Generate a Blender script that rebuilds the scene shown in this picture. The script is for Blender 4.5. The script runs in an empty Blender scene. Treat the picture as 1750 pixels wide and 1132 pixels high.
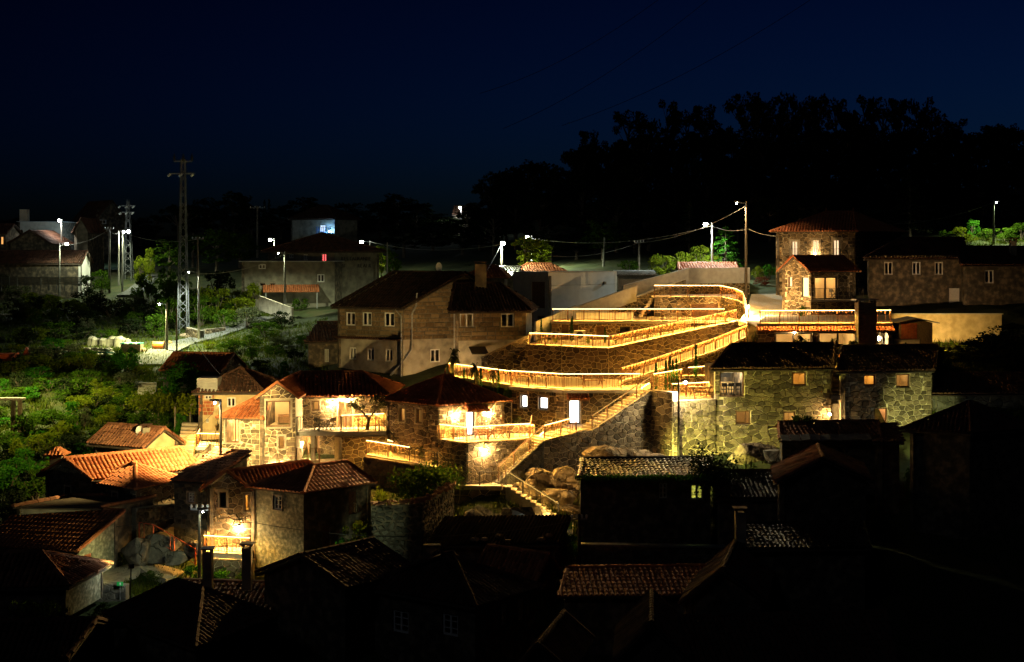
import bpy, math, random
import numpy as np
from mathutils import Vector
R = random.Random(7)
# ------------------------------------------------------------------ camera, sky, moonlight, exposure
F, Y0, CX, CZ = 2400.0, 430.0, 875.0, 30.0        # focal length (photo px), horizon row, centre column, eye height
sc = bpy.context.scene
col = sc.collection
cam = bpy.data.objects.new('camera', bpy.data.cameras.new('camera'))
col.objects.link(cam); sc.camera = cam
cam.location = (0, 0, CZ); cam.rotation_euler = (math.pi/2, 0, 0)
cam.data.sensor_width = 36; cam.data.lens = 36*F/1750
cam.data.shift_y = -(566-Y0)/1750
cam.data.clip_start = 1; cam.data.clip_end = 8000
world = bpy.data.worlds.new('World'); sc.world = world; world.use_nodes = True
wn, wl = world.node_tree.nodes, world.node_tree.links
wn.clear()
wo_ = wn.new('ShaderNodeOutputWorld'); bg = wn.new('ShaderNodeBackground'); sky = wn.new('ShaderNodeTexSky')
sky.sky_type = 'NISHITA'; sky.sun_disc = False
sky.sun_elevation = math.radians(-6.0); sky.sun_rotation = math.radians(35)
sky.altitude = 300; sky.dust_density = 0.3; sky.ozone_density = 4.0
tint = wn.new('ShaderNodeMix'); tint.data_type = 'RGBA'; tint.blend_type = 'MULTIPLY'; tint.inputs[0].default_value = 1
tint.inputs[7].default_value = (0.20, 0.78, 1.15, 1)
wl.new(sky.outputs[0], tint.inputs[6]); wl.new(tint.outputs[2], bg.inputs[0]); wl.new(bg.outputs[0], wo_.inputs[0])
bg.inputs[1].default_value = 0.15
sun = bpy.data.objects.new('moonlight', bpy.data.lights.new('moonlight', 'SUN')); col.objects.link(sun)
sun.data.energy = 0.006; sun.data.angle = math.radians(10); sun.data.color = (.7, .8, 1)
sun.rotation_euler = (math.radians(50), 0, math.radians(-35))
vs = sc.view_settings
vs.view_transform = 'Standard'; vs.look = 'None'; vs.exposure = 2.0; vs.gamma = 1; vs.use_curve_mapping = False
sc.render.engine = 'CYCLES'
cy = sc.cycles
cy.use_denoising = True; cy.max_bounces = 6; cy.diffuse_bounces = 4; cy.glossy_bounces = 2
cy.transmission_bounces = 2; cy.transparent_max_bounces = 10; cy.sample_clamp_indirect = 3; cy.sample_clamp_direct = 0
cy.caustics_reflective = False; cy.caustics_refractive = False
cy.use_adaptive_sampling = True; cy.adaptive_threshold = 0.02
try: cy.use_light_tree = True
except Exception: pass

# ------------------------------------------------------------------ photo pixel + distance -> point
def P(x, y, D): return Vector(((x-CX)/F*D, D, CZ-(y-Y0)/F*D))
def Z(y, D): return CZ-(y-Y0)/F*D
def XY(x, D): return Vector(((x-CX)/F*D, D))
UP = Vector((0, 0, 1))

# ------------------------------------------------------------------ materials
M = {}
def mat(name, c, c2=None, scale=3.0, rough=.85, rnd=.0, bump=0.0, bscale=20., metal=0., spec=.3, c3=None, detail=6., crack=0.):
    """base colour c..c2 by noise, each island / object shifted by rnd, bump relief"""
    m = bpy.data.materials.new(name); m.use_nodes = True
    n, l = m.node_tree.nodes, m.node_tree.links
    b = n['Principled BSDF']; b.inputs['Roughness'].default_value = rough; b.inputs['Metallic'].default_value = metal
    b.inputs['Specular IOR Level'].default_value = spec
    geo = n.new('ShaderNodeNewGeometry'); oi = n.new('ShaderNodeObjectInfo')
    nz = n.new('ShaderNodeTexNoise'); nz.inputs['Scale'].default_value = scale; nz.inputs['Detail'].default_value = detail
    l.new(geo.outputs['Position'], nz.inputs['Vector'])
    rp = n.new('ShaderNodeValToRGB'); e = rp.color_ramp.elements
    e[0].position = .34; e[1].position = .66
    e[0].color = (*c, 1); e[1].color = (*(c2 or c), 1)
    if c3: x = e.new(.5); x.color = (*c3, 1)
    ad = n.new('ShaderNodeMath'); ad.operation = 'ADD'
    l.new(geo.outputs['Random Per Island'], ad.inputs[0]); l.new(oi.outputs['Random'], ad.inputs[1])
    fr = n.new('ShaderNodeMath'); fr.operation = 'FRACT'; l.new(ad.outputs[0], fr.inputs[0])
    if rnd:
        m1 = n.new('ShaderNodeMath'); m1.operation = 'MULTIPLY_ADD'; l.new(fr.outputs[0], m1.inputs[0])
        m1.inputs[1].default_value = rnd; m1.inputs[2].default_value = -rnd/2
        a2 = n.new('ShaderNodeMath'); a2.operation = 'ADD'; l.new(nz.outputs['Fac'], a2.inputs[0]); l.new(m1.outputs[0], a2.inputs[1])
        l.new(a2.outputs[0], rp.inputs[0])
    else: l.new(nz.outputs['Fac'], rp.inputs[0])
    l.new(rp.outputs[0], b.inputs['Base Color'])
    if bump:
        n2 = n.new('ShaderNodeTexNoise'); n2.inputs['Scale'].default_value = bscale; n2.inputs['Detail'].default_value = 4
        l.new(geo.outputs['Position'], n2.inputs['Vector'])
        bp = n.new('ShaderNodeBump'); bp.inputs['Strength'].default_value = 1; bp.inputs['Distance'].default_value = bump
        hgt = n2.outputs['Fac']
        if crack:                                   # split faces: thin fissures along warped cell borders
            wp = n.new('ShaderNodeVectorMath'); wp.operation = 'MULTIPLY_ADD'; l.new(nz.outputs['Color'], wp.inputs[0]); wp.inputs[1].default_value = (.9, .9, .9); l.new(geo.outputs['Position'], wp.inputs[2])
            vo = n.new('ShaderNodeTexVoronoi'); vo.feature = 'DISTANCE_TO_EDGE'; vo.inputs['Scale'].default_value = crack; l.new(wp.outputs[0], vo.inputs['Vector'])
            mr = n.new('ShaderNodeMapRange'); mr.inputs[1].default_value = 0; mr.inputs[2].default_value = .06; l.new(vo.outputs['Distance'], mr.inputs[0])
            mm = n.new('ShaderNodeMath'); mm.operation = 'MULTIPLY_ADD'; l.new(mr.outputs[0], mm.inputs[0]); mm.inputs[1].default_value = 1.6; l.new(hgt, mm.inputs[2]); hgt = mm.outputs[0]
        l.new(hgt, bp.inputs['Height']); l.new(bp.outputs[0], b.inputs['Normal'])
    M[name] = m
    return m
def emit(name, c, s):
    m = bpy.data.materials.new(name); m.use_nodes = True
    n, l = m.node_tree.nodes, m.node_tree.links; n.clear()
    o = n.new('ShaderNodeOutputMaterial'); e = n.new('ShaderNodeEmission')
    e.inputs[0].default_value = (*c, 1); e.inputs[1].default_value = s; l.new(e.outputs[0], o.inputs[0])
    M[name] = m
    return m
def leaf(name, c, c2, tr=.35):
    m = bpy.data.materials.new(name); m.use_nodes = True
    n, l = m.node_tree.nodes, m.node_tree.links; n.clear()
    o = n.new('ShaderNodeOutputMaterial'); d = n.new('ShaderNodeBsdfDiffuse'); t = n.new('ShaderNodeBsdfTranslucent'); mx = n.new('ShaderNodeMixShader')
    g = n.new('ShaderNodeNewGeometry'); rp = n.new('ShaderNodeValToRGB')
    rp.color_ramp.elements[0].color = (*c, 1); rp.color_ramp.elements[1].color = (*c2, 1)
    l.new(g.outputs['Random Per Island'], rp.inputs[0])
    l.new(rp.outputs[0], d.inputs[0]); l.new(rp.outputs[0], t.inputs[0])
    mx.inputs[0].default_value = tr
    l.new(d.outputs[0], mx.inputs[1]); l.new(t.outputs[0], mx.inputs[2]); l.new(mx.outputs[0], o.inputs[0])
    M[name] = m
    return m
mat('mortar', (.56, .46, .30), (.72, .61, .42), 6, .95, bump=.01)
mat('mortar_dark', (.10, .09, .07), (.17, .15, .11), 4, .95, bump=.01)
mat('stone', (.075, .056, .033), (.25, .19, .115), 5, .9, rnd=.5, bump=.03, bscale=13, c3=(.15, .113, .068))
mat('stone_brown', (.085, .058, .036), (.22, .155, .095), 3.5, .9, rnd=.5, bump=.02, bscale=14, c3=(.145, .10, .064))
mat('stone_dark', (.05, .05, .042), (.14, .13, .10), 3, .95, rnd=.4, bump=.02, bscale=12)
mat('granite_block', (.12, .082, .042), (.23, .16, .085), 5, .9, rnd=.5, bump=.012, bscale=24)
mat('tile_black', (.018, .010, .007), (.045, .022, .014), 1.6, .9, rnd=.4)
mat('concrete_bluelit', (.38, .42, .47), (.46, .50, .55), 1.2, .8, bump=.004, detail=9)  # cool lamplight on the blank wall is put into this colour
mat('surround', (.30, .25, .19), (.40, .34, .26), 8, .9, bump=.006, bscale=40)
mat('plaster_aged', (.20, .18, .14), (.42, .37, .28), 1.3, .95, bump=.01, c3=(.33, .29, .22), detail=9)
mat('plaster_dim', (.10, .09, .068), (.20, .18, .135), 1.3, .95, bump=.01, detail=9)
mat('plaster_moss', (.10, .11, .075), (.36, .35, .25), 5.0, .95, bump=.02, bscale=9, c3=(.18, .18, .12), detail=12)
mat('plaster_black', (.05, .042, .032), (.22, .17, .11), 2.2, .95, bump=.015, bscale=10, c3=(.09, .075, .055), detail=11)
mat('plaster_ochre', (.42, .32, .16), (.62, .48, .26), 2.0, .95, bump=.012, bscale=12, detail=9)
mat('plaster_cream', (.50, .45, .36), (.62, .57, .47), 2, .9)
mat('render_white', (.62, .60, .56), (.70, .68, .64), 2, .8)
mat('concrete', (.34, .33, .31), (.44, .43, .40), 2.5, .85, bump=.004, detail=9)
mat('paving', (.34, .28, .20), (.46, .39, .29), 5, .9, rnd=.3, bump=.006)
mat('gravel_plaza', (.30, .25, .18), (.44, .38, .28), 9, .95, bump=.02, bscale=25)
mat('tile', (.30, .085, .03), (.42, .15, .06), 1.2, .75, rnd=.22, c3=(.36, .115, .042))
mat('tile_old', (.15, .062, .034), (.32, .14, .075), 1.6, .85, rnd=.35, c3=(.23, .095, .05))
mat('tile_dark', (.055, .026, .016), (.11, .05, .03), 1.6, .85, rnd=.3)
mat('tile_glazed', (.022, .016, .013), (.06, .04, .03), 1.6, .32, rnd=.6, spec=.22)
mat('metal_sheet', (.004, .0035, .003), (.018, .014, .011), 1.5, 1.0, metal=0., spec=0.)
mat('deck', (.06, .045, .035), (.09, .07, .05), 3, .9)
mat('wood_brown', (.09, .045, .022), (.16, .08, .04), 9, .6)
mat('wood_grey', (.14, .11, .08), (.24, .19, .14), 9, .8)
mat('wood_red', (.22, .06, .03), (.34, .10, .05), 7, .7)
mat('white_frame', (.62, .60, .55), (.72, .70, .66), 5, .5)
mat('metal_dark', (.035, .03, .027), (.05, .045, .04), 6, .5, metal=.3)
mat('corten', (.11, .045, .018), (.19, .08, .032), 8, .8)
mat('metal_grey', (.22, .22, .22), (.32, .32, .31), 6, .45, metal=.4)
mat('galvanised', (.085, .09, .095), (.13, .135, .14), 6, .5, metal=.3)
mat('metal_red', (.38, .06, .02), (.48, .09, .03), 6, .5)
mat('rock', (.11, .08, .048), (.36, .27, .165), 2.2, .95, bump=.12, bscale=4.5, c3=(.23, .17, .105), detail=12, crack=.8)
mat('rock_dark', (.08, .075, .06), (.19, .17, .13), 2, .95, bump=.10, bscale=3.0, detail=10, crack=.9)
mat('slate', (.14, .14, .14), (.24, .23, .22), 4, .6, rnd=.4)
mat('asphalt', (.06, .06, .058), (.10, .10, .095), 7, .9, bump=.01)
mat('path_dirt', (.24, .21, .15), (.36, .32, .23), 3, .95, bump=.02)
mat('ground', (.014, .022, .005), (.045, .042, .014), .5, .98, bump=.08, bscale=2.2, c3=(.026, .036, .008), detail=9)
mat('bark', (.06, .045, .03), (.13, .10, .07), 6, .95, bump=.02, bscale=9)
mat('pole_wood', (.12, .10, .07), (.20, .16, .11), 8, .9)
mat('pole_concrete', (.15, .145, .125), (.22, .21, .185), 4, .85)
mat('ceramic', (.55, .56, .55), (.65, .66, .64), 4, .3, spec=.6)
mat('black_part', (.02, .02, .02), (.03, .03, .03), 5, .6)
mat('tarp', (.15, .145, .12), (.24, .23, .20), 1.5, .6, bump=.05, bscale=3)
mat('sack_white', (.26, .25, .22), (.42, .40, .36), 2.5, .7, rnd=.3, bump=.02, bscale=6)
mat('teal_plastic', (.02, .16, .13), (.04, .24, .19), 4, .5)
mat('orange_plastic', (.55, .13, .02), (.62, .18, .03), 4, .5)
mat('green_sign', (.01, .30, .06), (.02, .36, .08), 4, .5)
mat('blue_paint', (.02, .12, .38), (.03, .16, .45), 4, .6)
mat('brick_red', (.26, .07, .03), (.42, .14, .06), 4, .9, rnd=.6, bump=.01)
mat('sign_letter', (.025, .022, .02), (.03, .03, .025), 5, .6)
mat('room', (.60, .50, .34), (.66, .56, .40), 1.5, .9)
mat('room_white', (.68, .66, .60), (.72, .70, .65), 1.5, .9)
mat('insulation', (.55, .56, .58), (.65, .66, .68), 3, .4)
mat('wire_black', (.03, .03, .03), (.04, .04, .04), 3, .5)
mat('wire_light', (.24, .22, .18), (.30, .28, .23), 3, .5)
leaf('leaf_green', (.022, .060, .004), (.060, .105, .009))
leaf('leaf_lime', (.070, .105, .006), (.150, .170, .012))
leaf('leaf_bright', (.020, .095, .006), (.050, .155, .012))
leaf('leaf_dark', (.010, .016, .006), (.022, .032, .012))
leaf('leaf_olive', (.045, .06, .025), (.10, .11, .055))
leaf('leaf_red', (.07, .02, .012), (.13, .04, .022))
leaf('leaf_conifer', (.015, .05, .012), (.03, .09, .02))
leaf('grass_blade', (.030, .060, .005), (.085, .100, .011))
emit('led', (1.0, .50, .08), 165)
emit('led_side', (1.0, .66, .20), 3.6)
emit('led_faint', (1.0, .60, .15), .35)
emit('led_soft', (1.0, .60, .14), 16)
emit('bulb_warm', (1.0, .70, .30), 120)
emit('bulb_street', (.90, 1.0, .90), 60)
emit('bulb_blue', (.30, .65, 1.0), 120)
emit('curtain_peach', (1.0, .66, .36), .34)
emit('curtain_white', (1.0, .93, .84), 1.6)
emit('curtain_warm', (1.0, .66, .26), .75)
emit('curtain_orange', (1.0, .42, .10), .6)
emit('curtain_red', (1.0, .10, .10), .55)
emit('curtain_cool', (.75, .88, 1.0), .45)
emit('blue_glow', (.10, .55, 1.0), 1.2)
g_ = bpy.data.materials.new('glass'); g_.use_nodes = True
n, l = g_.node_tree.nodes, g_.node_tree.links; n.clear()
o_ = n.new('ShaderNodeOutputMaterial'); t_ = n.new('ShaderNodeBsdfTransparent'); s_ = n.new('ShaderNodeBsdfGlossy'); x_ = n.new('ShaderNodeMixShader')
fz = n.new('ShaderNodeFresnel'); fz.inputs[0].default_value = 1.5
t_.inputs[0].default_value = (.92, .94, .93, 1); s_.inputs[1].default_value = .03
l.new(fz.outputs[0], x_.inputs[0]); l.new(t_.outputs[0], x_.inputs[1]); l.new(s_.outputs[0], x_.inputs[2]); l.new(x_.outputs[0], o_.inputs[0])
M['glass'] = g_

# ------------------------------------------------------------------ objects
WO = {}                                             # world origin of each parent
def link(o, parent=None, at=(0, 0, 0)):
    col.objects.link(o)
    at = Vector(at)
    WO[o.name] = at
    if parent is not None:
        o.parent = parent; o.location = at-WO[parent.name]
    else: o.location = at
    return o
def tag(o, label, cat=None, group=None, kind=None):
    if label: o['label'] = label
    if cat: o['category'] = cat
    if group: o['group'] = group
    if kind: o['kind'] = kind
    return o
def thing(name, label, cat, at=(0, 0, 0), group=None):
    o = bpy.data.objects.new(name, None); o.empty_display_size = .3
    link(o, None, at)
    return tag(o, label, cat, group)
def mesh_obj(name, v, f, m, parent=None, smooth=False, at=(0, 0, 0)):
    me = bpy.data.meshes.new(name); me.from_pydata(v, [], f)
    if m: me.materials.append(M[m])
    if smooth: me.shade_smooth()
    return link(bpy.data.objects.new(name, me), parent, at)
def inst(name, me, parent, at, scale=None, rz=0, rot=None):
    o = bpy.data.objects.new(name, me); link(o, parent, at)
    if scale: o.scale = scale
    if rot: o.rotation_euler = rot
    elif rz: o.rotation_euler = (0, 0, rz)
    return o
class MB:
    def __init__(s): s.v = []; s.f = []
    def poly(s, pts):
        b = len(s.v); s.v += [tuple(p) for p in pts]; s.f.append(tuple(range(b, b+len(pts))))
    def hexa(s, p):                                 # 8 points: 4 below, 4 above
        b = len(s.v); s.v += [tuple(q) for q in p]
        s.f += [tuple(b+i for i in q) for q in ((3, 2, 1, 0), (4, 5, 6, 7), (0, 1, 5, 4), (1, 2, 6, 5), (2, 3, 7, 6), (3, 0, 4, 7))]
    def box(s, c, a, b_, c_):                       # centre and three half axes
        c = Vector(c); a = Vector(a); b_ = Vector(b_); c_ = Vector(c_)
        s.hexa([c-a-b_-c_, c+a-b_-c_, c+a+b_-c_, c-a+b_-c_, c-a-b_+c_, c+a-b_+c_, c+a+b_+c_, c-a+b_+c_])
    def bx(s, x0, y0, z0, x1, y1, z1):
        s.hexa([(x0, y0, z0), (x1, y0, z0), (x1, y1, z0), (x0, y1, z0), (x0, y0, z1), (x1, y0, z1), (x1, y1, z1), (x0, y1, z1)])
    def bar(s, p, q, w, h):                         # bar from p to q, w wide, h high
        p = Vector(p); q = Vector(q); d = (q-p)
        if d.length < 1e-5: return
        dn = d.normalized(); sd = dn.cross(UP)
        if sd.length < 1e-4: sd = Vector((1, 0, 0))
        sd.normalize(); up = sd.cross(dn)
        s.box((p+q)/2, d/2, -sd*w/2, up*h/2)
    def tube(s, p, q, r, r2=None, n=6, cap=True):
        p = Vector(p); q = Vector(q); r2 = r if r2 is None else r2
        d = (q-p).normalized(); a = d.cross(UP)
        if a.length < 1e-3: a = Vector((1, 0, 0))
        a.normalize(); c = d.cross(a); b = len(s.v)
        for k in range(n):
            t = 2*math.pi*k/n; e = a*math.cos(t)+c*math.sin(t)
            s.v.append(tuple(p+e*r)); s.v.append(tuple(q+e*r2))
        for k in range(n):
            i, j = b+2*k, b+2*((k+1) % n)
            s.f.append((i, j, j+1, i+1))
        if cap:
            s.f.append(tuple(b+2*k for k in reversed(range(n)))); s.f.append(tuple(b+2*k+1 for k in range(n)))
    def ball(s, c, r, n=8, m=5, sz=1):
        b = len(s.v); c = Vector(c)
        s.v.append((c.x, c.y, c.z-r*sz)); s.v.append((c.x, c.y, c.z+r*sz))
        for i in range(1, m):
            ph = -math.pi/2+math.pi*i/m
            for k in range(n):
                t = 2*math.pi*k/n
                s.v.append((c.x+r*math.cos(ph)*math.cos(t), c.y+r*math.cos(ph)*math.sin(t), c.z+r*sz*math.sin(ph)))
        for k in range(n):
            k2 = (k+1) % n
            s.f.append((b, b+2+k2, b+2+k)); s.f.append((b+1, b+2+(m-2)*n+k, b+2+(m-2)*n+k2))
            for i in range(m-2):
                s.f.append((b+2+i*n+k, b+2+i*n+k2, b+2+(i+1)*n+k2, b+2+(i+1)*n+k))
    def slab(s, pts, t):                            # prism under a polygon given anticlockwise from above
        n = len(pts); b = len(s.v)
        s.v += [tuple(p) for p in pts]+[(p[0], p[1], p[2]-t) for p in pts]
        s.f.append(tuple(range(b, b+n))); s.f.append(tuple(b+n+i for i in reversed(range(n))))
        for i in range(n):
            j = (i+1) % n; s.f.append((b+i, b+n+i, b+n+j, b+j))
    def build(s, name, m, parent=None, smooth=False, label=None, cat=None, group=None, kind=None):
        o = mesh_obj(name, s.v, s.f, m, parent, smooth)
        return tag(o, label, cat, group, kind)
def light(name, at, power, color, parent, rad=.08, kind='POINT', aim=None, angle=90, blend=.6):
    L = bpy.data.lights.new(name, kind); L.energy = power; L.color = color; L.shadow_soft_size = rad
    if kind == 'SPOT': L.spot_size = math.radians(angle); L.spot_blend = blend
    o = link(bpy.data.objects.new(name, L), parent, at)
    if aim is not None: o.rotation_euler = (Vector(aim)-Vector(at)).to_track_quat('-Z', 'Y').to_euler()
    return o
WARM = (1, .54, .15); AMBER = (1, .52, .12); SOFT = (1, .62, .24); GREENW = (.86, 1, .52); STREET = (.90, 1, .62); COOL = (.80, .92, 1)

# ------------------------------------------------------------------ convex clipping, rubble cells
def clip(poly, a, b, c):                            # keep a*x+b*y<=c
    out = []; n = len(poly)
    for i in range(n):
        p, q = poly[i], poly[(i+1) % n]
        dp = a*p[0]+b*p[1]-c; dq = a*q[0]+b*q[1]-c
        if dp <= 0: out.append(p)
        if (dp < 0 < dq) or (dq < 0 < dp):
            t = dp/(dp-dq); out.append((p[0]+(q[0]-p[0])*t, p[1]+(q[1]-p[1])*t))
    return out
def area(p):
    return abs(sum(p[i][0]*p[(i+1) % len(p)][1]-p[(i+1) % len(p)][0]*p[i][1] for i in range(len(p))))/2 if len(p) > 2 else 0
def inset(poly, g):
    out = poly; n = len(poly)
    sgn = sum(poly[i][0]*poly[(i+1) % n][1]-poly[(i+1) % n][0]*poly[i][1] for i in range(n))
    if sgn < 0: poly = poly[::-1]; out = poly
    for i in range(n):
        p, q = poly[i], poly[(i+1) % n]
        ex, ey = q[0]-p[0], q[1]-p[1]; L = math.hypot(ex, ey)
        if L < 1e-6: continue
        nx, ny = ey/L, -ex/L                        # outward
        out = clip(out, nx, ny, nx*p[0]+ny*p[1]-g)
        if len(out) < 3: return []
    return out
def cells(poly, su, sz, holes, jit=.36, gap=.035, course=False):
    """stone outlines inside a convex wall outline: rubble (voronoi) or coursed blocks"""
    us = [p[0] for p in poly]; zs = [p[1] for p in poly]
    u0, u1, z0, z1 = min(us), max(us), min(zs), max(zs)
    raw = []
    if course:
        z = z0
        while z < z1:
            h = sz*R.uniform(.85, 1.15); u = u0-R.random()*su
            while u < u1:
                w = su*R.uniform(.55, 1.45)
                raw.append([(u, z), (u+w, z), (u+w, z+h), (u, z+h)]); u += w
            z += h
    else:
        nu, nz = int((u1-u0)/su)+3, int((z1-z0)/sz)+3
        pt = {}
        for i in range(-1, nu):
            for j in range(-1, nz):
                o = .5 if j % 2 else 0
                pt[i, j] = (u0/su+i+o+R.uniform(-jit, jit), z0/sz+j+R.uniform(-jit, jit))
        for k in [k for k in pt if R.random() < .17]: del pt[k]
        for (i, j), p in pt.items():
            c = [(p[0]-1.8, p[1]-1.8), (p[0]+1.8, p[1]-1.8), (p[0]+1.8, p[1]+1.8), (p[0]-1.8, p[1]+1.8)]
            for di in (-2, -1, 0, 1, 2):
                for dj in (-2, -1, 0, 1, 2):
                    q = pt.get((i+di, j+dj))
                    if q is None or (di == 0 and dj == 0): continue
                    a, b = q[0]-p[0], q[1]-p[1]
                    c = clip(c, a, b, (q[0]**2+q[1]**2-p[0]**2-p[1]**2)/2)
                    if len(c) < 3: break
                if len(c) < 3: break
            if len(c) >= 3: raw.append([(x*su, y*sz) for x, y in c])
    n = len(poly); out = []
    sgn = sum(poly[i][0]*poly[(i+1) % n][1]-poly[(i+1) % n][0]*poly[i][1] for i in range(n))
    pl = poly if sgn > 0 else poly[::-1]
    for c in raw:
        for i in range(n):
            p, q = pl[i], pl[(i+1) % n]
            nx, ny = q[1]-p[1], -(q[0]-p[0])
            c = clip(c, nx, ny, nx*p[0]+ny*p[1])
            if len(c) < 3: break
        if len(c) < 3: continue
        for (a0, b0, a1, b1) in holes:
            cu = [p[0] for p in c]; cz = [p[1] for p in c]
            if max(cu) <= a0 or min(cu) >= a1 or max(cz) <= b0 or min(cz) >= b1: continue
            opts = [clip(c, 1, 0, a0), clip(c, -1, 0, -a1), clip(c, 0, 1, b0), clip(c, 0, -1, -b1)]
            c = max(opts, key=area)
            if area(c) < 1e-4: break
        if area(c) < .03*su*sz*4: continue
        c = inset(c, gap/2)
        if len(c) >= 3 and area(c) > .06*su*sz: out.append(c)
    return out
def stone_geo(c, fr, proud=.045):
    n = len(c); cu = sum(p[0] for p in c)/n; cz = sum(p[1] for p in c)/n
    h = proud*R.uniform(.6, 1.5); t1, t2 = R.uniform(-.02, .02), R.uniform(-.02, .02)
    v = [tuple(fr.pt(p[0], p[1], -.02)) for p in c]
    v += [tuple(fr.pt(cu+(p[0]-cu)*.97, cz+(p[1]-cz)*.97, h*.6)) for p in c]
    v += [tuple(fr.pt(cu+(p[0]-cu)*.86, cz+(p[1]-cz)*.84, h+t1*(p[0]-cu)+t2*(p[1]-cz))) for p in c]
    f = [(i, (i+1) % n, n+(i+1) % n, n+i) for i in range(n)]
    f += [(n+i, n+(i+1) % n, 2*n+(i+1) % n, 2*n+i) for i in range(n)]
    f.append(tuple(range(2*n, 3*n)))
    return v, f
NST = {}
def lay_stones(fr, poly, holes, parent, m='stone', su=.56, sz=.40, sep=True, course=False, root=None, gap=.045, name='stone', proud=.045, jit=.36):
    cs = cells(poly, su, sz, holes, gap=gap, course=course, jit=jit)
    cs.sort(key=lambda c: -area(c))
    k = (root or parent).name
    rest = MB()
    for c in cs:
        v, f = stone_geo(c, fr, proud)
        if sep and NST.get(k, 0) < 290:
            NST[k] = NST.get(k, 0)+1
            mesh_obj(name, v, f, m, parent)
        else:
            b = len(rest.v); rest.v += v; rest.f += [tuple(b+i for i in q) for q in f]
    if rest.v: rest.build('stonework', m, parent, kind='stuff')
class Frame:
    """a vertical wall plane from A to B (left to right as the viewer sees it)"""
    def __init__(s, A, B):
        s.A = Vector(A[:2]); s.B = Vector(B[:2]); d = s.B-s.A; s.L = d.length; s.d = d/s.L
        s.n = Vector((s.d.y, -s.d.x))
    def pt(s, u, z, off=0.): return Vector((s.A.x+s.d.x*u+s.n.x*off, s.A.y+s.d.y*u+s.n.y*off, z))
    def px(s, x, y):
        dx = (x-CX)/F                               # ray (dx,1)*t meets the line
        t = (s.A.x*s.n.x+s.A.y*s.n.y)/(dx*s.n.x+s.n.y)
        u = (dx*t-s.A.x)*s.d.x+(t-s.A.y)*s.d.y
        return u, CZ-(y-Y0)/F*t
    def rect(s, r):
        u0, zt = s.px(r[0], r[1]); u1, zb = s.px(r[2], r[3])
        u0m, zb0 = s.px(r[0], r[3]); u1m, zt1 = s.px(r[2], r[1])
        return (u0, (zb+zb0)/2, u1, (zt+zt1)/2)
    def n3(s): return Vector((s.n.x, s.n.y, 0))
    def d3(s): return Vector((s.d.x, s.d.y, 0))
# ------------------------------------------------------------------ walls, windows
def wall_mesh(fr, z0, za, zb, holes, apex=None, t=.3, L=None):
    mb = MB(); L = fr.L
    zm = min(za, zb)
    hs = [(max(0.02, h[0]), max(z0, h[1]), min(L-.02, h[2]), min(zm-.01, h[3])) for h in holes]
    us = sorted({0, L} | {h[0] for h in hs} | {h[2] for h in hs})
    zs = sorted({z0, zm} | {h[1] for h in hs} | {h[3] for h in hs})
    for i in range(len(us)-1):
        for j in range(len(zs)-1):
            a, b, c, d = us[i], zs[j], us[i+1], zs[j+1]
            if c-a < 1e-4 or d-b < 1e-4: continue
            mu, mz = (a+c)/2, (b+d)/2
            if any(h[0] < mu < h[2] and h[1] < mz < h[3] for h in hs): continue
            mb.poly([fr.pt(a, b), fr.pt(c, b), fr.pt(c, d), fr.pt(a, d)])
            mb.poly([fr.pt(a, d, -t), fr.pt(c, d, -t), fr.pt(c, b, -t), fr.pt(a, b, -t)])
    for a, b, c, d in hs:
        mb.poly([fr.pt(a, b), fr.pt(a, b, -t), fr.pt(c, b, -t), fr.pt(c, b)])
        mb.poly([fr.pt(a, d), fr.pt(c, d), fr.pt(c, d, -t), fr.pt(a, d, -t)])
        mb.poly([fr.pt(a, b), fr.pt(a, d), fr.pt(a, d, -t), fr.pt(a, b, -t)])
        mb.poly([fr.pt(c, b), fr.pt(c, b, -t), fr.pt(c, d, -t), fr.pt(c, d)])
    top = [(0, zm), (L, zm)]
    if zb > zm+1e-4: top.append((L, zb))
    if apex: top.append(apex)
    if za > zm+1e-4: top.append((0, za))
    if len(top) > 2:
        mb.poly([fr.pt(u, z) for u, z in top]); mb.poly([fr.pt(u, z, -t) for u, z in reversed(top)])
    for a, b in zip(top[1:], top[2:]+top[:1]) if len(top) > 2 else [((L, zm), (0, zm))]:
        mb.poly([fr.pt(*a), fr.pt(*b), fr.pt(*b, -t), fr.pt(*a, -t)])
    mb.poly([fr.pt(0, z0), fr.pt(0, zm), fr.pt(0, zm, -t), fr.pt(0, z0, -t)])
    mb.poly([fr.pt(L, z0), fr.pt(L, z0, -t), fr.pt(L, zm, -t), fr.pt(L, zm)])
    poly = [(0, z0), (L, z0), (L, zb)]+([apex] if apex else [])+[(0, za)]
    return mb, poly
def win(px, style='wood', lit=None, sur=0., depth=1.6, emitm=None, mull=True, power=None):
    return dict(px=px, style=style, lit=lit, sur=sur, depth=depth, emitm=emitm, mull=mull, power=power)
def fbox(mb, fr, u0, z0, u1, z1, o0, o1):
    mb.hexa([fr.pt(u0, z0, o1), fr.pt(u1, z0, o1), fr.pt(u1, z0, o0), fr.pt(u0, z0, o0),
             fr.pt(u0, z1, o1), fr.pt(u1, z1, o1), fr.pt(u1, z1, o0), fr.pt(u0, z1, o0)])
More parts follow.
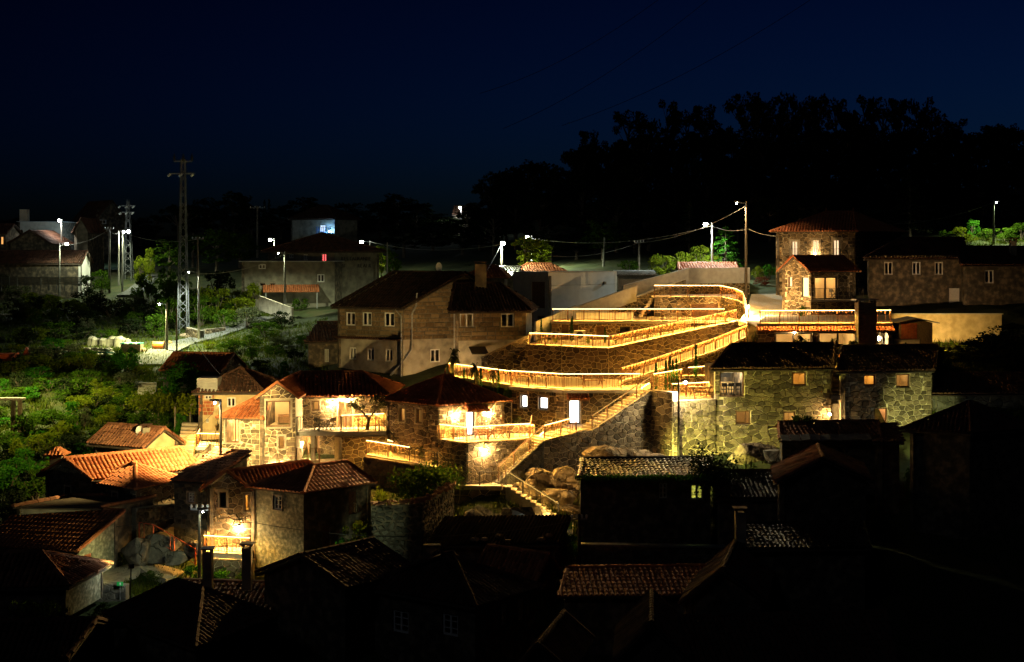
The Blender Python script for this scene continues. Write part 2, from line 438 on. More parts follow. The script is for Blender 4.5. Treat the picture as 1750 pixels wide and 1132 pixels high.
def make_window(fr, h, w, parent):
    u0, z0, u1, z1 = h
    st = w['style']; W_, H_ = u1-u0, z1-z0
    fm = {'wood': 'wood_brown', 'white': 'white_frame', 'six': 'white_frame', 'metal': 'metal_dark', 'door': 'wood_brown', 'reddoor': 'wood_red',
          'whitedoor': 'white_frame', 'greydoor': 'metal_grey', 'dark': 'wood_grey', 'blue': 'blue_paint', 'big': 'wood_brown', 'shutter': 'wood_grey'}[st]
    fw = min(.10, W_*.14); o0, o1 = -.19, -.08
    isdoor = st in ('door', 'reddoor', 'whitedoor', 'greydoor')
    if w['sur']:
        s = w['sur']; sb = MB()
        fbox(sb, fr, u0-s, z1, u1+s, z1+s*1.1, -.05, .06); fbox(sb, fr, u0-s, z0-s*.8, u1+s, z0, -.05, .09)
        fbox(sb, fr, u0-s, z0, u0, z1, -.05, .055); fbox(sb, fr, u1, z0, u1+s, z1, -.05, .055)
        sb.build('window_surround' if not isdoor else 'door_surround', 'surround', parent)
    mb = MB()
    fbox(mb, fr, u0, z0, u0+fw, z1, o0, o1); fbox(mb, fr, u1-fw, z0, u1, z1, o0, o1)
    fbox(mb, fr, u0+fw, z1-fw, u1-fw, z1, o0, o1)
    if not isdoor: fbox(mb, fr, u0+fw, z0, u1-fw, z0+fw, o0, o1)
    if st in ('white', 'six') or (st in ('wood', 'metal') and w['mull'] and W_ > .75):
        fbox(mb, fr, (u0+u1)/2-fw*.6, z0+fw, (u0+u1)/2+fw*.6, z1-fw, o0, o1+.005)
    if st == 'big': fbox(mb, fr, u0+W_*.66, z0+fw, u0+W_*.66+.06, z1-fw, o0, o1+.005) if w['mull'] else None
    if st == 'six':
        for k in (1, 2): fbox(mb, fr, u0+fw, z0+H_*k/3-.02, u1-fw, z0+H_*k/3+.02, o0+.02, o1-.005)
    f = mb.build('door_frame' if isdoor else 'window', fm, parent)
    if isdoor:
        n = 4
        for k in range(n):
            a = u0+fw+(W_-2*fw)*k/n; b = u0+fw+(W_-2*fw)*(k+1)/n
            p = MB(); fbox(p, fr, a+.006, z0, b-.006, z1-fw, -.16, -.12+.004*(k % 2)); p.build('plank', fm, f)
        p = MB(); p.ball(fr.pt(u1-fw-.08, z0+H_*.48, -.08), .035, 6, 4); p.build('handle', 'metal_grey', f)
    elif w['emitm']:
        p = MB(); p.poly([fr.pt(u0+fw, z0+fw, -.15), fr.pt(u1-fw, z0+fw, -.15), fr.pt(u1-fw, z1-fw, -.15), fr.pt(u0+fw, z1-fw, -.15)])
        p.build('lit_pane', w['emitm'], f)
    elif st != 'dark':
        hv = [(u0+fw, u1-fw)] if W_ < .75 or st in ('big',) else [(u0+fw, (u0+u1)/2-fw*.6), ((u0+u1)/2+fw*.6, u1-fw)]
        for a, b in hv:
            p = MB(); p.poly([fr.pt(a, z0+fw, -.14), fr.pt(b, z0+fw, -.14), fr.pt(b, z1-fw, -.14), fr.pt(a, z1-fw, -.14)])
            p.build('pane', 'glass', f)
    if w['lit'] or (st in ('white', 'six', 'metal', 'wood', 'blue', 'big') and not w['emitm']):
        d = w['depth']; e = .12; t = .301; top = z1+.3; rm = MB()
        a, b, c, dd = u0-e, z0-e*.5, u1+e, top
        q = lambda u, z, o: fr.pt(u, z, o)
        rm.poly([q(a, b, -t-d), q(c, b, -t-d), q(c, dd, -t-d), q(a, dd, -t-d)])
        rm.poly([q(a, b, -t), q(a, b, -t-d), q(a, dd, -t-d), q(a, dd, -t)])
        rm.poly([q(c, b, -t), q(c, dd, -t), q(c, dd, -t-d), q(c, b, -t-d)])
        rm.poly([q(a, b, -t), q(c, b, -t), q(c, b, -t-d), q(a, b, -t-d)])
        rm.poly([q(a, dd, -t), q(a, dd, -t-d), q(c, dd, -t-d), q(c, dd, -t)])
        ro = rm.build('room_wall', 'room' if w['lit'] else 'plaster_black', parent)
        if w['lit']:
            if W_ > .5 and st in ('wood', 'white', 'metal') and H_ < 1.9 and w['depth'] < 2:      # a drawn-back curtain
                side = R.random() < .5; cw = W_*R.uniform(.22, .4); cu = u0 if side else u1-cw; cb = MB(); n = 6
                for k in range(n):
                    a2, b2 = cu+cw*k/n, cu+cw*(k+1)/n
                    oa, ob = -.36-.04*(k % 2), -.36-.04*((k+1) % 2)
                    cb.poly([q(a2, z0, oa), q(b2, z0, ob), q(b2, z1+.1, ob), q(a2, z1+.1, oa)])
                cb.build('curtain', 'plaster_cream', ro)
            pw = (w['power'] or 9*(W_*H_)**.5*(.6+d*.5))*.6
            light('room_light', fr.pt((u0+u1)/2, z1+.14, -t-d*.45), pw, w['lit'], ro, .1)
    return f
def wall_build(fr, z0, za, zb, parent, root, kind='stone', openings=(), apex=None, core=None, smat=None, su=.38, sz=.27, sep=True, course=False, gap=.03, t=.3, proud=.045, name='wall', jit=.36, quoin=True):
    ops = [(w, fr.rect(w['px'])) for w in openings]
    core = core or {'stone': 'mortar', 'plaster': 'plaster_aged'}.get(kind, kind)
    mb, poly = wall_mesh(fr, z0, za, zb, [h for _, h in ops], apex, t)
    o = mb.build(name, core, parent)
    if kind == 'stone':
        hs = [(h[0]-w['sur'], h[1]-w['sur']*.8, h[2]+w['sur'], h[3]+w['sur']*1.1) for w, h in ops]
        if quoin and not course and fr.L > 2:          # squared corner stones, long and short by turns
            z = z0; k = 0; zt = min(za, zb)
            while z < zt-.15:
                hh = min(R.uniform(.28, .40), zt-z)
                for side_ in (0, 1):
                    w_ = R.uniform(.50, .66) if (k+side_) % 2 else R.uniform(.26, .36)
                    a = (0, z, w_, z+hh) if side_ == 0 else (fr.L-w_, z, fr.L, z+hh)
                    if any(a[0] < h[2] and a[2] > h[0] and a[1] < h[3] and a[3] > h[1] for h in hs[:len(ops)]): continue
                    hs.append(a)
                    v, f = stone_geo([(a[0]+.005, a[1]+.015), (a[2]-.015, a[1]+.015), (a[2]-.015, a[3]-.01), (a[0]+.005, a[3]-.01)], fr, proud*1.1)
                    mesh_obj('quoin', v, f, smat or 'stone', o)
                z += hh; k += 1
        lay_stones(fr, poly, hs, o, smat or 'stone', su, sz, sep, course, root, gap, proud=proud, jit=jit, name='block' if course else 'stone')
    for w, h in ops: make_window(fr, h, w, parent)
    return o
# ------------------------------------------------------------------ roofs
CAMP = Vector((0, 0, CZ))
def tile_face(mb, poly, cw=.26, rl=.42, jitter=.008, amp=.095, sag=0.):
    """rows of round clay tiles over a planar outline, poly[0]->poly[1] is the eave"""
    p0 = Vector(poly[0]); e = (Vector(poly[1])-p0).normalized()
    nrm = Vector((0, 0, 0))
    for i in range(1, len(poly)-1): nrm += (Vector(poly[i])-p0).cross(Vector(poly[i+1])-p0)
    nrm.normalize()
    if nrm.z < 0: nrm = -nrm
    s = nrm.cross(e); s.normalize()
    q = [((Vector(p)-p0).dot(e), (Vector(p)-p0).dot(s)) for p in poly]
    if sum(b for a, b in q) < 0: s = -s; q = [(a, -b) for a, b in q]
    u0, u1 = min(a for a, b in q), max(a for a, b in q)
    nc = max(1, round((u1-u0)/cw)); w = (u1-u0)/nc
    prof = [(0, 0), (.22, .78), (.45, 1), (.68, .78), (.9, 0)]
    for k in range(nc):
        uc = u0+(k+.5)*w; vs_ = []
        for i in range(len(q)):
            a, b = q[i], q[(i+1) % len(q)]
            if (a[0] <= uc < b[0]) or (b[0] <= uc < a[0]):
                vs_.append(a[1]+(b[1]-a[1])*(uc-a[0])/(b[0]-a[0]))
        if len(vs_) < 2: continue
        v0, v1 = min(vs_), max(vs_)
        nr = max(1, round((v1-v0)/rl)); r = (v1-v0)/nr
        for j in range(nr):
            va, vb = v0+j*r-.02, v0+(j+1)*r
            dz = R.uniform(-jitter, jitter); du = R.uniform(-.012, .012); b = len(mb.v)
            if sag:
                tu, tv = (uc-u0)/(u1-u0), (va-v0)/max(.1, v1-v0)
                dz -= sag*(math.sin(math.pi*tu)*.6+.25*math.sin(uc*2.1+va)+.15*math.sin(uc*5+va*3))*(.4+.6*math.sin(math.pi*min(1, max(0, tv))))
                du += R.gauss(0, .015)
                if R.random() < .03: va -= R.uniform(.05, .16); dz += .02
            for (fu, fh) in prof:
                x = uc+(fu-.5)*w+du
                mb.v.append(tuple(p0+e*x+s*va+nrm*(.005+dz)))
                mb.v.append(tuple(p0+e*x+s*va+nrm*(.035+dz+amp*fh)))
                mb.v.append(tuple(p0+e*x+s*vb+nrm*(.006+amp*fh*.85+(dz if sag else 0))))
            for i in range(4):
                a = b+3*i
                mb.f.append((a, a+3, a+4, a+1)); mb.f.append((a+1, a+4, a+5, a+2))
def ridge_caps(mb, p, q, r=.12, l=.42):
    p = Vector(p); q = Vector(q); L = (q-p).length
    if L < .1: return
    n = max(1, round(L/l)); d = (q-p)/L; sd = d.cross(UP).normalized(); up = sd.cross(d)
    for k in range(n):
        a = p+d*(L*k/n-.03); b = p+d*(L*(k+1)/n); rr = r*R.uniform(.95, 1.08); bs = len(mb.v)
        for t in (-.1, .2, .5, .8, 1.1):
            w = math.pi*t; e = sd*math.cos(w)+up*math.sin(w)
            mb.v.append(tuple(a+e*rr*1.08+up*.02)); mb.v.append(tuple(b+e*rr*.95+up*.02))
        for i in range(4): mb.f.append((bs+2*i, bs+2*i+2, bs+2*i+3, bs+2*i+1))
        mb.f.append(tuple(bs+2*i for i in range(5)))
class House:
    def __init__(s, name, label, cat, c, r, l, ze, zb, roof='gx', h=1.2, ov=.32, group=None, tmat='tile', i0=None, i1=None, fascia='wood_grey', tiles=True, lv=None, cw=.27, finial=False):
        s.c = XY(*c); s.r = XY(*r)
        s.l = s.c+Vector(lv) if lv else XY(*l)
        s.o = s.r+s.l-s.c; s.ze = ze; s.zb = zb; s.h = h; s.kind = roof
        g = (s.c+s.o)/2
        s.root = thing(name, label, cat, (s.c.x, s.c.y, zb), group)
        s.fr = {'f': Frame(s.c, s.r), 's': Frame(s.l, s.c), 'b': Frame(s.o, s.l), 'k': Frame(s.r, s.o)}
        s.U = (s.r-s.c); s.Lu = s.U.length; s.U /= s.Lu
        s.V = (s.l-s.c); s.Lv = s.V.length; s.V /= s.Lv
        s.ap = {}
        s.za = {k: (ze, ze) for k in 'fsbk'}
        a = {'gx': 'sk', 'gy': 'fb'}.get(roof, '')
        for k in a: s.ap[k] = (s.fr[k].L/2, ze+h)
        if roof == 'hipx':
            if i0 is None: s.ap['s'] = (s.fr['s'].L/2, ze+h)
            if i1 is None: s.ap['k'] = (s.fr['k'].L/2, ze+h)
        if roof == 'hipy':
            if i0 is None: s.ap['f'] = (s.fr['f'].L/2, ze+h)
            if i1 is None: s.ap['b'] = (s.fr['b'].L/2, ze+h)
        if roof == 'shedf': s.za.update(b=(ze+h, ze+h), s=(ze+h, ze), k=(ze, ze+h))
        if roof == 'sheds': s.za.update(k=(ze+h, ze+h), f=(ze, ze+h), b=(ze+h, ze))
        if roof: s.make_roof(ov, tmat, i0, i1, fascia, tiles, cw, finial)
    def at(s, a, b, z): p = s.c+s.U*a+s.V*b; return Vector((p.x, p.y, z))
    def make_roof(s, ov, tmat, i0, i1, fascia, tiles, cw, finial):
        Lu, Lv, ze, h = s.Lu, s.Lv, s.ze+.04, s.h; k = s.kind; A = s.at
        faces = []; ridges = []
        if k in ('gx', 'gy', 'hipx', 'hipy'):
            sw = k in ('gy', 'hipy')
            if sw: a_, b_ = Lv, Lu; Q = lambda x, y, z: A(y, x, z)
            else: a_, b_ = Lu, Lv; Q = A
            tn = h/(b_/2); lo = ze-ov*tn; zr = ze+h; m = b_/2
            g0, g1 = k[0] == 'g' or i0 is None, k[0] == 'g' or i1 is None
            x0 = -ov if g0 else i0; x1 = a_+ov if g1 else a_-i1
            faces += [[Q(-ov, -ov, lo), Q(a_+ov, -ov, lo), Q(x1, m, zr), Q(x0, m, zr)],
                      [Q(a_+ov, b_+ov, lo), Q(-ov, b_+ov, lo), Q(x0, m, zr), Q(x1, m, zr)]]
            ridges.append((Q(x0, m, zr), Q(x1, m, zr)))
            if not g0:
                faces.append([Q(-ov, b_+ov, lo), Q(-ov, -ov, lo), Q(x0, m, zr)])
                ridges += [(Q(-ov, -ov, lo), Q(x0, m, zr)), (Q(-ov, b_+ov, lo), Q(x0, m, zr))]
            else: ridges += [(Q(x0+.08, -ov, lo), Q(x0+.08, m, zr)), (Q(x0+.08, b_+ov, lo), Q(x0+.08, m, zr))]
            if not g1:
                faces.append([Q(a_+ov, -ov, lo), Q(a_+ov, b_+ov, lo), Q(x1, m, zr)])
                ridges += [(Q(a_+ov, -ov, lo), Q(x1, m, zr)), (Q(a_+ov, b_+ov, lo), Q(x1, m, zr))]
            else: ridges += [(Q(x1-.08, -ov, lo), Q(x1-.08, m, zr)), (Q(x1-.08, b_+ov, lo), Q(x1-.08, m, zr))]
        elif k == 'shedf':
            tn = h/Lv; lo, hi = ze-ov*tn, ze+h+ov*tn
            faces.append([A(-ov, -ov, lo), A(Lu+ov, -ov, lo), A(Lu+ov, Lv+ov, hi), A(-ov, Lv+ov, hi)])
            ridges += [(A(-ov, Lv+ov, hi), A(Lu+ov, Lv+ov, hi))]
        elif k == 'sheds':
            tn = h/Lu; lo, hi = ze-ov*tn, ze+h+ov*tn
            faces.append([A(-ov, Lv+ov, lo), A(-ov, -ov, lo), A(Lu+ov, -ov, hi), A(Lu+ov, Lv+ov, hi)])
            ridges += [(A(Lu+ov, -ov, hi), A(Lu+ov, Lv+ov, hi)), (A(-ov, -ov, lo), A(Lu+ov, -ov, hi))]
        elif k == 'flat':
            faces.append([A(-ov, -ov, ze), A(Lu+ov, -ov, ze), A(Lu+ov, Lv+ov, ze), A(-ov, Lv+ov, ze)])
        dk = MB(); tl = MB()
        for fc in faces:
            nrm = (fc[1]-fc[0]).cross(fc[2]-fc[0])
            if nrm.z < 0: nrm = -nrm
            pts = fc if (fc[1]-fc[0]).cross(fc[2]-fc[0]).z > 0 else fc[::-1]
            sg = .10 if tmat in ('tile_old', 'tile_dark', 'tile_glazed', 'tile_black') and tiles else 0
            dk.slab([p-UP*(.005+sg*1.1) for p in pts], .09)
            if tiles and k != 'flat':
                if nrm.normalized().dot((CAMP-fc[0]).normalized()) > -.05: tile_face(tl, fc, cw, sag=sg)
                else: tile_face(tl, fc, cw*3, 1.6)
        s.roof = dk.build('roof', 'deck' if k != 'flat' else fascia, s.root)
        if tl.v: tl.build('roof_tiles', tmat, s.roof, kind='stuff')
        if tiles and ridges:
            rb = MB()
            for p, q in ridges: ridge_caps(rb, p, q)
            rb.build('ridge_tiles', tmat, s.roof, kind='stuff')
        if finial:
            fb = MB(); p = ridges[0]
            for q in ([p[0], p[1]] if (p[0]-p[1]).length > 1 else [(p[0]+p[1])/2]):
                fb.tube(q, q+UP*.5, .06, .015, 5); fb.ball(q+UP*.28, .08, 6, 4)
            fb.build('finial', tmat, s.roof)
    def wall(s, key, kind='stone', openings=(), **kw):
        za, zb = s.za[key]
        return wall_build(s.fr[key], s.zb, za, zb, s.root, s.root, kind, openings, s.ap.get(key), **kw)
    def rest(s, core='plaster_black', keys='bk'):
        for k in keys: s.wall(k, core)
    def chimney(s, px, D, w=.5, mat_='plaster_aged', cap='tile_dark', base=None, d=None):
        x, yt, yb = px; p = P(x, yb, D); zt = Z(yt, D); z0 = base if base is not None else p.z-.8; d = d or w
        mb = MB(); mb.bx(p.x-w/2, p.y-d/2, z0, p.x+w/2, p.y+d/2, zt)
        c = mb.build('chimney', mat_, s.roof)
        cb = MB(); cb.bx(p.x-w/2-.1, p.y-d/2-.1, zt+.18, p.x+w/2+.1, p.y+d/2+.1, zt+.25)
        for a in (-1, 1):
            for b in (-1, 1): cb.bx(p.x+a*(w/2-.05)-.04, p.y+b*(d/2-.05)-.04, zt, p.x+a*(w/2-.05)+.04, p.y+b*(d/2-.05)+.04, zt+.18)
        cb.build('chimney_cap', cap, c) if False else cb.build('chimney_cap', cap, s.roof)
# ------------------------------------------------------------------ railings with light strips
me_bal = None
def railing(name, label, pts, h=1.0, led=True, sp=.22, post=1.35, m='corten', pm='corten', group='railings of the village terraces and stairs', strip='led', side='led_side', inward=None, bw=.016, slope=False):
    global me_bal
    if me_bal is None:
        b = MB(); b.bx(-.011, -.016, 0, .011, .016, 1); me_bal = bpy.data.meshes.new('baluster'); me_bal.from_pydata(b.v, [], b.f)
        b = MB(); b.bx(-.03, -.03, 0, .03, .03, 1); railing.post = bpy.data.meshes.new('post'); railing.post.from_pydata(b.v, [], b.f)
        railing.cache = {}
    def shared(me, mm):
        k = (me.name, mm)
        if k not in railing.cache:
            c = me.copy(); c.materials.append(M[mm]); railing.cache[k] = c
        return railing.cache[k]
    pts = [Vector(p) for p in pts]
    root = thing(name, label, 'railing', pts[0], group)
    hr, br, ls = MB(), MB(), MB()
    for p, q in zip(pts, pts[1:]):
        hr.bar(p+UP*(h), q+UP*(h), .08, .03); br.bar(p+UP*.10, q+UP*.10, .03, .03)
        if led:
            ls.bar(p+UP*(h-.032), q+UP*(h-.032), .075, .03)
        d = q-p; L = d.length; n = max(1, round(L/post))
        az = math.atan2(d.y, d.x)
        for k in range(n+(q is pts[-1])):
            a = p+d*(k/n); o = inst('post', shared(railing.post, pm), root, a-UP*.02, (1, 1, h), az)
        nb = max(1, int(L/sp))
        for k in range(nb):
            t = (k+.5+R.uniform(-.32, .32))/nb
            a = p+d*t; inst('baluster', shared(me_bal, m), root, a+UP*.10, (1, 1, h-.12), az)
    hr.build('handrail', m, root); br.build('bottom_rail', m, root)
    if led:                                         # the diffuser throws its light downwards, its sides only glow
        lo = ls.build('light_strip', strip, root); me = lo.data; me.materials.append(M[side])
        for pl in me.polygons: pl.material_index = 0 if pl.normal.z < -.7 else 1
    return root
# ------------------------------------------------------------------ lamps
def wall_lamp(label, fr, px, power=60, color=SOFT, off=.28, bulb='bulb_warm', r=.09, group='wall lanterns on the stone houses', cat='wall lamp'):
    u, z = fr.px(*px); p = fr.pt(u, z, off); b = fr.pt(u, z, 0)
    t = thing('wall_lamp', label, cat, b, group)
    m = MB(); m.box(b+fr.n3()*.075+UP*.05, fr.d3()*.06, fr.n3()*.02, UP*.12); m.build('back_plate', 'metal_dark', t)
    m = MB(); m.bar(b+UP*.12+fr.n3()*.08, p+UP*.15, .03, .03); m.build('arm', 'metal_dark', t)
    m = MB(); m.tube(p+UP*.13, p+UP*.2, .14, .05, 8); m.build('shade', 'metal_dark', t)
    m = MB(); m.ball(p, r, 8, 6); m.build('bulb', bulb, t, True)
    light('lamp_light', p-UP*.02+fr.n3()*.0, power, color, t, r*1.15)
    return t
def street_lamp(label, base, top, arm=(0, 0), power=400, color=STREET, globe=False, aim=None, cone=158, bulb='bulb_street', pm='pole_concrete', r=.2, group='street lamps', pr=.11, cat='street lamp', cross=0):
    base = Vector(base); top = Vector(top); t = thing('street_lamp', label, cat, base, group)
    m = MB(); m.tube(base-UP*.4, top+UP*.2, pr*1.3, pr*.8, 8); m.build('pole', pm, t)
    hd = top+Vector((arm[0], arm[1], .1))
    m = MB(); m.bar(top, hd, .06, .06); m.build('arm', 'metal_grey', t)
    m = MB(); m.box(hd+UP*.08, Vector((.3 if arm[0] >= 0 else -.3, 0, 0)), Vector((0, .13, 0)), UP*.05); m.build('lamp_head', 'metal_dark', t)
    m = MB(); m.ball(hd-UP*.1, r, 8, 6); m.build('bulb', bulb, t, True)
    light('lamp_light', hd-UP*(.12+r*1.2), power, color, t, r*1.1, 'POINT' if globe else 'SPOT', hd+(Vector(aim) if aim else Vector((0, 0, -5))), cone, .35)
    if cross: crossarm(t, top, cross)
    return t
def crossarm(t, top, w):
    m = MB(); m.bar(top+Vector((-w, 0, .05)), top+Vector((w, 0, .05)), .1, .1); m.build('crossarm', 'metal_grey', t)
    for k in (-1, -.35, .35, 1):
        m = MB(); p = top+Vector((w*k*.92, 0, .1)); m.tube(p, p+UP*.1, .05, .07, 6); m.tube(p+UP*.1, p+UP*.22, .09, .05, 6); m.build('insulator', 'ceramic', t)
def utility_pole(label, base, top, w=.8, pm='pole_wood', r=.12, cross=True):
    base = Vector(base); top = Vector(top); t = thing('utility_pole', label, 'pole', base, 'utility poles')
    m = MB(); m.tube(base-UP*.5, top+UP*.25, r*1.25, r*.8, 8); m.build('pole', pm, t)
    if cross: crossarm(t, top-UP*.1, w)
    return t
def wire(label, a, b, sag=.5, r=.018, m='wire_black'):
    a = Vector(a); b = Vector(b); mb = MB(); n = 14; pr = None
    for k in range(n+1):
        t = k/n; p = a.lerp(b, t)-UP*(sag*4*t*(1-t))
        if pr is not None: mb.tube(pr, p, r, r, 4, False)
        pr = p
    return mb.build('overhead_wire', m, None, label=label, cat='wire', group='overhead wires')
# ------------------------------------------------------------------ ground: one sheet through surveyed heights
GP = [  # photo column, distance, height
 *[(x, 50, 7.5) for x in (-300, 300, 875, 1450, 2050)], *[(x, 64, 8.6) for x in (-200, 0, 500, 1000, 1500, 1950)],
 (-150, 76, 11), (0, 74, 11), (100, 76, 11.6), (250, 74, 11), (400, 74, 10.4), (600, 74, 10), (800, 74, 9.6), (1000, 74, 9.6), (1300, 74, 9.5), (1600, 74, 9.6), (1900, 75, 10),
 (160, 80.5, 11.9), (250, 82, 12.2), (300, 79, 11.3), (390, 80, 11.0), (430, 78.5, 10.9), (520, 78.5, 11.2), (600, 79, 11.5), (700, 83, 11.9), (800, 85, 11.9), (870, 84, 11.7), (960, 84, 12.2), (1050, 82, 11.2), (1300, 82, 11.2), (1600, 84, 11.8), (1800, 86, 12.4),
 (40, 84, 12.3), (60, 89, 13.1), (0, 92, 13.9), (-120, 92, 14), (140, 92, 14.6), (240, 91, 14.7), (300, 88, 13.6), (320, 92, 15.2), (380, 91.5, 15.1), (440, 91, 15.0), (560, 91, 14.6), (650, 89.5, 14.0), (760, 89, 13.4), (840, 88.5, 13.6), (870, 89.3, 14.2), (930, 87, 12.7), (960, 90, 13.6), (1000, 92, 13.8), (1100, 93, 13.9), (1300, 93, 14.4), (1500, 93, 14.6), (1650, 92, 14.3), (1800, 94, 15),
 (30, 103, 16.2), (100, 110, 17.6), (200, 105, 17.0), (260, 108, 17.9), (330, 103, 17.0), (420, 108, 18.2), (500, 108, 18.2), (600, 104, 17.6), (700, 104, 17.8), (800, 101, 18.0), (900, 103, 18.9), (960, 103, 19.0), (1040, 103, 19.0), (1100, 100, 19.0), (1200, 101, 19.0), (1300, 100, 18.6), (1420, 100, 18.6), (1550, 101, 20.4), (1650, 102, 21.4), (1800, 104, 22), (1330, 106, 20.6), (1450, 106, 20.8),
 (900, 108, 19.3), (960, 107, 19.3), (1040, 107, 19.3), (940, 113, 20.6), (1100, 110, 20.0), (1200, 112, 20.9), (1000, 120, 22.4), (1150, 121, 22.6), (1250, 118, 22.8), (1300, 112, 22.6), (1330, 122, 24.3), (1400, 113, 23.8), (1600, 110, 22.3), (1700, 112, 22.6), (1600, 117, 24.3), (1750, 116, 24.4),
 (600, 114, 18.8), (700, 114, 18.9), (800, 116, 20.4), (860, 118, 21.2), (900, 126, 23.2), (540, 118, 19.6),
 (1100, 130, 25.3), (1350, 140, 27.2), (1500, 142, 29), (1600, 146, 30.2), (1690, 150, 30.9), (1800, 152, 31.2), (1200, 145, 28), (1000, 145, 27.6), (870, 148, 27.9), (700, 150, 25.6), (1250, 132, 26.0),
 (0, 160, 22.7), (60, 150, 22.2), (100, 130, 20.8), (30, 118, 19.0), (200, 135, 20.9), (170, 122, 19.7), (320, 150, 21.6), (430, 142, 21.4), (300, 140, 20.9), (280, 125, 20.0), (400, 122, 19.6), (470, 130, 20.4), (100, 190, 24.1), (218, 200, 26.6), (0, 200, 24.6), (-150, 160, 22.6), (-150, 200, 25), (150, 168, 22.4), (260, 178, 24.3), (480, 155, 23.3), (600, 160, 23.8), (400, 180, 25.5), (340, 165, 23.2),
 (-200, 260, 30), (0, 260, 30.5), (200, 260, 31.5), (400, 260, 33), (600, 240, 32), (750, 220, 31), (850, 230, 31.5), (1100, 200, 32.5), (1100, 250, 39), (1400, 200, 34.5), (1400, 250, 42), (1700, 220, 37), (1700, 270, 42), (1950, 220, 36),
 (-200, 400, 31), (300, 400, 31.5), (800, 400, 34), (1300, 380, 47), (1800, 400, 44), (300, 800, 28), (900, 800, 30), (1500, 800, 34), (300, 2000, 22), (900, 2000, 22), (1500, 2000, 22), (300, 3500, 15), (1500, 3500, 15)]
_g = np.array([((x-CX)/F*D, D, z) for x, D, z in GP])
def _warp(xy): return np.stack([xy[..., 0], xy[..., 1]], -1)
_K = np.linalg.norm(_g[:, None, :2]-_g[None, :, :2], axis=-1)
_A = np.zeros((len(_g)+3, len(_g)+3)); _A[:len(_g), :len(_g)] = _K+np.eye(len(_g))*-.0
_A[:len(_g), -3] = _A[-3, :len(_g)] = 1; _A[:len(_g), -2:] = _g[:, :2]; _A[-2:, :len(_g)] = _g[:, :2].T
_w = np.linalg.lstsq(_A, np.concatenate([_g[:, 2], [0, 0, 0]]), rcond=None)[0]
def gz_many(xy):
    d = np.linalg.norm(xy[:, None, :]-_g[None, :, :2], axis=-1)
    return d@_w[:-3]+_w[-3]+xy@_w[-2:]
def gz(x, y): return float(gz_many(np.array([[x, y]]))[0])
def make_ground():
    rows = [45+i*.9 for i in range(130)]
    while rows[-1] < 3500: rows.append(rows[-1]*1.022+.5)
    cols = np.linspace(-.52, .52, 190)
    D = np.array(rows)
    X = cols[None, :]*D[:, None]; Yv = np.repeat(D[:, None], len(cols), 1)
    xy = np.stack([X.ravel(), Yv.ravel()], 1)
    z = np.concatenate([gz_many(xy[i:i+4000]) for i in range(0, len(xy), 4000)])
    rr = np.random.RandomState(3)
    z += (np.sin(xy[:, 0]*1.7+xy[:, 1]*.9)+np.sin(xy[:, 0]*.7-xy[:, 1]*1.3))*.07+rr.uniform(-.05, .05, len(z))
    v = np.column_stack([xy, z]).tolist(); nc = len(cols); f = []
    for i in range(len(rows)-1):
        for j in range(nc-1):
            a = i*nc+j; f.append((a, a+1, a+nc+1, a+nc))
    o = mesh_obj('ground', v, f, 'ground', smooth=True)
    tag(o, 'grassy hillside ground under the village', kind='structure')
make_ground()
def sheet(name, label, pts, m, t=.25, lift=0.0, kind='structure'):
    mb = MB(); p = [Vector(q)+UP*lift for q in pts]
    if (p[1]-p[0]).cross(p[2]-p[0]).z < 0: p = p[::-1]
    mb.slab(p, t)
    return mb.build(name, m, None, label=label, kind=kind)
def strip_on_ground(name, label, pts, w, m, lift=.07):
    """a path that follows the ground: pts = photo column, distance"""
    mb = MB(); q = [XY(*p) for p in pts]; fine = []
    for a, b in zip(q, q[1:]):
        n = max(2, int((b-a).length/.8))
        fine += [a.lerp(b, k/n) for k in range(n)]
    fine.append(q[-1]); prev = None
    for i, p in enumerate(fine):
        d = (fine[min(i+1, len(fine)-1)]-fine[max(i-1, 0)]).normalized(); s = Vector((-d.y, d.x))*w/2
        zc = max(gz(p.x, p.y), gz(*(p+s)), gz(*(p-s)))+lift+.1
        a, b = p+s, p-s
        cur = (Vector((a.x, a.y, zc)), Vector((b.x, b.y, zc)))
        if prev: mb.hexa([prev[0]-UP*.3, prev[1]-UP*.3, cur[1]-UP*.3, cur[0]-UP*.3, prev[0], prev[1], cur[1], cur[0]])
        prev = cur
    return mb.build(name, m, None, label=label, kind='structure')
# ------------------------------------------------------------------ foliage meshes (shared between copies)
def leaf_quad(v, f, p, s, rr, flat=.0):
    n = Vector((rr.gauss(0, 1), rr.gauss(0, 1), rr.gauss(0, 1)+flat)).normalized()
    a = n.orthogonal().normalized(); b = n.cross(a); t = rr.uniform(0, 6.28)
    a, b = a*math.cos(t)+b*math.sin(t), b*math.cos(t)-a*math.sin(t)
    i = len(v); w = s*rr.uniform(.6, 1.2); h = w*rr.uniform(.5, .8)
    v += [tuple(p-a*w), tuple(p-b*h), tuple(p+a*w), tuple(p+b*h)]; f.append((i, i+1, i+2, i+3))
def crown(name, clumps, per, ls, rr, m, flat=0., core=0.):
    v, f = [], []
    for (c, r) in clumps:
        c = Vector(c)
        for k in range(per):
            d = Vector((rr.gauss(0, 1), rr.gauss(0, 1), rr.gauss(0, 1))).normalized()*r*rr.random()**.33
            leaf_quad(v, f, c+Vector((d.x, d.y, d.z*.8)), ls, rr, flat)
    me = bpy.data.meshes.new(name); me.from_pydata(v, [], f)
    return me
def mb_mesh(name, mb, m, smooth=False):
    me = bpy.data.meshes.new(name); me.from_pydata(mb.v, [], mb.f); me.materials.append(M[m])
    if smooth: me.shade_smooth()
    return me
rr = random.Random(11)
CR = {}; TR = {}
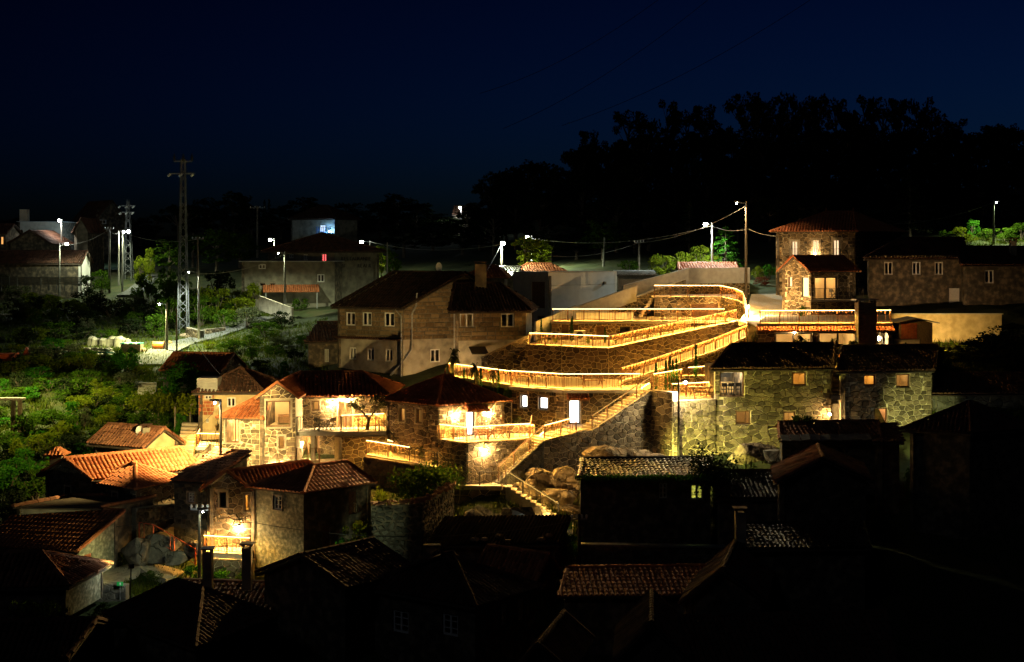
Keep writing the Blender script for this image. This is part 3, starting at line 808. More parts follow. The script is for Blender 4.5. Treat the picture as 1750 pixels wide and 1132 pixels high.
def limb_tree(spec, m='bark'):
    mb = MB()
    for p, q, r, r2 in spec: mb.tube(p, q, r, r2, 6, False)
    return mb_mesh('trunk', mb, m)
for k in range(5):      # low rounded shrubs, unit height 1, radius .5
    cl = []
    for i in range(26):
        a = rr.uniform(0, 6.28); q = rr.random()**.5*.36; z = rr.uniform(.16, .84)*(1-.45*q)
        cl.append(((q*math.cos(a), q*math.sin(a), z), rr.uniform(.09, .19)))
    CR['bush%d' % k] = crown('shrub_foliage', cl, 62, .032, rr, None)
    sp = []
    for i in range(6):
        a = rr.uniform(0, 6.28); sp.append((Vector((0, 0, -.1)), Vector((.25*math.cos(a), .25*math.sin(a), .6)), .02, .006))
    TR['bush%d' % k] = limb_tree(sp)
for k in range(4):      # tall broadleaf, unit height, crown from .3 up
    cl = []; sp = [(Vector((0, 0, -.03)), Vector((.01, 0, .45)), .022, .014), (Vector((.01, 0, .45)), Vector((-.02, .01, .8)), .014, .005)]
    for i in range(36):
        z = rr.uniform(.28, .95); w = .27*math.sin(math.pi*min(1, (z-.18)/.86))**.7; a = rr.uniform(0, 6.28); q = w*rr.uniform(.35, 1)
        c = Vector((q*math.cos(a), q*math.sin(a), z)); cl.append((c, rr.uniform(.045, .10)))
        if i % 2 == 0: sp.append((Vector((0, 0, max(.25, z-.18))), c, .008, .003))
    CR['tall%d' % k] = crown('crown', cl, 72, .021, rr, None)
    TR['tall%d' % k] = limb_tree(sp)
for k in range(3):      # eucalyptus-like silhouettes with open clumps
    cl = []; sp = [(Vector((0, 0, -.03)), Vector((.02, 0, .55)), .018, .011), (Vector((.02, 0, .55)), Vector((-.01, .0, .9)), .011, .004)]
    for i in range(32):
        z = rr.uniform(.34, .97); w = .22*math.sin(math.pi*min(1, (z-.2)/.9))**.6; a = rr.uniform(0, 6.28); q = w*rr.uniform(.3, 1)
        c = Vector((q*math.cos(a), q*math.sin(a), z)); cl.append((c, rr.uniform(.035, .08)))
        sp.append((Vector((.01, 0, max(.35, z-.2))), c, .006, .002))
    CR['euca%d' % k] = crown('crown', cl, 76, .017, rr, None)
    TR['euca%d' % k] = limb_tree(sp)
for k in range(2):      # conifer with drooping tiers
    cl = []; sp = [(Vector((0, 0, -.03)), Vector((0, 0, .97)), .02, .003)]
    for i in range(34):
        z = .12+.85*i/34; w = .26*(1-z)**.8+.02; a = i*2.4+rr.uniform(-.4, .4)
        for q in (.4, .75, 1): cl.append(((w*q*math.cos(a), w*q*math.sin(a), z-.03*q), .03+.02*(1-z)))
        sp.append((Vector((0, 0, z)), Vector((w*math.cos(a), w*math.sin(a), z-.03)), .005, .002))
    CR['pine%d' % k] = crown('crown', cl, 26, .014, rr, None)
    TR['pine%d' % k] = limb_tree(sp)
cl = []; sp = [(Vector((0, 0, -.03)), Vector((.03, 0, .5)), .025, .018)]      # umbrella pine
for i in range(24):
    a = rr.uniform(0, 6.28); q = .46*rr.random()**.5; z = .86-.35*q*q+rr.uniform(-.05, .06)
    cl.append(((q*math.cos(a), q*math.sin(a), z), rr.uniform(.06, .1)))
    if i % 2: sp.append((Vector((.03, 0, .5)), Vector((q*math.cos(a), q*math.sin(a), z-.03)), .012, .004))
CR['umbrella0'] = crown('crown', cl, 80, .02, rr, None); TR['umbrella0'] = limb_tree(sp)
cl = [((0, 0, .08+.9*i/16), .055*(1-abs(i/16-.35))+.012) for i in range(17)]  # cypress column (unit height)
CR['cypress0'] = crown('crown', [((c[0], c[1], c[2]), r*1.6) for c, r in cl], 42, .03, rr, None)
TR['cypress0'] = limb_tree([(Vector((0, 0, -.05)), Vector((0, 0, .5)), .02, .008)])
cl = []; sp = [(Vector((0, 0, -.03)), Vector((.04, 0, .28)), .055, .045), (Vector((.04, 0, .28)), Vector((-.14, .03, .52)), .035, .02), (Vector((.04, 0, .28)), Vector((.2, -.02, .52)), .035, .02)]
for i in range(15):     # olive: two crowns on a forked trunk
    s_ = -1 if i % 2 else 1; a = rr.uniform(0, 6.28); q = .2*rr.random()**.5
    cl.append(((s_*.22+.02+q*math.cos(a), q*math.sin(a), .72+rr.uniform(-.17, .2)), rr.uniform(.08, .12)))
    sp.append((Vector((s_*.17, 0, .52)), Vector(cl[-1][0]), .012, .004))
CR['olive0'] = crown('crown', cl, 85, .022, rr, None); TR['olive0'] = limb_tree(sp)
def palm_mesh():
    v, f = [], []
    for i in range(26):
        a = i*2.4; el = rr.uniform(-.25, 1.15); L = rr.uniform(.36, .5); prev = None
        for s in range(7):
            t = s/6; r_ = L*t*math.cos(el)*(1-.05*t); z = .62+L*t*math.sin(el)-.28*t*t
            p = Vector((r_*math.cos(a), r_*math.sin(a), z)); w = .055*math.sin(math.pi*min(.98, t+.06))**.6+.004
            sd = Vector((-math.sin(a), math.cos(a), 0))*w
            if prev is not None:
                pl, pc, prr = prev
                for (x, y) in ((pl, p-sd-UP*.02), (prr, p+sd-UP*.02)):
                    b = len(v); v += [tuple(pc), tuple(x), tuple(y), tuple(p)]; f.append((b, b+1, b+2, b+3))
            prev = (p-sd-UP*.02, p, p+sd-UP*.02)
    me = bpy.data.meshes.new('fronds'); me.from_pydata(v, [], f); return me
CR['palm0'] = palm_mesh(); TR['palm0'] = limb_tree([(Vector((0, 0, -.05)), Vector((0, 0, .64)), .05, .04)])
_mm = {}
def with_mat(me, m):
    k = (me.name, m)
    if k not in _mm: c = me.copy(); c.materials.clear(); c.materials.append(M[m]); _mm[k] = c
    return _mm[k]
ORD = 'first second third fourth fifth sixth seventh eighth ninth tenth eleventh twelfth thirteenth fourteenth fifteenth sixteenth seventeenth eighteenth nineteenth twentieth'.split()
TENS = 'twenty thirty forty fifty sixty seventy eighty'.split()
def nth(i):
    if i < 20: return ORD[i]
    t, o = divmod(i+1, 10)
    return {2: 'twentieth', 3: 'thirtieth', 4: 'fortieth', 5: 'fiftieth', 6: 'sixtieth', 7: 'seventieth'}[t] if o == 0 else TENS[t-2]+'-'+ORD[o-1]
def plant(name, label, cat, kind, x, ytop, D, wpx, m, group=None, base=None, ybase=None, minh=.3):
    X, Yv = XY(x, D)
    zb = base if base is not None else (Z(ybase, D) if ybase else gz(X, Yv))
    h = max(minh, Z(ytop, D)-zb); w = wpx/F*D
    ref = {'bush': .95, 'tall': .60, 'euca': .52, 'pine': .54, 'umbr': 1.0, 'cypr': .17, 'oliv': .85, 'palm': .9}[kind[:4]]
    sx = w/ref; root = thing(name, label, cat, (X, Yv, zb), group); rz = R.uniform(0, 6.28) if kind[:4] != 'oliv' else 0
    inst('foliage' if kind[:4] == 'bush' else ('fronds' if kind[:4] == 'palm' else 'crown'), with_mat(CR[kind], m), root, (X, Yv, zb), (sx, sx, h), rz)
    inst('stems' if kind[:4] == 'bush' else 'trunk', TR[kind], root, (X, Yv, zb), (sx, sx, h), rz)
    return root
# ================================================================== centre of the village: the lit stone houses
# hip-roofed house with the lamp-lit terrace
zT = Z(750, 92)                                     # its terrace floor
A1 = House('stone_house', 'small stone house with red hip roof behind the terrace with two bright wall lamps', 'house', (749, 92), (862, 94.6), (660, 95.2), Z(689, 92), zT-2.2, 'hipx', 1.5, i0=2.35, i1=2.35, finial=True)
A1.wall('s', 'stone', [win((682.5, 697, 692, 721), 'wood', SOFT, .12, mull=False), win((711.5, 699, 721.5, 724), 'wood', SOFT, .12, mull=False)], smat='stone_brown')
A1.wall('f', 'stone', [win((796.5, 700, 811, 745), 'metal', SOFT, .12, mull=False, emitm='curtain_white')])
A1.rest()
fa = A1.fr['f']
u, z = fa.px(810, 697)
mb = MB(); tile_face(mb, [fa.pt(u-.95, z-.12, .75), fa.pt(u+.8, z-.12, .75), fa.pt(u+.8, z+.2, .05), fa.pt(u-.95, z+.2, .05)], .2, .3)
mb.build('door_canopy', 'tile', A1.root, kind='stuff')
mb = MB(); fbox(mb, fa, u-.9, z-.2, u+.75, z-.1, .02, .7); mb.build('canopy_beam', 'wood_brown', A1.root)
wall_lamp('bright lantern left of the door on the hip-roofed house terrace', fa, (776, 708), 430)
wall_lamp('bright lantern right of the door on the hip-roofed house terrace', fa, (832.5, 706), 430)
fs1 = A1.fr['s']; u, z = fs1.px(738, 693.5); ps = fs1.pt(u, z, .32)
t = thing('eave_fill_light', 'added spotlight under the left eave of the hip-roofed house aimed at the old roofs', 'spotlight', fs1.pt(u, z, 0))
dd = (P(575, 818, 82)-ps).normalized(); mb = MB(); mb.tube(ps-dd*.2, ps-dd*.03, .07, .09, 8); mb.build('housing', 'metal_dark', t)
mb = MB(); mb.bar(fs1.pt(u, z, .02), ps-dd*.12, .04, .04); mb.build('bracket', 'metal_dark', t)
light('lamp_light', ps+dd*.02, 5200, (1, .62, .20), t, .07, 'SPOT', P(575, 818, 82), 42, .7)  # added spot, stands in for unseen light on the old roofs
tq, ts = P(798, 756, 90.3), P(908, 749, 92.3); tq.z = ts.z = zT
tc = Vector((*XY(749, 92), zT)); tr = Vector((*XY(862, 94.6), zT)); tb = Vector((*XY(912, 97), zT))
sheet('terrace_paving', 'paved terrace in front of the hip-roofed stone house', [tc, tq, ts, tb, tr], 'paving', .3)
# wall carrying that terrace: dark left face, lamp-lit right face
def retaining(name, label, segs, m='stone', core='mortar', su=.38, sz=.27, sep=True, cap=None, group=None, gap=.03, t=.45, jit=.36, proud=.045):
    """segs: list of (A, B, z0, zA, zB)"""
    r = thing(name, label, 'wall', (segs[0][0][0], segs[0][0][1], segs[0][2]), group)
    for A, B, z0, za, zb in segs:
        fr = Frame(A, B)
        wall_build(fr, z0, za, zb, r, r, 'stone', (), None, core=core, smat=m, su=su, sz=sz, sep=sep, gap=gap, t=t, jit=jit, proud=proud, name='wall_face', quoin=False)
        if cap:
            mb = MB(); a = fr.pt(-.02, za, -t/2+.05); b = fr.pt(fr.L+.02, zb, -t/2+.05); mb.bar(a+UP*.05, b+UP*.05, t+.16, .1); mb.build('coping', cap, r)
    return r
RW1 = retaining('retaining_wall', 'stone wall under the two-lamp terrace with one lantern on its face', [
    (XY(749, 92), XY(798, 90.3), zT-4.0, zT-.02, zT-.02), (XY(798, 90.3), XY(908, 92.3), zT-4.0, zT-.02, zT-.02)], m='stone', cap=None)
wall_lamp('bright lantern on the wall below the two-lamp terrace above the path', Frame(XY(798, 90.3), XY(908, 92.3)), (826, 769), 420)
railing('railing', 'lit railing round the terrace with the two bright wall lamps', [tc+Vector((.1, -.02, 0)), tq+Vector((0, .12, 0)), ts+Vector((-.1, .15, 0)), tb+Vector((-.15, 0, 0))], .98, True)
# garden furniture on the two-lamp terrace
def picnic_table(label, at, rz=0, m='wood_brown', s=1.0):
    t = thing('picnic_table', label, 'table', at, 'outdoor tables on the terraces'); at = Vector(at); ca, sa = math.cos(rz), math.sin(rz)
    def q(x, y, z): return at+Vector((x*ca-y*sa, x*sa+y*ca, z))*s
    ax, ay = Vector((ca, sa, 0))*s, Vector((-sa, ca, 0))*s
    for k in range(4):
        mb = MB(); mb.box(q(0, -.27+.18*k, .74), ax*.8, ay*.082, UP*.02); mb.build('plank', m, t)
    for sd in (-1, 1):
        mb = MB(); mb.box(q(0, sd*.68, .44), ax*.8, ay*.13, UP*.02); mb.build('bench', m, t)
        mb = MB(); mb.bar(q(sd*.6, -.75, 0), q(sd*.6, .3, .72), .05, .07); mb.bar(q(sd*.6, .75, 0), q(sd*.6, -.3, .72), .05, .07); mb.bar(q(sd*.6, -.78, .40), q(sd*.6, .78, .40), .05, .06)
        mb.build('leg', m, t)
    return t
def chair(label, at, rz=0, m='wood_brown'):
    t = thing('chair', label, 'chair', at, 'outdoor chairs on the terraces'); at = Vector(at); ca, sa = math.cos(rz), math.sin(rz)
    def q(x, y, z): return at+Vector((x*ca-y*sa, x*sa+y*ca, z))
    ax, ay = Vector((ca, sa, 0)), Vector((-sa, ca, 0))
    mb = MB(); mb.box(q(0, 0, .45), ax*.23, ay*.22, UP*.02); mb.build('seat', m, t)
    mb = MB(); mb.box(q(0, .24, .75), ax*.23, ay*.02, UP*.13); mb.build('backrest', m, t)
    for a in (-1, 1):
        mb = MB(); mb.bar(q(a*.22, -.28, 0), q(a*.22, .25, .88), .035, .035); mb.build('leg', m, t)
        mb = MB(); mb.bar(q(a*.22, .28, 0), q(a*.22, -.2, .46), .035, .035); mb.build('leg', m, t)
    return t
pt = P(829, 748, 92.2); pt.z = zT+.002
picnic_table('wooden table with benches on the two-lamp terrace', pt, .35, s=.85)
pt = P(858, 747, 92.8); pt.z = zT+.002
chair('folding chair at the right of the table on the two-lamp terrace', pt, .9)
# long facade under the middle terrace
zM = Z(664, 97.5)                                   # middle terrace floor
zD = Z(726, 97.5)
A2 = thing('stone_house', 'flat-topped stone house with three glowing white openings under the middle terrace', 'house', P(873, 727, 100))
fA, fB, fC = XY(873, 100), XY(964, 97.4), XY(1090, 97.6)
f1, f2 = Frame(fA, fB), Frame(fB, fC)
wall_build(f1, zD-1.6, zM-.3, zM-.3, A2, A2, 'stone', [win((890, 675, 901.5, 697), 'metal', None, .1, emitm='curtain_white', mull=False), win((920.6, 678, 936.6, 700), 'metal', None, .1, emitm='curtain_white', mull=False)])
wall_build(f2, zD-1.6, zM-.3, zM-.3, A2, A2, 'stone', [win((971.6, 680.5, 991.8, 725), 'metal', None, .08, emitm='curtain_white', mull=False)])
u, z = f2.px(987, 677)
mb = MB(); tile_face(mb, [f2.pt(u-.8, z-.16, .8), f2.pt(u+.8, z-.16, .8), f2.pt(u+.8, z+.14, .05), f2.pt(u-.8, z+.14, .05)], .2, .3); mb.build('door_canopy', 'tile', A2, kind='stuff')
mb = MB(); fbox(mb, f2, u-.75, z-.26, u+.75, z-.17, .02, .72); mb.build('canopy_beam', 'wood_brown', A2)
for x, y in ((944, 673.5), (1011, 675.5)):
    fr = f1 if x < 964 else f2; u, z = fr.px(x, y); mb = MB(); mb.box(fr.pt(u, z, .12), fr.d3()*.09, fr.n3()*.1, UP*.1); mb.build('wall_spot', 'metal_dark', A2)
mb = MB(); fbox(mb, f2, *f2.px(996, 690), f2.px(1006, 690)[0], f2.px(996, 686)[1], .05, .14); mb.build('letter_box', 'metal_dark', A2)
# middle terrace slab and its long lit railing
tm = [Vector((*XY(767, 107.5), zM)), Vector((*XY(873, 99.8), zM)), Vector((*XY(964, 97.1), zM)), Vector((*XY(1112, 97.3), zM)), Vector((*XY(1112, 103), zM)), Vector((*XY(900, 108), zM)), Vector((*XY(800, 111), zM))]
sheet('terrace_paving', 'long middle terrace floor above the white glowing doors', tm, 'paving', .3)
mb = MB(); e_ = [Vector((*XY(872, 99.7), zM-.02)), Vector((*XY(964, 96.95), zM-.02)), Vector((*XY(1095, 97.1), zM-.02))]
for p, q in zip(e_, e_[1:]): mb.bar(p-UP*.14, q-UP*.14, .35, .22)
mb.build('terrace_edge', 'concrete', None, label='concrete edge beam of the long middle terrace', cat='edge beam')
railing('railing', 'long lit railing of the middle terrace above the white glowing doors', [tm[1]+Vector((.05, .1, 0)), tm[2]+Vector((0, .1, 0)), Vector((*XY(1094, 97.4), zM))], 1.06, True, sp=.23)
railing('railing', 'lit railing behind the palms left of the middle terrace', [Vector((*XY(767, 107.3), zM)), Vector((*XY(815, 104), zM)), Vector((*XY(873, 100.3), zM))], 1.0, True, sp=.23)
picnic_table('wooden table on the middle terrace behind the long railing', Vector((*XY(1012, 99.5), zM+.002)), .1)
picnic_table('wooden table at the left end of the middle terrace', Vector((*XY(893, 102.5), zM+.002)), .3)
# planter with palms left of the facade
zP = zM-1.0
retaining('planter_wall', 'low stone planter wall with palms left of the white windows', [(XY(820, 99.6), XY(874, 99.3), zD-1.5, zP, zP)])
sheet('planting_bed', 'dark soil bed where the palms grow', [Vector((*XY(775, 104.5), zP-.05)), Vector((*XY(825, 99.8), zP-.05)), Vector((*XY(874, 99.5), zP-.05)), Vector((*XY(874, 101), zP-.05)), Vector((*XY(800, 107), zP-.05))], 'ground', .3)
plant('palm_tree', 'taller young palm beside the grey plaster house wall', 'palm', 'palm0', 776, 575, 106.5, 32, 'leaf_olive', 'palms of the terrace planter', base=zP-.05)
plant('palm_tree', 'middle young palm in the lit planter bed', 'palm', 'palm0', 811, 603, 101.5, 26, 'leaf_olive', 'palms of the terrace planter', base=zP-.05)
plant('palm_tree', 'right young palm in the lit planter bed', 'palm', 'palm0', 844, 617, 100.5, 22, 'leaf_olive', 'palms of the terrace planter', base=zP-.05)
for i, (x, yt, D) in enumerate(((793, 630, 103), (822, 630, 101.5), (852, 632, 100.4))):
    plant('cypress_bush', nth(i)+' small columnar cypress from the left in the palm planter', 'shrub', 'cypress0', x, yt, D, 5, 'leaf_conifer', 'columnar cypresses', base=zP-.05)
for i, (x, yt, D, w) in enumerate(((866, 659, 100, 12), (872, 663, 99.8, 8), (800, 652, 103.5, 9))):
    plant('shrub', ['leafy shrub at the right end of the palm planter', 'tiny shrub by the corner of the white-window facade', 'tiny shrub at the foot of the palms'][i], 'shrub', 'bush%d' % i, x, yt, D, w, 'leaf_green', 'planter shrubs', base=zP-.05)
# terrace planter by the two-lamp terrace
plant('shrub', 'dark agave-like shrub on the terrace wall left of the white windows', 'shrub', 'bush1', 884, 708, 95.5, 18, 'leaf_olive', base=Z(726, 95.5))
retaining('planter_wall', 'low stone planter wall at the right end of the two-lamp terrace', [(XY(848, 95.2), XY(912, 94.6), zT-.5, Z(726, 95), Z(726, 95))], sep=True, m='stone_brown')
# ------------------------------------------------------------------ stairs
def stairs(name, label, a, b, n, width, m='paving', side='mortar', into=None, base=None, riser=None):
    """a: bottom near edge, b: top near edge (points), steps run along a->b, width goes away from the viewer"""
    a = Vector(a); b = Vector(b); d = Vector((b.x-a.x, b.y-a.y, 0)); L = d.length; d /= L
    w = Vector(into) if into else Vector((-d.y, d.x, 0)) if d.x > 0 else Vector((d.y, -d.x, 0))
    w = w.normalized()*width; t = thing(name, label, 'stairs', a)
    for k in range(n):
        p = a+d*(L*k/n); z = a.z+(b.z-a.z)*(k+1)/n; q = a+d*(L*(k+1)/n+.03)
        mb = MB(); lo = z-(b.z-a.z)/n-.25
        if base is not None: lo = min(lo, base)
        mb.hexa([(p.x, p.y, lo), (q.x, q.y, lo), (q.x+w.x, q.y+w.y, lo), (p.x+w.x, p.y+w.y, lo), (p.x, p.y, z), (q.x, q.y, z), (q.x+w.x, q.y+w.y, z), (p.x+w.x, p.y+w.y, z)])
        mb.build('step', m, t)
    return t
s0, s1 = P(852, 827, 90.6), P(930, 752, 92.4); s2 = P(985, 737, 93.6); s2b = P(1012, 735, 94.2); s3 = P(1113, 665, 96.3)
s3.z = zM; s1.z = Z(752, 92.4); s2.z = s2b.z = Z(737, 93.6)
stairs('stone_stairs', 'lower flight of lit stone stairs beside the two-lamp terrace', s0, s1, 17, 1.5)
stairs('stone_stairs', 'short lit steps between the two long flights near the white door', s1, s2, 4, 1.7)
sheet('stair_landing', 'bright landing in front of the white glowing door', [s2, s2b, Vector((*XY(1012, 97.2), s2.z)), Vector((*XY(960, 96.8), s2.z))], 'paving', .3)
stairs('stone_stairs', 'upper flight of lit stone stairs rising to the middle terrace', s2b, s3, 15, 1.4)
dz = Vector((0, .12, .02))
railing('railing', 'handrail of the lower lit stair flight', [s0+dz+UP*.15, s1+dz], .95, True, m='corten', sp=1.5, post=1.5, side='led_faint', strip='led_soft')
railing('railing', 'handrail of the short lit steps by the white door', [s1+dz, s2+dz], .95, True, sp=.2)
railing('railing', 'handrail of the upper lit stair flight', [s2b+dz, s3+dz], .95, True, sp=1.5, post=1.5, side='led_faint', strip='led_soft')
# light strips under the stair nosing wall side
bw = Vector((0, 1.45, 0))
for lb, a, b in (('lower', s0, s1), ('upper', s2b, s3)):
    mb = MB(); mb.bar(a+bw+UP*.3, b+bw+UP*.35, .02, .02)
    mb.build('stair_light_strip', 'led_soft', None, label='warm light strip along the wall side of the %s stair flight' % lb, cat='light strip', group='stair light strips')
# big retaining wall below the stairs
zg = 12.2
RW2 = retaining('retaining_wall', 'triangular rubble wall under the upper stair flight', [
    (XY(930, 92.3), XY(985, 93.5), zg, s1.z, s2.z), (XY(985, 93.5), XY(1012, 94.1), zg, s2.z, s2.z), (XY(1012, 94.1), XY(1113, 96.2), zg, s2.z, s3.z)], su=.42, sz=.31)
retaining('retaining_wall', 'wedge of dark rubble wall under the lower stair flight', [(XY(852, 90.5), XY(930, 92.3), zg+.8, s0.z+.1, s1.z)], m='stone_dark', core='mortar_dark')
RW3 = retaining('retaining_wall', 'tall greenish-lit rubble bastion wall right of the stairs with pole shadow', [
    (XY(1113, 96.2), XY(1150, 94.6), zg, zM+.02, zM+.02), (XY(1150, 94.6), XY(1223, 95.9), zg, Z(683, 95.6), Z(683, 95.6))], su=.44, sz=.32, cap=None)
zN = Z(684, 95.6)
sheet('terrace_paving', 'small lit terrace with a table left of the big two-storey house', [Vector((*XY(1150, 94.8), zN)), Vector((*XY(1223, 96.1), zN)), Vector((*XY(1223, 102), zN)), Vector((*XY(1130, 101), zN))], 'paving', .3)
picnic_table('wooden picnic table on the small terrace beside the big two-storey house', Vector((*XY(1198, 97.2), zN+.002)), .15)
railing('railing', 'lit front railing of the small terrace beside the two-storey house', [Vector((*XY(1152, 95.2), zN)), Vector((*XY(1221, 96.3), zN))], .30, False, sp=.5)
retaining('retaining_wall', 'lit stone wall behind the small picnic terrace', [(XY(1118, 100.5), XY(1224, 101.2), zN-.8, Z(642, 101), Z(642, 101))])
railing('railing', 'upper lit railing on the wall behind the picnic terrace', [Vector((*XY(1176, 100.9), Z(642, 101))), Vector((*XY(1224, 101.3), Z(642, 101)+.12))], .62, True, sp=.23)
railing('railing', 'lit railing at the back of the picnic terrace near the street lamp', [Vector((*XY(1148, 97.0), zN)), Vector((*XY(1222, 98.6), zN))], 1.0, True, sp=.2)
railing('railing', 'lit railing stepping up from the stair head to the ramp', [s3+Vector((.3, 1.6, 0)), Vector((*XY(1165, 99.5), zM+.2))], 1.0, True, sp=.23)
# landing at the foot of the stairs, steps going down to the right
p0 = Vector((*XY(782, 89.9), s0.z)); p1 = Vector((*XY(858, 89.6), s0.z)); d1 = P(958, 892, 87.2)
sheet('stair_landing', 'stone landing at the foot of the lit stairs', [p0, p1, Vector((*XY(862, 92.4), s0.z)), Vector((*XY(786, 91.6), s0.z))], 'paving', .25)
stairs('stone_stairs', 'narrow stone steps descending right past the boulders', d1, p1+Vector((.25, -.1, -.02)), 11, 1.0, into=(.1, 1, 0), m='paving', base=11.6)
railing('railing', 'thin railing with added light strip beside the steps going down past the boulders', [p1+Vector((.25, 1.0, 0)), d1+Vector((-.1, 1.0, .1))], .9, True, m='metal_dark', pm='metal_dark', sp=.5, side='led_faint', strip='led_soft')  # light strip added here to brighten the steps
railing('railing', 'dark railing on the landing at the foot of the lit stairs', [p0+Vector((0, .1, 0)), p1+Vector((0, .1, 0))], .9, False, m='metal_dark', pm='metal_dark', sp=.25)
retaining('retaining_wall', 'dim rubble wall under the landing at the foot of the stairs', [(XY(772, 89.8), XY(866, 90.2), 11.6, s0.z-.1, s0.z-.1)], m='stone_dark', core='mortar', su=.7, sz=.5)
# ------------------------------------------------------------------ middle-left complex
zB = Z(738, 94)                                     # balcony floor
zL = Z(801, 93)                                     # lower ground
LB = House('stone_house', 'bright stone house wing with low tiled roof and tall lit corner window', 'house', (380, 93.9), (443.8, 93.4), None, Z(711, 93.9), zL-1.2, 'hipx', 1.3, i0=2.4, lv=(.4, 5.5))
LB.wall('f', 'stone', [win((385, 715, 408.5, 757), 'big', SOFT, .1, depth=2.2, power=240), win((408.5, 777, 419.5, 798), 'wood', SOFT, .1, mull=False)])
LB.rest(keys='sb')
wall_lamp('dazzling lantern low on the bright stone wing by the path', LB.fr['f'], (391, 790), 300)
GB = House('stone_house', 'gable-fronted stone house with a large picture window into a beige room', 'house', (444, 93.2), (505, 93.6), None, Z(677, 93.4), zL-1.2, 'gy', .85, lv=(.3, 7.5), ov=.25)
GB.wall('f', 'stone', [win((454.6, 685, 496.5, 730), 'big', SOFT, .12, depth=3.0, mull=False, power=110), win((476, 746, 486, 767), 'wood', SOFT, .12, mull=False)], smat='stone_brown')
GB.rest('plaster_cream', 'k'); GB.rest(keys='sb')
u0, z0 = GB.fr['f'].px(476, 727)
mb = MB(); fbox(mb, GB.fr['f'], u0, z0-.05, u0+.75, z0+.42, -2.6, -1.6); mb.build('sideboard', 'wood_brown', GB.root)
wall_lamp('dazzling lantern at the foot of the gable-fronted stone house', GB.fr['f'], (476, 795), 260)
RB = House('stone_house', 'balcony house with long tiled roof and dazzling lamps over its door', 'house', (505, 96), (661, 97), None, Z(677, 95.8), zL-1.2, 'hipx', 1.25, i1=2.2, lv=(.3, 6.5))
RB.wall('f', 'stone', [win((532.5, 685.5, 546, 702.5), 'wood', SOFT, .1), win((578, 686, 602, 735), 'wood', SOFT, .1, depth=2.4), win((509, 744, 545, 786), 'wood', AMBER, .0)])
RB.rest(keys='bk')
wall_lamp('dazzling lantern left of the balcony door', RB.fr['f'], (568, 689), 330, off=.35)
wall_lamp('dazzling lantern right above the balcony door', RB.fr['f'], (594, 684), 330, off=.35)
bp = [Vector((*XY(505, 93.9), zB)), Vector((*XY(660, 94.2), zB)), Vector((*XY(660, 97.2), zB)), Vector((*XY(505, 96.2), zB))]
sheet('balcony_slab', 'concrete balcony floor of the balcony house', bp, 'concrete', .28)
railing('railing', 'dark railing on the left half of the balcony above the patio', [bp[0]+Vector((.08, .08, 0)), Vector((*XY(583, 94.1), zB))], 1.0, False, m='metal_dark', pm='metal_dark', sp=.14)
railing('railing', 'lit railing on the right half of the balcony by the olive tree', [Vector((*XY(583, 94.1), zB)), bp[1]+Vector((-.7, .06, 0))], 1.0, False, sp=.14)
railing('railing', 'lit railing along the house wall behind the olive tree', [Vector((*XY(583, 95.6), zB)), Vector((*XY(656, 96.6), zB))], .95, True, sp=.23)
for i, (x, rz) in enumerate(((545, 2.2), (566, -2.2))):
    chair(['left', 'right'][i]+' dark folding chair on the balcony above the patio', Vector((*XY(x, 94.8), zB+.002)), rz, 'metal_dark')
t = thing('bistro_table', 'small dark folding table between two chairs on the balcony', 'table', Vector((*XY(556, 94.9), zB)))
mb = MB(); c_ = Vector((*XY(556, 94.9), zB)); mb.box(c_+UP*.72, (.32, 0, 0), (0, .3, 0), (0, 0, .02)); mb.build('table_top', 'metal_dark', t)
for a in (-1, 1):
    mb = MB(); mb.bar(c_+Vector((-.25*a, .25, 0)), c_+Vector((.25*a, .25, .7)), .03, .03); mb.bar(c_+Vector((-.25*a, -.25, 0)), c_+Vector((.25*a, -.25, .7)), .03, .03); mb.build('leg', 'metal_dark', t)
plant('olive_tree', 'olive tree with forked trunk growing on the balcony terrace', 'tree', 'olive0', 627, 672, 95.0, 60, 'leaf_olive', base=zB)
# patio below the balcony
zPt = Z(790, 94)
sheet('patio_paving', 'lit patio floor under the balcony', [Vector((*XY(500, 93.7), zPt)), Vector((*XY(585, 93.7), zPt)), Vector((*XY(585, 97), zPt)), Vector((*XY(500, 96.4), zPt))], 'paving', .3)
t = thing('balcony_post', 'granite post carrying the balcony over the patio', 'post', Vector((*XY(535, 94.2), zPt)))
mb = MB(); c_ = XY(535, 94.2); mb.bx(c_.x-.14, c_.y-.14, zPt-.1, c_.x+.14, c_.y+.14, zB-.285); mb.build('shaft', 'surround', t)
mb = MB(); mb.bx(c_.x-.2, c_.y-.2, zPt-.1, c_.x+.2, c_.y+.2, zPt+.15); mb.build('base', 'surround', t)
wall_lamp('dazzling lantern on the patio wall under the balcony', RB.fr['f'], (516, 757), 300)
railing('railing', 'low lit railing at the edge of the patio under the balcony', [Vector((*XY(506, 93.8), zPt)), Vector((*XY(546, 93.9), zPt))], .95, False, sp=.2)
RW4 = retaining('retaining_wall', 'reddish brown stone wall right of the patio under the balcony', [(XY(584, 93.6), XY(662, 94.0), zL-2, zB-.30, zB-.30), ], m='stone_brown')
mb = MB(); a = Frame(XY(584, 96.5), XY(584.2, 93.6)); retaining('retaining_wall', 'return of the brown stone wall beside the patio', [(XY(583.5, 93.75), XY(585.5, 96.8), zL-1, zB-.3, zB-.3)], m='stone_brown')
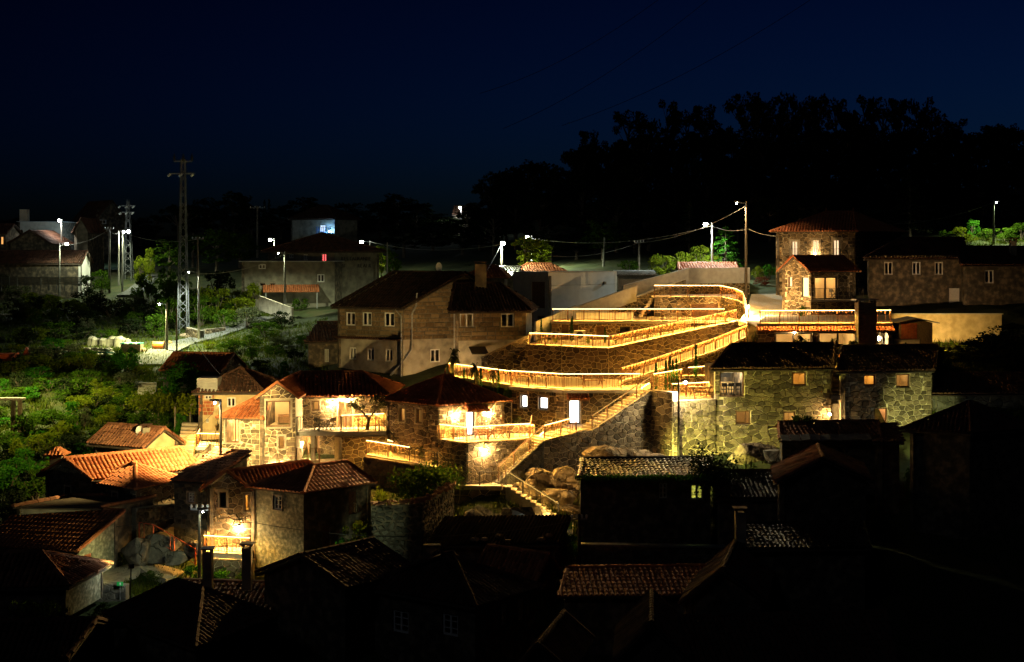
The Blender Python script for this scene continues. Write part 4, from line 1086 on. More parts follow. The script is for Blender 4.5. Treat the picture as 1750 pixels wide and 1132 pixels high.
# stone ruin tile ledge and path with lit railing toward the stairs
zQ = Z(776, 92.2)
pp = [Vector((*XY(622, 93.0), zQ)), Vector((*XY(626, 91.9), zQ)), Vector((*XY(700, 91.2), Z(789, 91.2))), Vector((*XY(742, 90.8), Z(798, 90.8)))]
pb = [Vector((*XY(744, 92.2), Z(798, 90.8))), Vector((*XY(700, 94.2), Z(789, 91.2))), Vector((*XY(640, 94.8), zQ))]
mb = MB()
mb.slab([pp[1], pp[2], pb[1], pb[2]], .3); mb.slab([pp[2], pp[3], pb[0], pb[1]], .3)
mb.build('footpath', 'paving', None, label='lit footpath below the hip-roofed house', kind='structure')
railing('railing', 'lit railing along the footpath below the hip-roofed house', [pp[1]+Vector((0, .12, 0)), pp[2]+Vector((0, .12, 0))], .95, True, sp=.23)
railing('railing', 'unlit end of the railing along the footpath below the hip-roofed house', [pp[2]+Vector((0, .12, 0)), pp[3]+Vector((0, .12, 0))], .95, False, sp=.23, m='metal_dark', pm='metal_dark')
railing('railing', 'lit railing on the inner side of the footpath by the house corner', [pb[2]+Vector((.1, -.2, 0)), pb[1]+Vector((-1.1, -.2, 0))], .95, True, sp=.23)
railing('railing', 'sloping dark railing of the steps down to the landing by the lantern wall', [pp[3]+Vector((.2, .1, 0)), Vector((*XY(783, 90.1), s0.z))], .95, False, m='metal_dark', pm='metal_dark', sp=.25)
stairs('stone_stairs', 'dark steps from the footpath down to the stair landing', Vector((*XY(783, 90.0), s0.z)), pp[3], 6, 1.3, into=(.1, 1, 0), base=13.0)
stairs('stone_stairs', 'steep thin stairs from the olive tree balcony down to the footpath', Vector((*XY(683, 94.0), Z(786, 93.2))), Vector((*XY(650, 94.3), zB)), 12, .9, into=(.1, 1, 0), m='metal_dark')
railing('railing', 'sloping dark handrail of the steep stairs below the olive tree', [Vector((*XY(683, 94.0), Z(786, 93.2))), Vector((*XY(648, 94.3), zB))], .95, False, m='metal_dark', pm='metal_dark', sp=.4)
retaining('retaining_wall', 'rough stone wall with dripping roots under the footpath', [(XY(622, 91.8), XY(700, 91.1), 12.5, zQ-.1, Z(789, 91.2)-.1), (XY(700, 91.1), XY(744, 90.7), 12.5, Z(789, 91.2)-.1, Z(798, 90.8)-.1)], m='stone_brown', core='mortar_dark')
plant('shrub', 'small shrub lit beside the house corner on the footpath', 'shrub', 'bush2', 723, 757, 93, 20, 'leaf_olive', base=Z(790, 92))
# old patched house behind on the left, its balcony
OH = House('old_house', 'old patched house with red brick corner and dark roof behind the bright wing', 'house', (339, 100), (446, 100.5), None, Z(668, 100), Z(768, 100)-1, 'hipx', 1.35, i0=2.2, i1=2.2, lv=(.4, 6), tmat='tile_dark')
OH.wall('f', 'plaster', [win((349.6, 676, 361.5, 683), 'white'), win((388, 679.6, 402.5, 696), 'white'), win((352, 716, 356.5, 723), 'white', mull=False)], core='plaster_ochre')
OH.rest(keys='sbk')
fo = OH.fr['f']
hol = [tuple(q+e for q, e in zip(fo.rect((349.6, 676, 361.5, 683)), (-.06, -.06, .06, .06)))]
lay_stones(fo, [(0.0, Z(710, 100)), (fo.px(366, 0)[0], Z(710, 100)), (fo.px(366, 0)[0], OH.ze-.02), (0, OH.ze-.02)], hol, OH.root, 'brick_red', .42, .24, True, True, gap=.03, proud=.03, name='brick')
t = thing('roof_tank', 'grey brick water tank standing on the corner of the patched house', 'tank', P(355, 665, 100.5))
mb = MB(); a, b = XY(337, 100.2), XY(373, 100.4); zt = Z(646, 100.2); zz = Z(666, 100.2)
for k in range(4): mb = MB(); hgt = (zt-zz)/4; mb.bx(a.x, a.y-.1, zz+hgt*k+.01, b.x, a.y+1.7, zz+hgt*(k+1)-.01); mb.build('course', 'concrete', t)
mb = MB(); mb.bx(a.x-.12, a.y-.25, zz-.12, b.x+.12, a.y+1.85, zz-.003); mb.build('slab', 'concrete', t)
zLb = Z(763, 95.5)
lb = [Vector((*XY(334, 95.2), zLb)), Vector((*XY(379, 95.0), zLb)), Vector((*XY(381, 97.5), zLb)), Vector((*XY(340, 98), zLb))]
sheet('balcony_slab', 'pale balcony floor left of the bright stone wing', lb, 'render_white', .22)
railing('railing', 'lit orange railing of the small balcony left of the bright wing', [lb[3]+Vector((.1, -.3, 0)), lb[0]+Vector((.08, .08, 0)), lb[1]+Vector((-.05, .08, 0))], .95, True, sp=.23)
retaining('retaining_wall', 'overlit stone wall under the small orange balcony', [(XY(336, 95.5), XY(380, 95.2), zL-1, zLb-.23, zLb-.23)])
# ================================================================== front row below, left
A5 = House('stone_house', 'gable-fronted stone cottage with one bright lantern and a lit railing below', 'house', (354, 82), (429.5, 82), None, Z(834, 82), Z(950, 82)-1, 'gy', .95, lv=(3.9, 3.6), ov=.25)
A5.wall('f', 'stone', [win((375.5, 841, 387, 868), 'wood', AMBER, .12, mull=False, power=14), win((418, 846, 427, 874), 'wood', AMBER, .1, mull=False, power=14)], su=.42, sz=.3)
A5.rest()
A5.wall('s', 'plaster_black')
wall_lamp('bright lantern on the gable-fronted cottage above its railing', A5.fr['f'], (410, 900), 240)
zC = Z(938, 81.5)
cp = [Vector((*XY(347, 80.6), zC)), Vector((*XY(430, 79.9), zC)), Vector((*XY(430, 82.2), zC)), Vector((*XY(352, 82.3), zC))]
sheet('terrace_paving', 'narrow terrace in front of the lantern cottage', cp, 'paving', .3)
railing('railing', 'golden lit railing below the lantern cottage', [cp[3]+Vector((0, -.3, 0)), cp[0]+Vector((.05, .06, 0)), cp[1]+Vector((-.1, .06, 0))], .98, True, sp=.22)
retaining('retaining_wall', 'stone wall under the lit railing of the lantern cottage', [(XY(349, 80.5), XY(430, 79.8), 10.2, zC-.3, zC-.3)], m='stone', su=.5, sz=.34)
GH = House('old_house', 'old house with mossy plaster wall, small white six-pane window and sagging tiled roof', 'house', (519, 80), (634, 83.4), (429.5, 81.9), Z(840, 80), Z(968, 80)-1.2, 'hipx', 1.0, i0=2.6, tmat='tile', ov=.22)
GH.wall('s', 'plaster', [win((467, 847.5, 481.5, 871.5), 'six', None, .06)], core='plaster_moss')
GH.wall('f', 'plaster', [win((596, 840.5, 610, 879), 'door'), win((551, 898, 564, 940), 'door')], core='plaster_black')
GH.rest()
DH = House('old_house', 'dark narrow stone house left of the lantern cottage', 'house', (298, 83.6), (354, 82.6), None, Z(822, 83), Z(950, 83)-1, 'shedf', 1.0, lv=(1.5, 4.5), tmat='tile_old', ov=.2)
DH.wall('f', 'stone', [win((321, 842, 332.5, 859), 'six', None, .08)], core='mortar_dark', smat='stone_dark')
DH.rest(keys='sbk')
# house with lit gable slope and the hip house in front of it (left)
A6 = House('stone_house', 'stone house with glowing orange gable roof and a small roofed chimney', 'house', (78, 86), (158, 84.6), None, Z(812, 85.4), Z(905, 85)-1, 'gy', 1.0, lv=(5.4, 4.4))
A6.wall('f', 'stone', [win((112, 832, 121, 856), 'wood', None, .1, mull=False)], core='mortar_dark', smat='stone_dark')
A6.rest(keys='sbk')
A6b = House('stone_house', 'stone house under the bright orange hip roof on the left', 'house', (233, 83), (305, 86.2), (152, 85.6), Z(832, 83), Z(935, 83)-1, 'hipx', .95, i0=2.0, i1=2.0)
A6b.wall('s', 'stone', [win((193, 842, 201, 878), 'wood', None, .12, mull=False)], core='mortar_dark', smat='stone_dark')
A6b.wall('f', 'stone', [win((257, 863, 262, 872), 'wood', None, .0, mull=False)], smat='stone_brown')
A6b.rest()
x_, D_ = 98, 87.2
c_ = P(x_, 797, D_); mb = MB(); mb.bx(c_.x-.36, c_.y-.36, c_.z-1, c_.x+.36, c_.y+.36, Z(777, D_)); ch = mb.build('chimney', 'plaster_aged', A6.roof)
mb = MB(); zt = Z(777, D_); q = [Vector((c_.x+a*.62, c_.y+b*.62, zt)) for a, b in ((-1, -1), (1, -1), (1, 1), (-1, 1))]; ap = Vector((c_.x, c_.y, Z(763, D_)))
for i in range(4): mb.poly([q[i], q[(i+1) % 4], ap])
mb.poly(q[::-1]); mb.build('chimney_cap', 'tile', A6.roof)
mb = MB()
for i in range(4): tile_face(mb, [q[i], q[(i+1) % 4], ap], .2, .3)
mb.build('chimney_tiles', 'tile', A6.roof, kind='stuff')
# small house up the steps
A7 = House('old_house', 'small plastered house with blue window and chimney beside the stone steps', 'house', (246, 94), (305, 96), (160, 96), Z(760, 94), Z(796, 94)-1.4, 'gy', .95, tmat='tile_old')
A7.wall('f', 'plaster', [win((277.5, 763, 283.5, 774), 'white', mull=False), win((287.5, 763, 297.5, 795), 'greydoor')], core='plaster_ochre')
A7.wall('s', 'plaster', [win((192.5, 765, 204, 776.5), 'blue')], core='plaster_black')
A7.rest()
A7.chimney((251, 731, 757), 95.2, .46, 'plaster_aged')
t = thing('satellite_dish', 'small satellite dish on the roof beside the chimney of the blue-window house', 'dish', P(240, 742, 95.2))
c_ = P(240, 737, 95.2); mb = MB(); nn = 10
for k in range(nn):
    a, b = 2*math.pi*k/nn, 2*math.pi*(k+1)/nn; mb.poly([c_, c_+Vector((.3*math.cos(a), -.1, .4*math.sin(a))), c_+Vector((.3*math.cos(b), -.1, .4*math.sin(b)))])
mb.build('dish', 'render_white', t)
mb = MB(); mb.tube(c_, c_-UP*.9, .03, .03, 5); mb.tube(c_, c_+Vector((0, -.45, -.05)), .015, .015, 4); mb.build('mount', 'metal_grey', t)
# bottom-left house with red door, low flat-topped annex, foremost roof
A8 = House('old_house', 'long low house with yellowish wall and red door at the bottom left', 'house', (130, 77), (201, 80.2), (-30, 78.6), Z(940, 77), Z(990, 77)-1.2, 'sheds', 1.35, tmat='tile', ov=.25)
A8.wall('s', 'plaster', [win((8.5, 939, 20.5, 956), 'wood', None, .06), win((62, 945.5, 73.5, 957), 'wood', None, .06)], core='plaster_moss')
A8.wall('f', 'plaster', [win((144, 947, 157.5, 990), 'reddoor')], core='plaster_moss')
A8.rest()
mb = MB(); fr8 = A8.fr['f']; u, z = fr8.px(136.5, 960); mb.box(fr8.pt(u, z, .1), fr8.d3()*.11, fr8.n3()*.08, UP*.16); mb.build('meter_box', 'metal_grey', A8.root)
FL = House('annex', 'flat-topped plaster annex with tile-edged parapet above the low house', 'annex', (28, 81), (172, 80.6), None, Z(868, 81), Z(905, 81)-1.5, 'flat', .3, lv=(2.2, 3.6), ov=.12, fascia='deck')
FL.wall('f', 'plaster', (), core='plaster_aged'); FL.rest(keys='sbk')
mb = MB()
for a, b in ((FL.at(-.1, -.1, FL.ze+.09), FL.at(-.1, FL.Lv, FL.ze+.09)), (FL.at(-.1, FL.Lv, FL.ze+.09), FL.at(FL.Lu, FL.Lv, FL.ze+.09)), (FL.at(FL.Lu, FL.Lv, FL.ze+.09), FL.at(FL.Lu, 0, FL.ze+.09))): ridge_caps(mb, a, b, .13)
mb.build('parapet_tiles', 'tile_old', FL.roof, kind='stuff')
FR = House('old_house', 'foremost small house with tiled roof in the bottom left corner', 'house', (-40, 70), (112, 70.3), None, Z(998, 70), Z(1060, 70), 'hipx', 1.05, i1=2.2, lv=(.6, 4.4), tmat='tile_old')
FR.wall('f', 'plaster', (), core='plaster_black'); FR.wall('k', 'plaster', (), core='plaster_moss'); FR.rest(keys='sb')
# ================================================================== unlit foreground roofs
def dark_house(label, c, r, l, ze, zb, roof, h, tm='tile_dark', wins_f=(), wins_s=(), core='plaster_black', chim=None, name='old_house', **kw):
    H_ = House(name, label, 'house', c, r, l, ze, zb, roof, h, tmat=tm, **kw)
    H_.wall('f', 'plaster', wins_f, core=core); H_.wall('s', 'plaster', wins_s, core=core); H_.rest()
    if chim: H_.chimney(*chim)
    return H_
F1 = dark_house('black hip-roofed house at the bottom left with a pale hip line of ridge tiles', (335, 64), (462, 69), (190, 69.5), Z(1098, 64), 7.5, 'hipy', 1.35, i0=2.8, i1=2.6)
F1b = dark_house('tiled roof with two tall chimneys behind the black hip-roofed house', (285, 73), (452, 72.4), None, Z(1046, 73), 8.5, 'gx', .95, lv=(1.2, 5.5), tm='tile_old')
for x, yt in ((355.5, 944), (422.5, 936)):
    F1b.chimney((x, yt, 1000), 73.2, .48, 'plaster_aged', 'slate', base=Z(1010, 73))
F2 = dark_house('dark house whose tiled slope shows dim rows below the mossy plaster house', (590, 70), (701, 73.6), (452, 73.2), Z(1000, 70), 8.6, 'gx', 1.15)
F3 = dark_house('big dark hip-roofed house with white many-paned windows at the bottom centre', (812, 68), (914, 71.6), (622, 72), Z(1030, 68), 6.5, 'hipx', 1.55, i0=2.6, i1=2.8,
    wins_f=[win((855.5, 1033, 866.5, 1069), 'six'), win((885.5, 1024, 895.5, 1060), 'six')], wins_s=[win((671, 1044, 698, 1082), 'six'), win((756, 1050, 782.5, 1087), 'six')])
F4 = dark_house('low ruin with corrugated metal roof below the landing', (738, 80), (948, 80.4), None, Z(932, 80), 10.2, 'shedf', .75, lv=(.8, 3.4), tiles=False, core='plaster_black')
mb = MB(); p = [F4.at(-.3, -.3, F4.ze), F4.at(F4.Lu+.3, -.3, F4.ze), F4.at(F4.Lu+.3, F4.Lv+.3, F4.ze+.86), F4.at(-.3, F4.Lv+.3, F4.ze+.86)]
n = 110
for k in range(n):
    a, b = k/n, (k+1)/n; za, zb_ = .05*math.sin(k*2.1), .05*math.sin((k+1)*2.1)
    mb.poly([p[0].lerp(p[1], a)+UP*(za+.11), p[0].lerp(p[1], b)+UP*(zb_+.11), p[3].lerp(p[2], b)+UP*(zb_+.11), p[3].lerp(p[2], a)+UP*(za+.11)])
mb.build('corrugated_sheet', 'metal_sheet', F4.roof)
for i, (x, y) in enumerate(((812, 926), (828, 925), (853, 919), (868, 929), (925, 925), (938, 918))):
    c_ = P(x, y, 80.4); mb = MB(); mb.ball(c_+UP*.1, R.uniform(.18, .3), 6, 4, .55); mb.build('weight_stone', 'rock', F4.roof)
F4b = dark_house('tiny gabled hut with broken tiles beside the corrugated roof', (912, 76.5), (951, 78.2), (820, 78.5), Z(988, 76.5), 9.5, 'gy', 1.1, tm='tile_old')
retaining('garden_wall', 'low dry stone pillar and wall left of the corrugated roof', [(XY(723, 79.2), XY(752, 79.2), 10.2, Z(932, 79.2), Z(932, 79.2))], m='stone_dark', core='mortar_dark', su=.5, sz=.3)
# overgrown roofless wall right of the mossy house
retaining('garden_wall', 'crumbling plastered wall topped with broken tiles right of the mossy house', [(XY(634, 81.2), XY(722, 81.0), 10.5, Z(866, 81), Z(862, 81)), (XY(722, 81.0), XY(776, 86.4), 10.5, Z(862, 81), Z(832, 86))], m='stone_dark', core='plaster_black', gap=.12, sep=True)
mb = MB()
for k in range(70):
    t = R.random(); a = (P(640, 864, 81.2).lerp(P(720, 860, 81.1), t) if k < 25 else P(722, 858, 81.2).lerp(P(776, 830, 86.5), t))+Vector((R.uniform(-.1, .1), R.uniform(-.2, .5), R.uniform(0, .12)))
    d = Vector((R.gauss(0, 1), R.gauss(0, 1), R.gauss(0, .3))).normalized()*.2; ridge_caps(mb, a-d, a+d, .09, .4)
mb.build('broken_tiles', 'tile_old', None, label='loose broken roof tiles lying along the crumbling wall', cat='tile pile', kind='stuff')
F5 = dark_house('large black house with glinting old roof tiles below the rubble bastion', (992, 84), (1214, 84.6), None, Z(815, 84), 9.5, 'gx', .55, tm='tile_glazed', lv=(.8, 6.4), wins_f=[win((1127, 826, 1140, 852), 'six'), win((1180, 827.5, 1202, 854), 'six', (.75, 1, .25), power=9, depth=1.2)], ov=.2)  # right window: green room light added in place of lit greenery behind
F5b = dark_house('broken dark roof with rows of glinting tiles right of the black house', (1228, 83), (1334, 83.2), None, Z(850, 83), 9.5, 'gx', 1.05, tm='tile_glazed', lv=(.6, 5.6), ov=.15)
mb = MB()
for k in range(16): mb.bar(P(1000+k*14, 931+R.uniform(-2, 2), 79.5), P(1012+k*14, 931+R.uniform(-2, 2), 79.5), .35, .05)
F6 = dark_house('long low roof of dim red tiles in the dark below the black house', (965, 72), (1212, 72.4), None, Z(1017, 72), 7.8, 'gx', .62, lv=(1.0, 6.2), tm='tile')
F6b = dark_house('black gable roof right of the dim red roof', (1172, 69.5), (1300, 70.5), None, Z(1020, 70), 7, 'gy', 1.4, lv=(1.5, 6))
F7 = dark_house('dark house with a row of glinting roof tiles in the lower right', (1272, 76), (1478, 76.4), None, Z(935, 76), 8.5, 'gx', .62, lv=(.8, 6), tm='tile_glazed', chim=((1265, 875, 935), 76.5, .55))
mb = MB(); a, b = XY(992, 80.6), XY(1240, 80.9)
retaining('garden_wall', 'dark yard wall with pale broken coping below the black house', [(a, b, 9.2, Z(932, 80.7), Z(938, 80.7))], m='stone_dark', core='mortar_dark', cap='slate', sep=True)
F7b = dark_house('black gable roof with one lit verge right of the glinting broken roof', (1332, 80), (1480, 81), None, Z(820, 80), 9.2, 'gy', 1.15, lv=(.8, 5), tm='tile_old')
F8 = House('old_house', 'low dark stone house with slate-edged tiled roof in front of the two-storey houses', 'house', (1336, 89.6), (1502, 90.2), None, Z(748, 90), Z(815, 90)-1.2, 'gx', .72, lv=(.7, 4.2), tmat='tile_old', ov=.2)
F8.wall('f', 'stone', [win((1432, 765, 1441, 776), 'wood', None)], core='mortar_dark', smat='stone_dark'); F8.wall('k', 'plaster_black'); F8.rest(keys='sb')
for k in range(9):
    a = F8.at(.2+k*.66, -.36, F8.ze+.06); mb = MB(); w_ = R.uniform(.28, .34)
    mb.box(a+UP*R.uniform(0, .03), (w_, 0, R.uniform(-.03, .03)), (0, R.uniform(.3, .42), .13), (0, 0, .025)); mb.build('slate', 'slate', F8.roof)
F8b = dark_house('black shed leaning on the right side of the slate-edged house', (1500, 89), (1537, 89.4), None, Z(755, 89), 12, 'shedf', .5, lv=(.6, 3.5))
F9 = dark_house('black hip-roofed house at the right edge below the trees', (1657, 86), (1752, 88), (1555, 87.5), Z(733, 86), 11, 'hipx', 1.4, i0=2.4, i1=2.0)
F10 = dark_house('dark stone house with low tiled roof right of the two-storey houses', (1594, 98.5), (1775, 99), None, Z(671, 98.5), 17.5, 'gx', 1.0, lv=(1.8, 6), core='mortar_dark')
lay_stones(F10.fr['f'], [(0, 17.6), (F10.fr['f'].L, 17.6), (F10.fr['f'].L, F10.ze), (0, F10.ze)], [], F10.root, 'stone_dark', .6, .42, True)
F11 = dark_house('black gabled roof with a pale ridge line at the bottom right of centre', (1062, 60), (1165, 60.5), None, Z(1118, 60), 5, 'gy', 1.3, lv=(.5, 5))
F11b = dark_house('long unlit tiled roof along the bottom edge right of centre', (1165, 61), (1520, 62), None, Z(1140, 61), 5, 'gx', 1.2, lv=(1, 7))
F12 = dark_house('small dark roof corner at the bottom edge left of centre', (878, 60.5), (965, 61.5), None, Z(1150, 60.5), 5, 'gy', 1.1, lv=(1.2, 5))
F12.chimney((884, 1112, 1140), 60.8, .3) if False else None
F13 = dark_house('dark low roof half hidden by shrubs in the bottom left corner', (-60, 62), (110, 62.5), None, Z(1125, 62), 6, 'gx', .9, lv=(.8, 5))
# ================================================================== two-storey houses on the right
U8 = House('stone_house', 'big two-storey stone house with a lit kitchen window, right of the stairs', 'house', (1222, 96), (1420, 97), None, Z(628, 96), 13.0, 'hipx', 1.3, i0=.8, lv=(1.6, 6.4), tmat='tile_dark', ov=.3)
U8.wall('f', 'stone', [win((1229.7, 634.5, 1272, 678.5), 'big', None, 0, depth=3.2, mull=False), win((1354, 636.5, 1378, 659.5), 'big', AMBER, 0, mull=False, power=10), win((1257, 701.5, 1283, 725.5), 'big', SOFT, 0, power=5), win((1339, 703.5, 1360, 724.5), 'big', SOFT, 0, mull=False, power=8), win((1312, 727.5, 1324.5, 732), 'dark')], su=.50, sz=.31)
U8.rest()
fk = U8.fr['f']; ku0, kz0, ku1, kz1 = fk.rect((1229.7, 634.5, 1272, 678.5))
light('room_light', fk.pt((ku0+ku1)/2+.2, kz1+.12, -1.2), 110, (1, .80, .50), U8.root, .15)
mb = MB()
for k in range(4): fbox(mb, fk, ku0+.45+k*.36, kz1-.38, ku0+.45+k*.36+.345, kz1-.02, -3.45, -3.1)
mb.build('kitchen_cabinet', 'room_white', U8.root)
mb = MB(); fbox(mb, fk, ku0+.4, kz0+.0, ku1+.1, kz0+.72, -3.45, -2.9); mb.build('kitchen_counter', 'plaster_ochre', U8.root)
mb = MB(); fbox(mb, fk, ku0+.6, kz1-.72, ku1, kz1-.4, -3.47, -3.42); mb.build('splashback', 'black_part', U8.root)
mb = MB(); fbox(mb, fk, ku0+.75, kz0+.62, ku1-.15, kz0+.68, -2.0, -1.2)
for a, b in ((.8, -1.3), (.8, -1.9), (1.35, -1.3), (1.35, -1.9)): fbox(mb, fk, ku0+a, kz0-.04, ku0+a+.06, kz0+.62, b-.06, b)
mb.build('kitchen_table', 'black_part', U8.root)
for k in range(3):
    mb = MB(); a = ku0+.45+k*.5; fbox(mb, fk, a, kz0-.04, a+.05, kz0+.85, -1.15, -1.1); fbox(mb, fk, a+.33, kz0-.04, a+.38, kz0+.85, -1.15, -1.1); fbox(mb, fk, a, kz0+.38, a+.38, kz0+.42, -1.5, -1.1); fbox(mb, fk, a, kz0+.6, a+.38, kz0+.85, -1.13, -1.1)
    mb.build('kitchen_chair', 'black_part', U8.root)
U9 = House('stone_house', 'two-storey stone house with three orange-lit windows on the right', 'house', (1437, 97), (1591, 98), None, Z(632, 97), 13.5, 'gx', 1.35, lv=(2.3, 6.2), tmat='tile_dark', ov=.3)
U9.wall('f', 'stone', [win((1475.6, 640.5, 1496.5, 659.5), 'big', AMBER, 0, mull=False, power=12), win((1531, 639, 1555, 662.5), 'big', SOFT, 0, mull=False, power=6), win((1493.5, 697, 1517, 725.5), 'big', (1, .5, .22), 0, mull=False, power=12)], su=.46, sz=.33)
U9.wall('k', 'stone', sep=False); U9.rest(keys='sb')
# alley between the two, with wall lamp
t = thing('alley_stairs', 'lit stone steps in the alley between the two-storey houses', 'stairs', P(1428, 700, 99))
for k in range(10):
    mb = MB(); a, b = XY(1419, 98.0+k*.42), XY(1440, 98.0+k*.42); mb.bx(a.x, a.y, 15, b.x, a.y+.45, Z(690, 98)+.2*k); mb.build('step', 'paving', t)
retaining('retaining_wall', 'golden lit stone wall closing the alley between the two-storey houses', [(XY(1412, 103), XY(1445, 103.2), 17, Z(640, 103), Z(640, 103))])
railing('railing', 'lit railing at the top of the alley between the two-storey houses', [Vector((*XY(1415, 102.8), Z(640, 103))), Vector((*XY(1445, 103), Z(640, 103)))], .95, True, sp=.2)
mb = MB(); fbox(mb, Frame(XY(1421, 96.4), XY(1436, 96.4)), 0, Z(684, 96.4), .62, Z(676, 96.4), -.6, 0); mb.build('alley_lintel', 'wood_grey', None, label='wooden beam spanning the alley between the two-storey houses', cat='beam')
wall_lamp('bright street lantern on the corner of the alley between the two-storey houses', U8.fr['f'], (1413.5, 707), 45, WARM, off=.5)
plant('shrub', 'dark leafy shrub growing beside the alley lantern on the slate-edged roof', 'shrub', 'bush3', 1372, 702, 92.0, 58, 'leaf_green', ybase=752)
# ================================================================== living building with tiled fringe, chimney block
zU = Z(553, 104)
LV = House('stone_house', 'low stone house with wide lit glass doors and tiled fringe', 'house', (1294, 104), (1525, 104.6), None, zU-.25, 20.2, 'flat', .1, lv=(.6, 8), ov=.06, fascia='concrete')
LV.wall('f', 'stone', [win((1325, 569, 1388, 608), 'metal', SOFT, .06, depth=4.0, power=60), win((1399, 568, 1466, 628), 'metal', SOFT, .06, depth=4.0, power=70), win((1499, 567, 1524, 618), 'metal', None, .04, depth=2.5)], smat='stone_brown', su=.5, sz=.36)
LV.rest()
fl = LV.fr['f']
mb = MB(); u0, zz = fl.px(1291, 566); u1, _ = fl.px(1525, 566)
tile_face(mb, [fl.pt(-.1, zz, .55), fl.pt(fl.L+.1, zz, .55), fl.pt(fl.L+.1, zz+.32, .0), fl.pt(-.1, zz+.32, .0)], .24, .3)
mb.build('eave_tiles', 'tile', LV.roof, kind='stuff')
mb = MB(); fbox(mb, fl, -.1, zz-.06, fl.L+.1, zz-.005, .0, .5); mb.build('eave_board', 'wood_brown', LV.roof)
for k, (x, w_, hh) in enumerate(((1362, .5, .5), (1350, .12, .75), (1434, .9, .7), (1455, .4, 1.0))):
    u, z = fl.px(x, 602); mb = MB(); fbox(mb, fl, u-w_/2, z-.6, u+w_/2, z-.6+hh, -3.4, -2.6); mb.build('cabinet', ['black_part', 'wood_grey', 'metal_grey', 'black_part'][k], LV.root)
wall_lamp('bright round lamp in the side opening of the glass-door house', fl, (1509, 580), 45, (1, .9, .7), off=-1.0, bulb='bulb_warm', r=.16)
wall_lamp('small lamp under the tiled fringe above the left glass doors', fl, (1357, 568.5), 30, SOFT, off=.2, r=.06)
t = thing('chimney_stack', 'wide slate-clad chimney block rising past the roof terrace', 'chimney', P(1482, 628, 103.2))
a, b = XY(1467, 103.1), XY(1497, 103.2)
fr_c = Frame(a, b)
mb = MB(); mb.bx(a.x, a.y, 20.2, b.x, a.y+1.1, Z(518, 103.2)); mb.build('shaft', 'mortar_dark', t)
lay_stones(fr_c, [(0, 20.3), (fr_c.L, 20.3), (fr_c.L, Z(518, 103.2)-.02), (0, Z(518, 103.2)-.02)], [], t, 'stone_brown', .55, .13, True, True, gap=.02, proud=.03)
mb = MB(); mb.bx(a.x-.22, a.y-.22, Z(514, 103.2), b.x+.22, a.y+1.3, Z(511.5, 103.2)); mb.build('cap_slab', 'slate', t)
for x in (a.x+.1, b.x-.1):
    for y in (a.y+.1, a.y+1.0): mb = MB(); mb.bx(x-.08, y-.08, Z(518, 103.2), x+.08, y+.08, Z(514, 103.2)); mb.build('cap_pier', 'stone_brown', t)
e0, e1, e2, e3 = Vector((*XY(1299, 104.2), zU)), Vector((*XY(1465, 104.6), zU)), Vector((*XY(1498, 104.6), zU)), Vector((*XY(1522, 104.8), zU))
sheet('roof_terrace', 'paved roof terrace above the wide glass doors', [Vector((*XY(1294, 103.95), zU)), Vector((*XY(1525, 104.5), zU)), Vector((*XY(1530, 118), zU)), Vector((*XY(1310, 118), zU))], 'paving', .2)
railing('railing', 'long lit railing of the roof terrace above the wide glass doors', [e0, e1], .98, True, sp=.23)
railing('railing', 'short lit railing right of the slate-clad chimney block', [e2, e3], .98, True, sp=.23)
for i, (x, yt, w) in enumerate(((1370, 574, 34), (1425, 578, 26), (1458, 580, 26), (1490, 586, 22), (1291, 566, 16))):
    plant('potted_olive', ['loose-leaved olive bush before the left glass doors', 'olive bush before the middle of the right glass doors', 'olive bush at the right end of the glass doors', 'small olive bush in front of the chimney block', 'small tree at the left corner of the glass-door house'][i], 'shrub', 'tall%d' % (i % 4), x, yt, 102.5, w, 'leaf_olive', 'bushes before the glass doors', base=21.2)
zF = 21.45
sheet('terrace_paving', 'terrace floor before the wide glass doors behind the two-storey roofs', [Vector((*XY(1290, 101.6), zF)), Vector((*XY(1530, 102), zF)), Vector((*XY(1530, 104.8), zF)), Vector((*XY(1290, 104.2), zF))], 'paving', .3)
# oven hut, glass screen, yellow plaster wall
t = thing('wooden_hut', 'tall narrow hut with red plank doors and small gabled roof by the yellow wall', 'hut', P(1563, 606, 107))
a, b = XY(1537, 107), XY(1591, 107.4); zt = Z(552, 107); zb_ = Z(607, 107)-.6
mb = MB(); mb.bx(a.x, a.y, zb_, b.x, a.y+2.0, zt); mb.build('body', 'wood_grey', t)
fr_h = Frame((a.x, a.y), (b.x, a.y)); u0, u1 = fr_h.px(1540, 0)[0], fr_h.px(1567, 0)[0]
for k in range(6):
    mb = MB(); w_ = (u1-u0)/6; fbox(mb, fr_h, u0+k*w_+.01, Z(581, 107), u0+(k+1)*w_-.01, zt-.03, .0, .05+.008*(k % 2)); mb.build('door_plank', 'wood_red', t)
ap = Vector(((a.x+b.x)/2, a.y-.35, Z(543, 107))); ap2 = ap+Vector((0, 2.7, 0)); wv = (b.x-a.x)/2+.45
mb = MB(); mb.slab([ap, ap+Vector((-wv, 0, -.36)), ap2+Vector((-wv, 0, -.36)), ap2], .08); mb.slab([ap, ap2, ap2+Vector((wv, 0, -.36)), ap+Vector((wv, 0, -.36))], .08); mb.build('roof', 'slate', t)
mb = MB(); mb.poly([Vector((a.x, a.y+.01, zt)), Vector((b.x, a.y+.01, zt)), ap+Vector((0, .37, -.08))]); mb.build('gable', 'wood_grey', t)
t = thing('glass_screen', 'pale glass screen panel standing before the red-doored hut', 'screen', P(1550, 604, 105.8))
fr_s = Frame(XY(1527, 105.8), XY(1572, 106))
mb = MB(); fbox(mb, fr_s, 0, Z(603, 105.9), fr_s.L, Z(580.5, 105.9), -.02, .01); mb.build('panel', 'render_white', t)
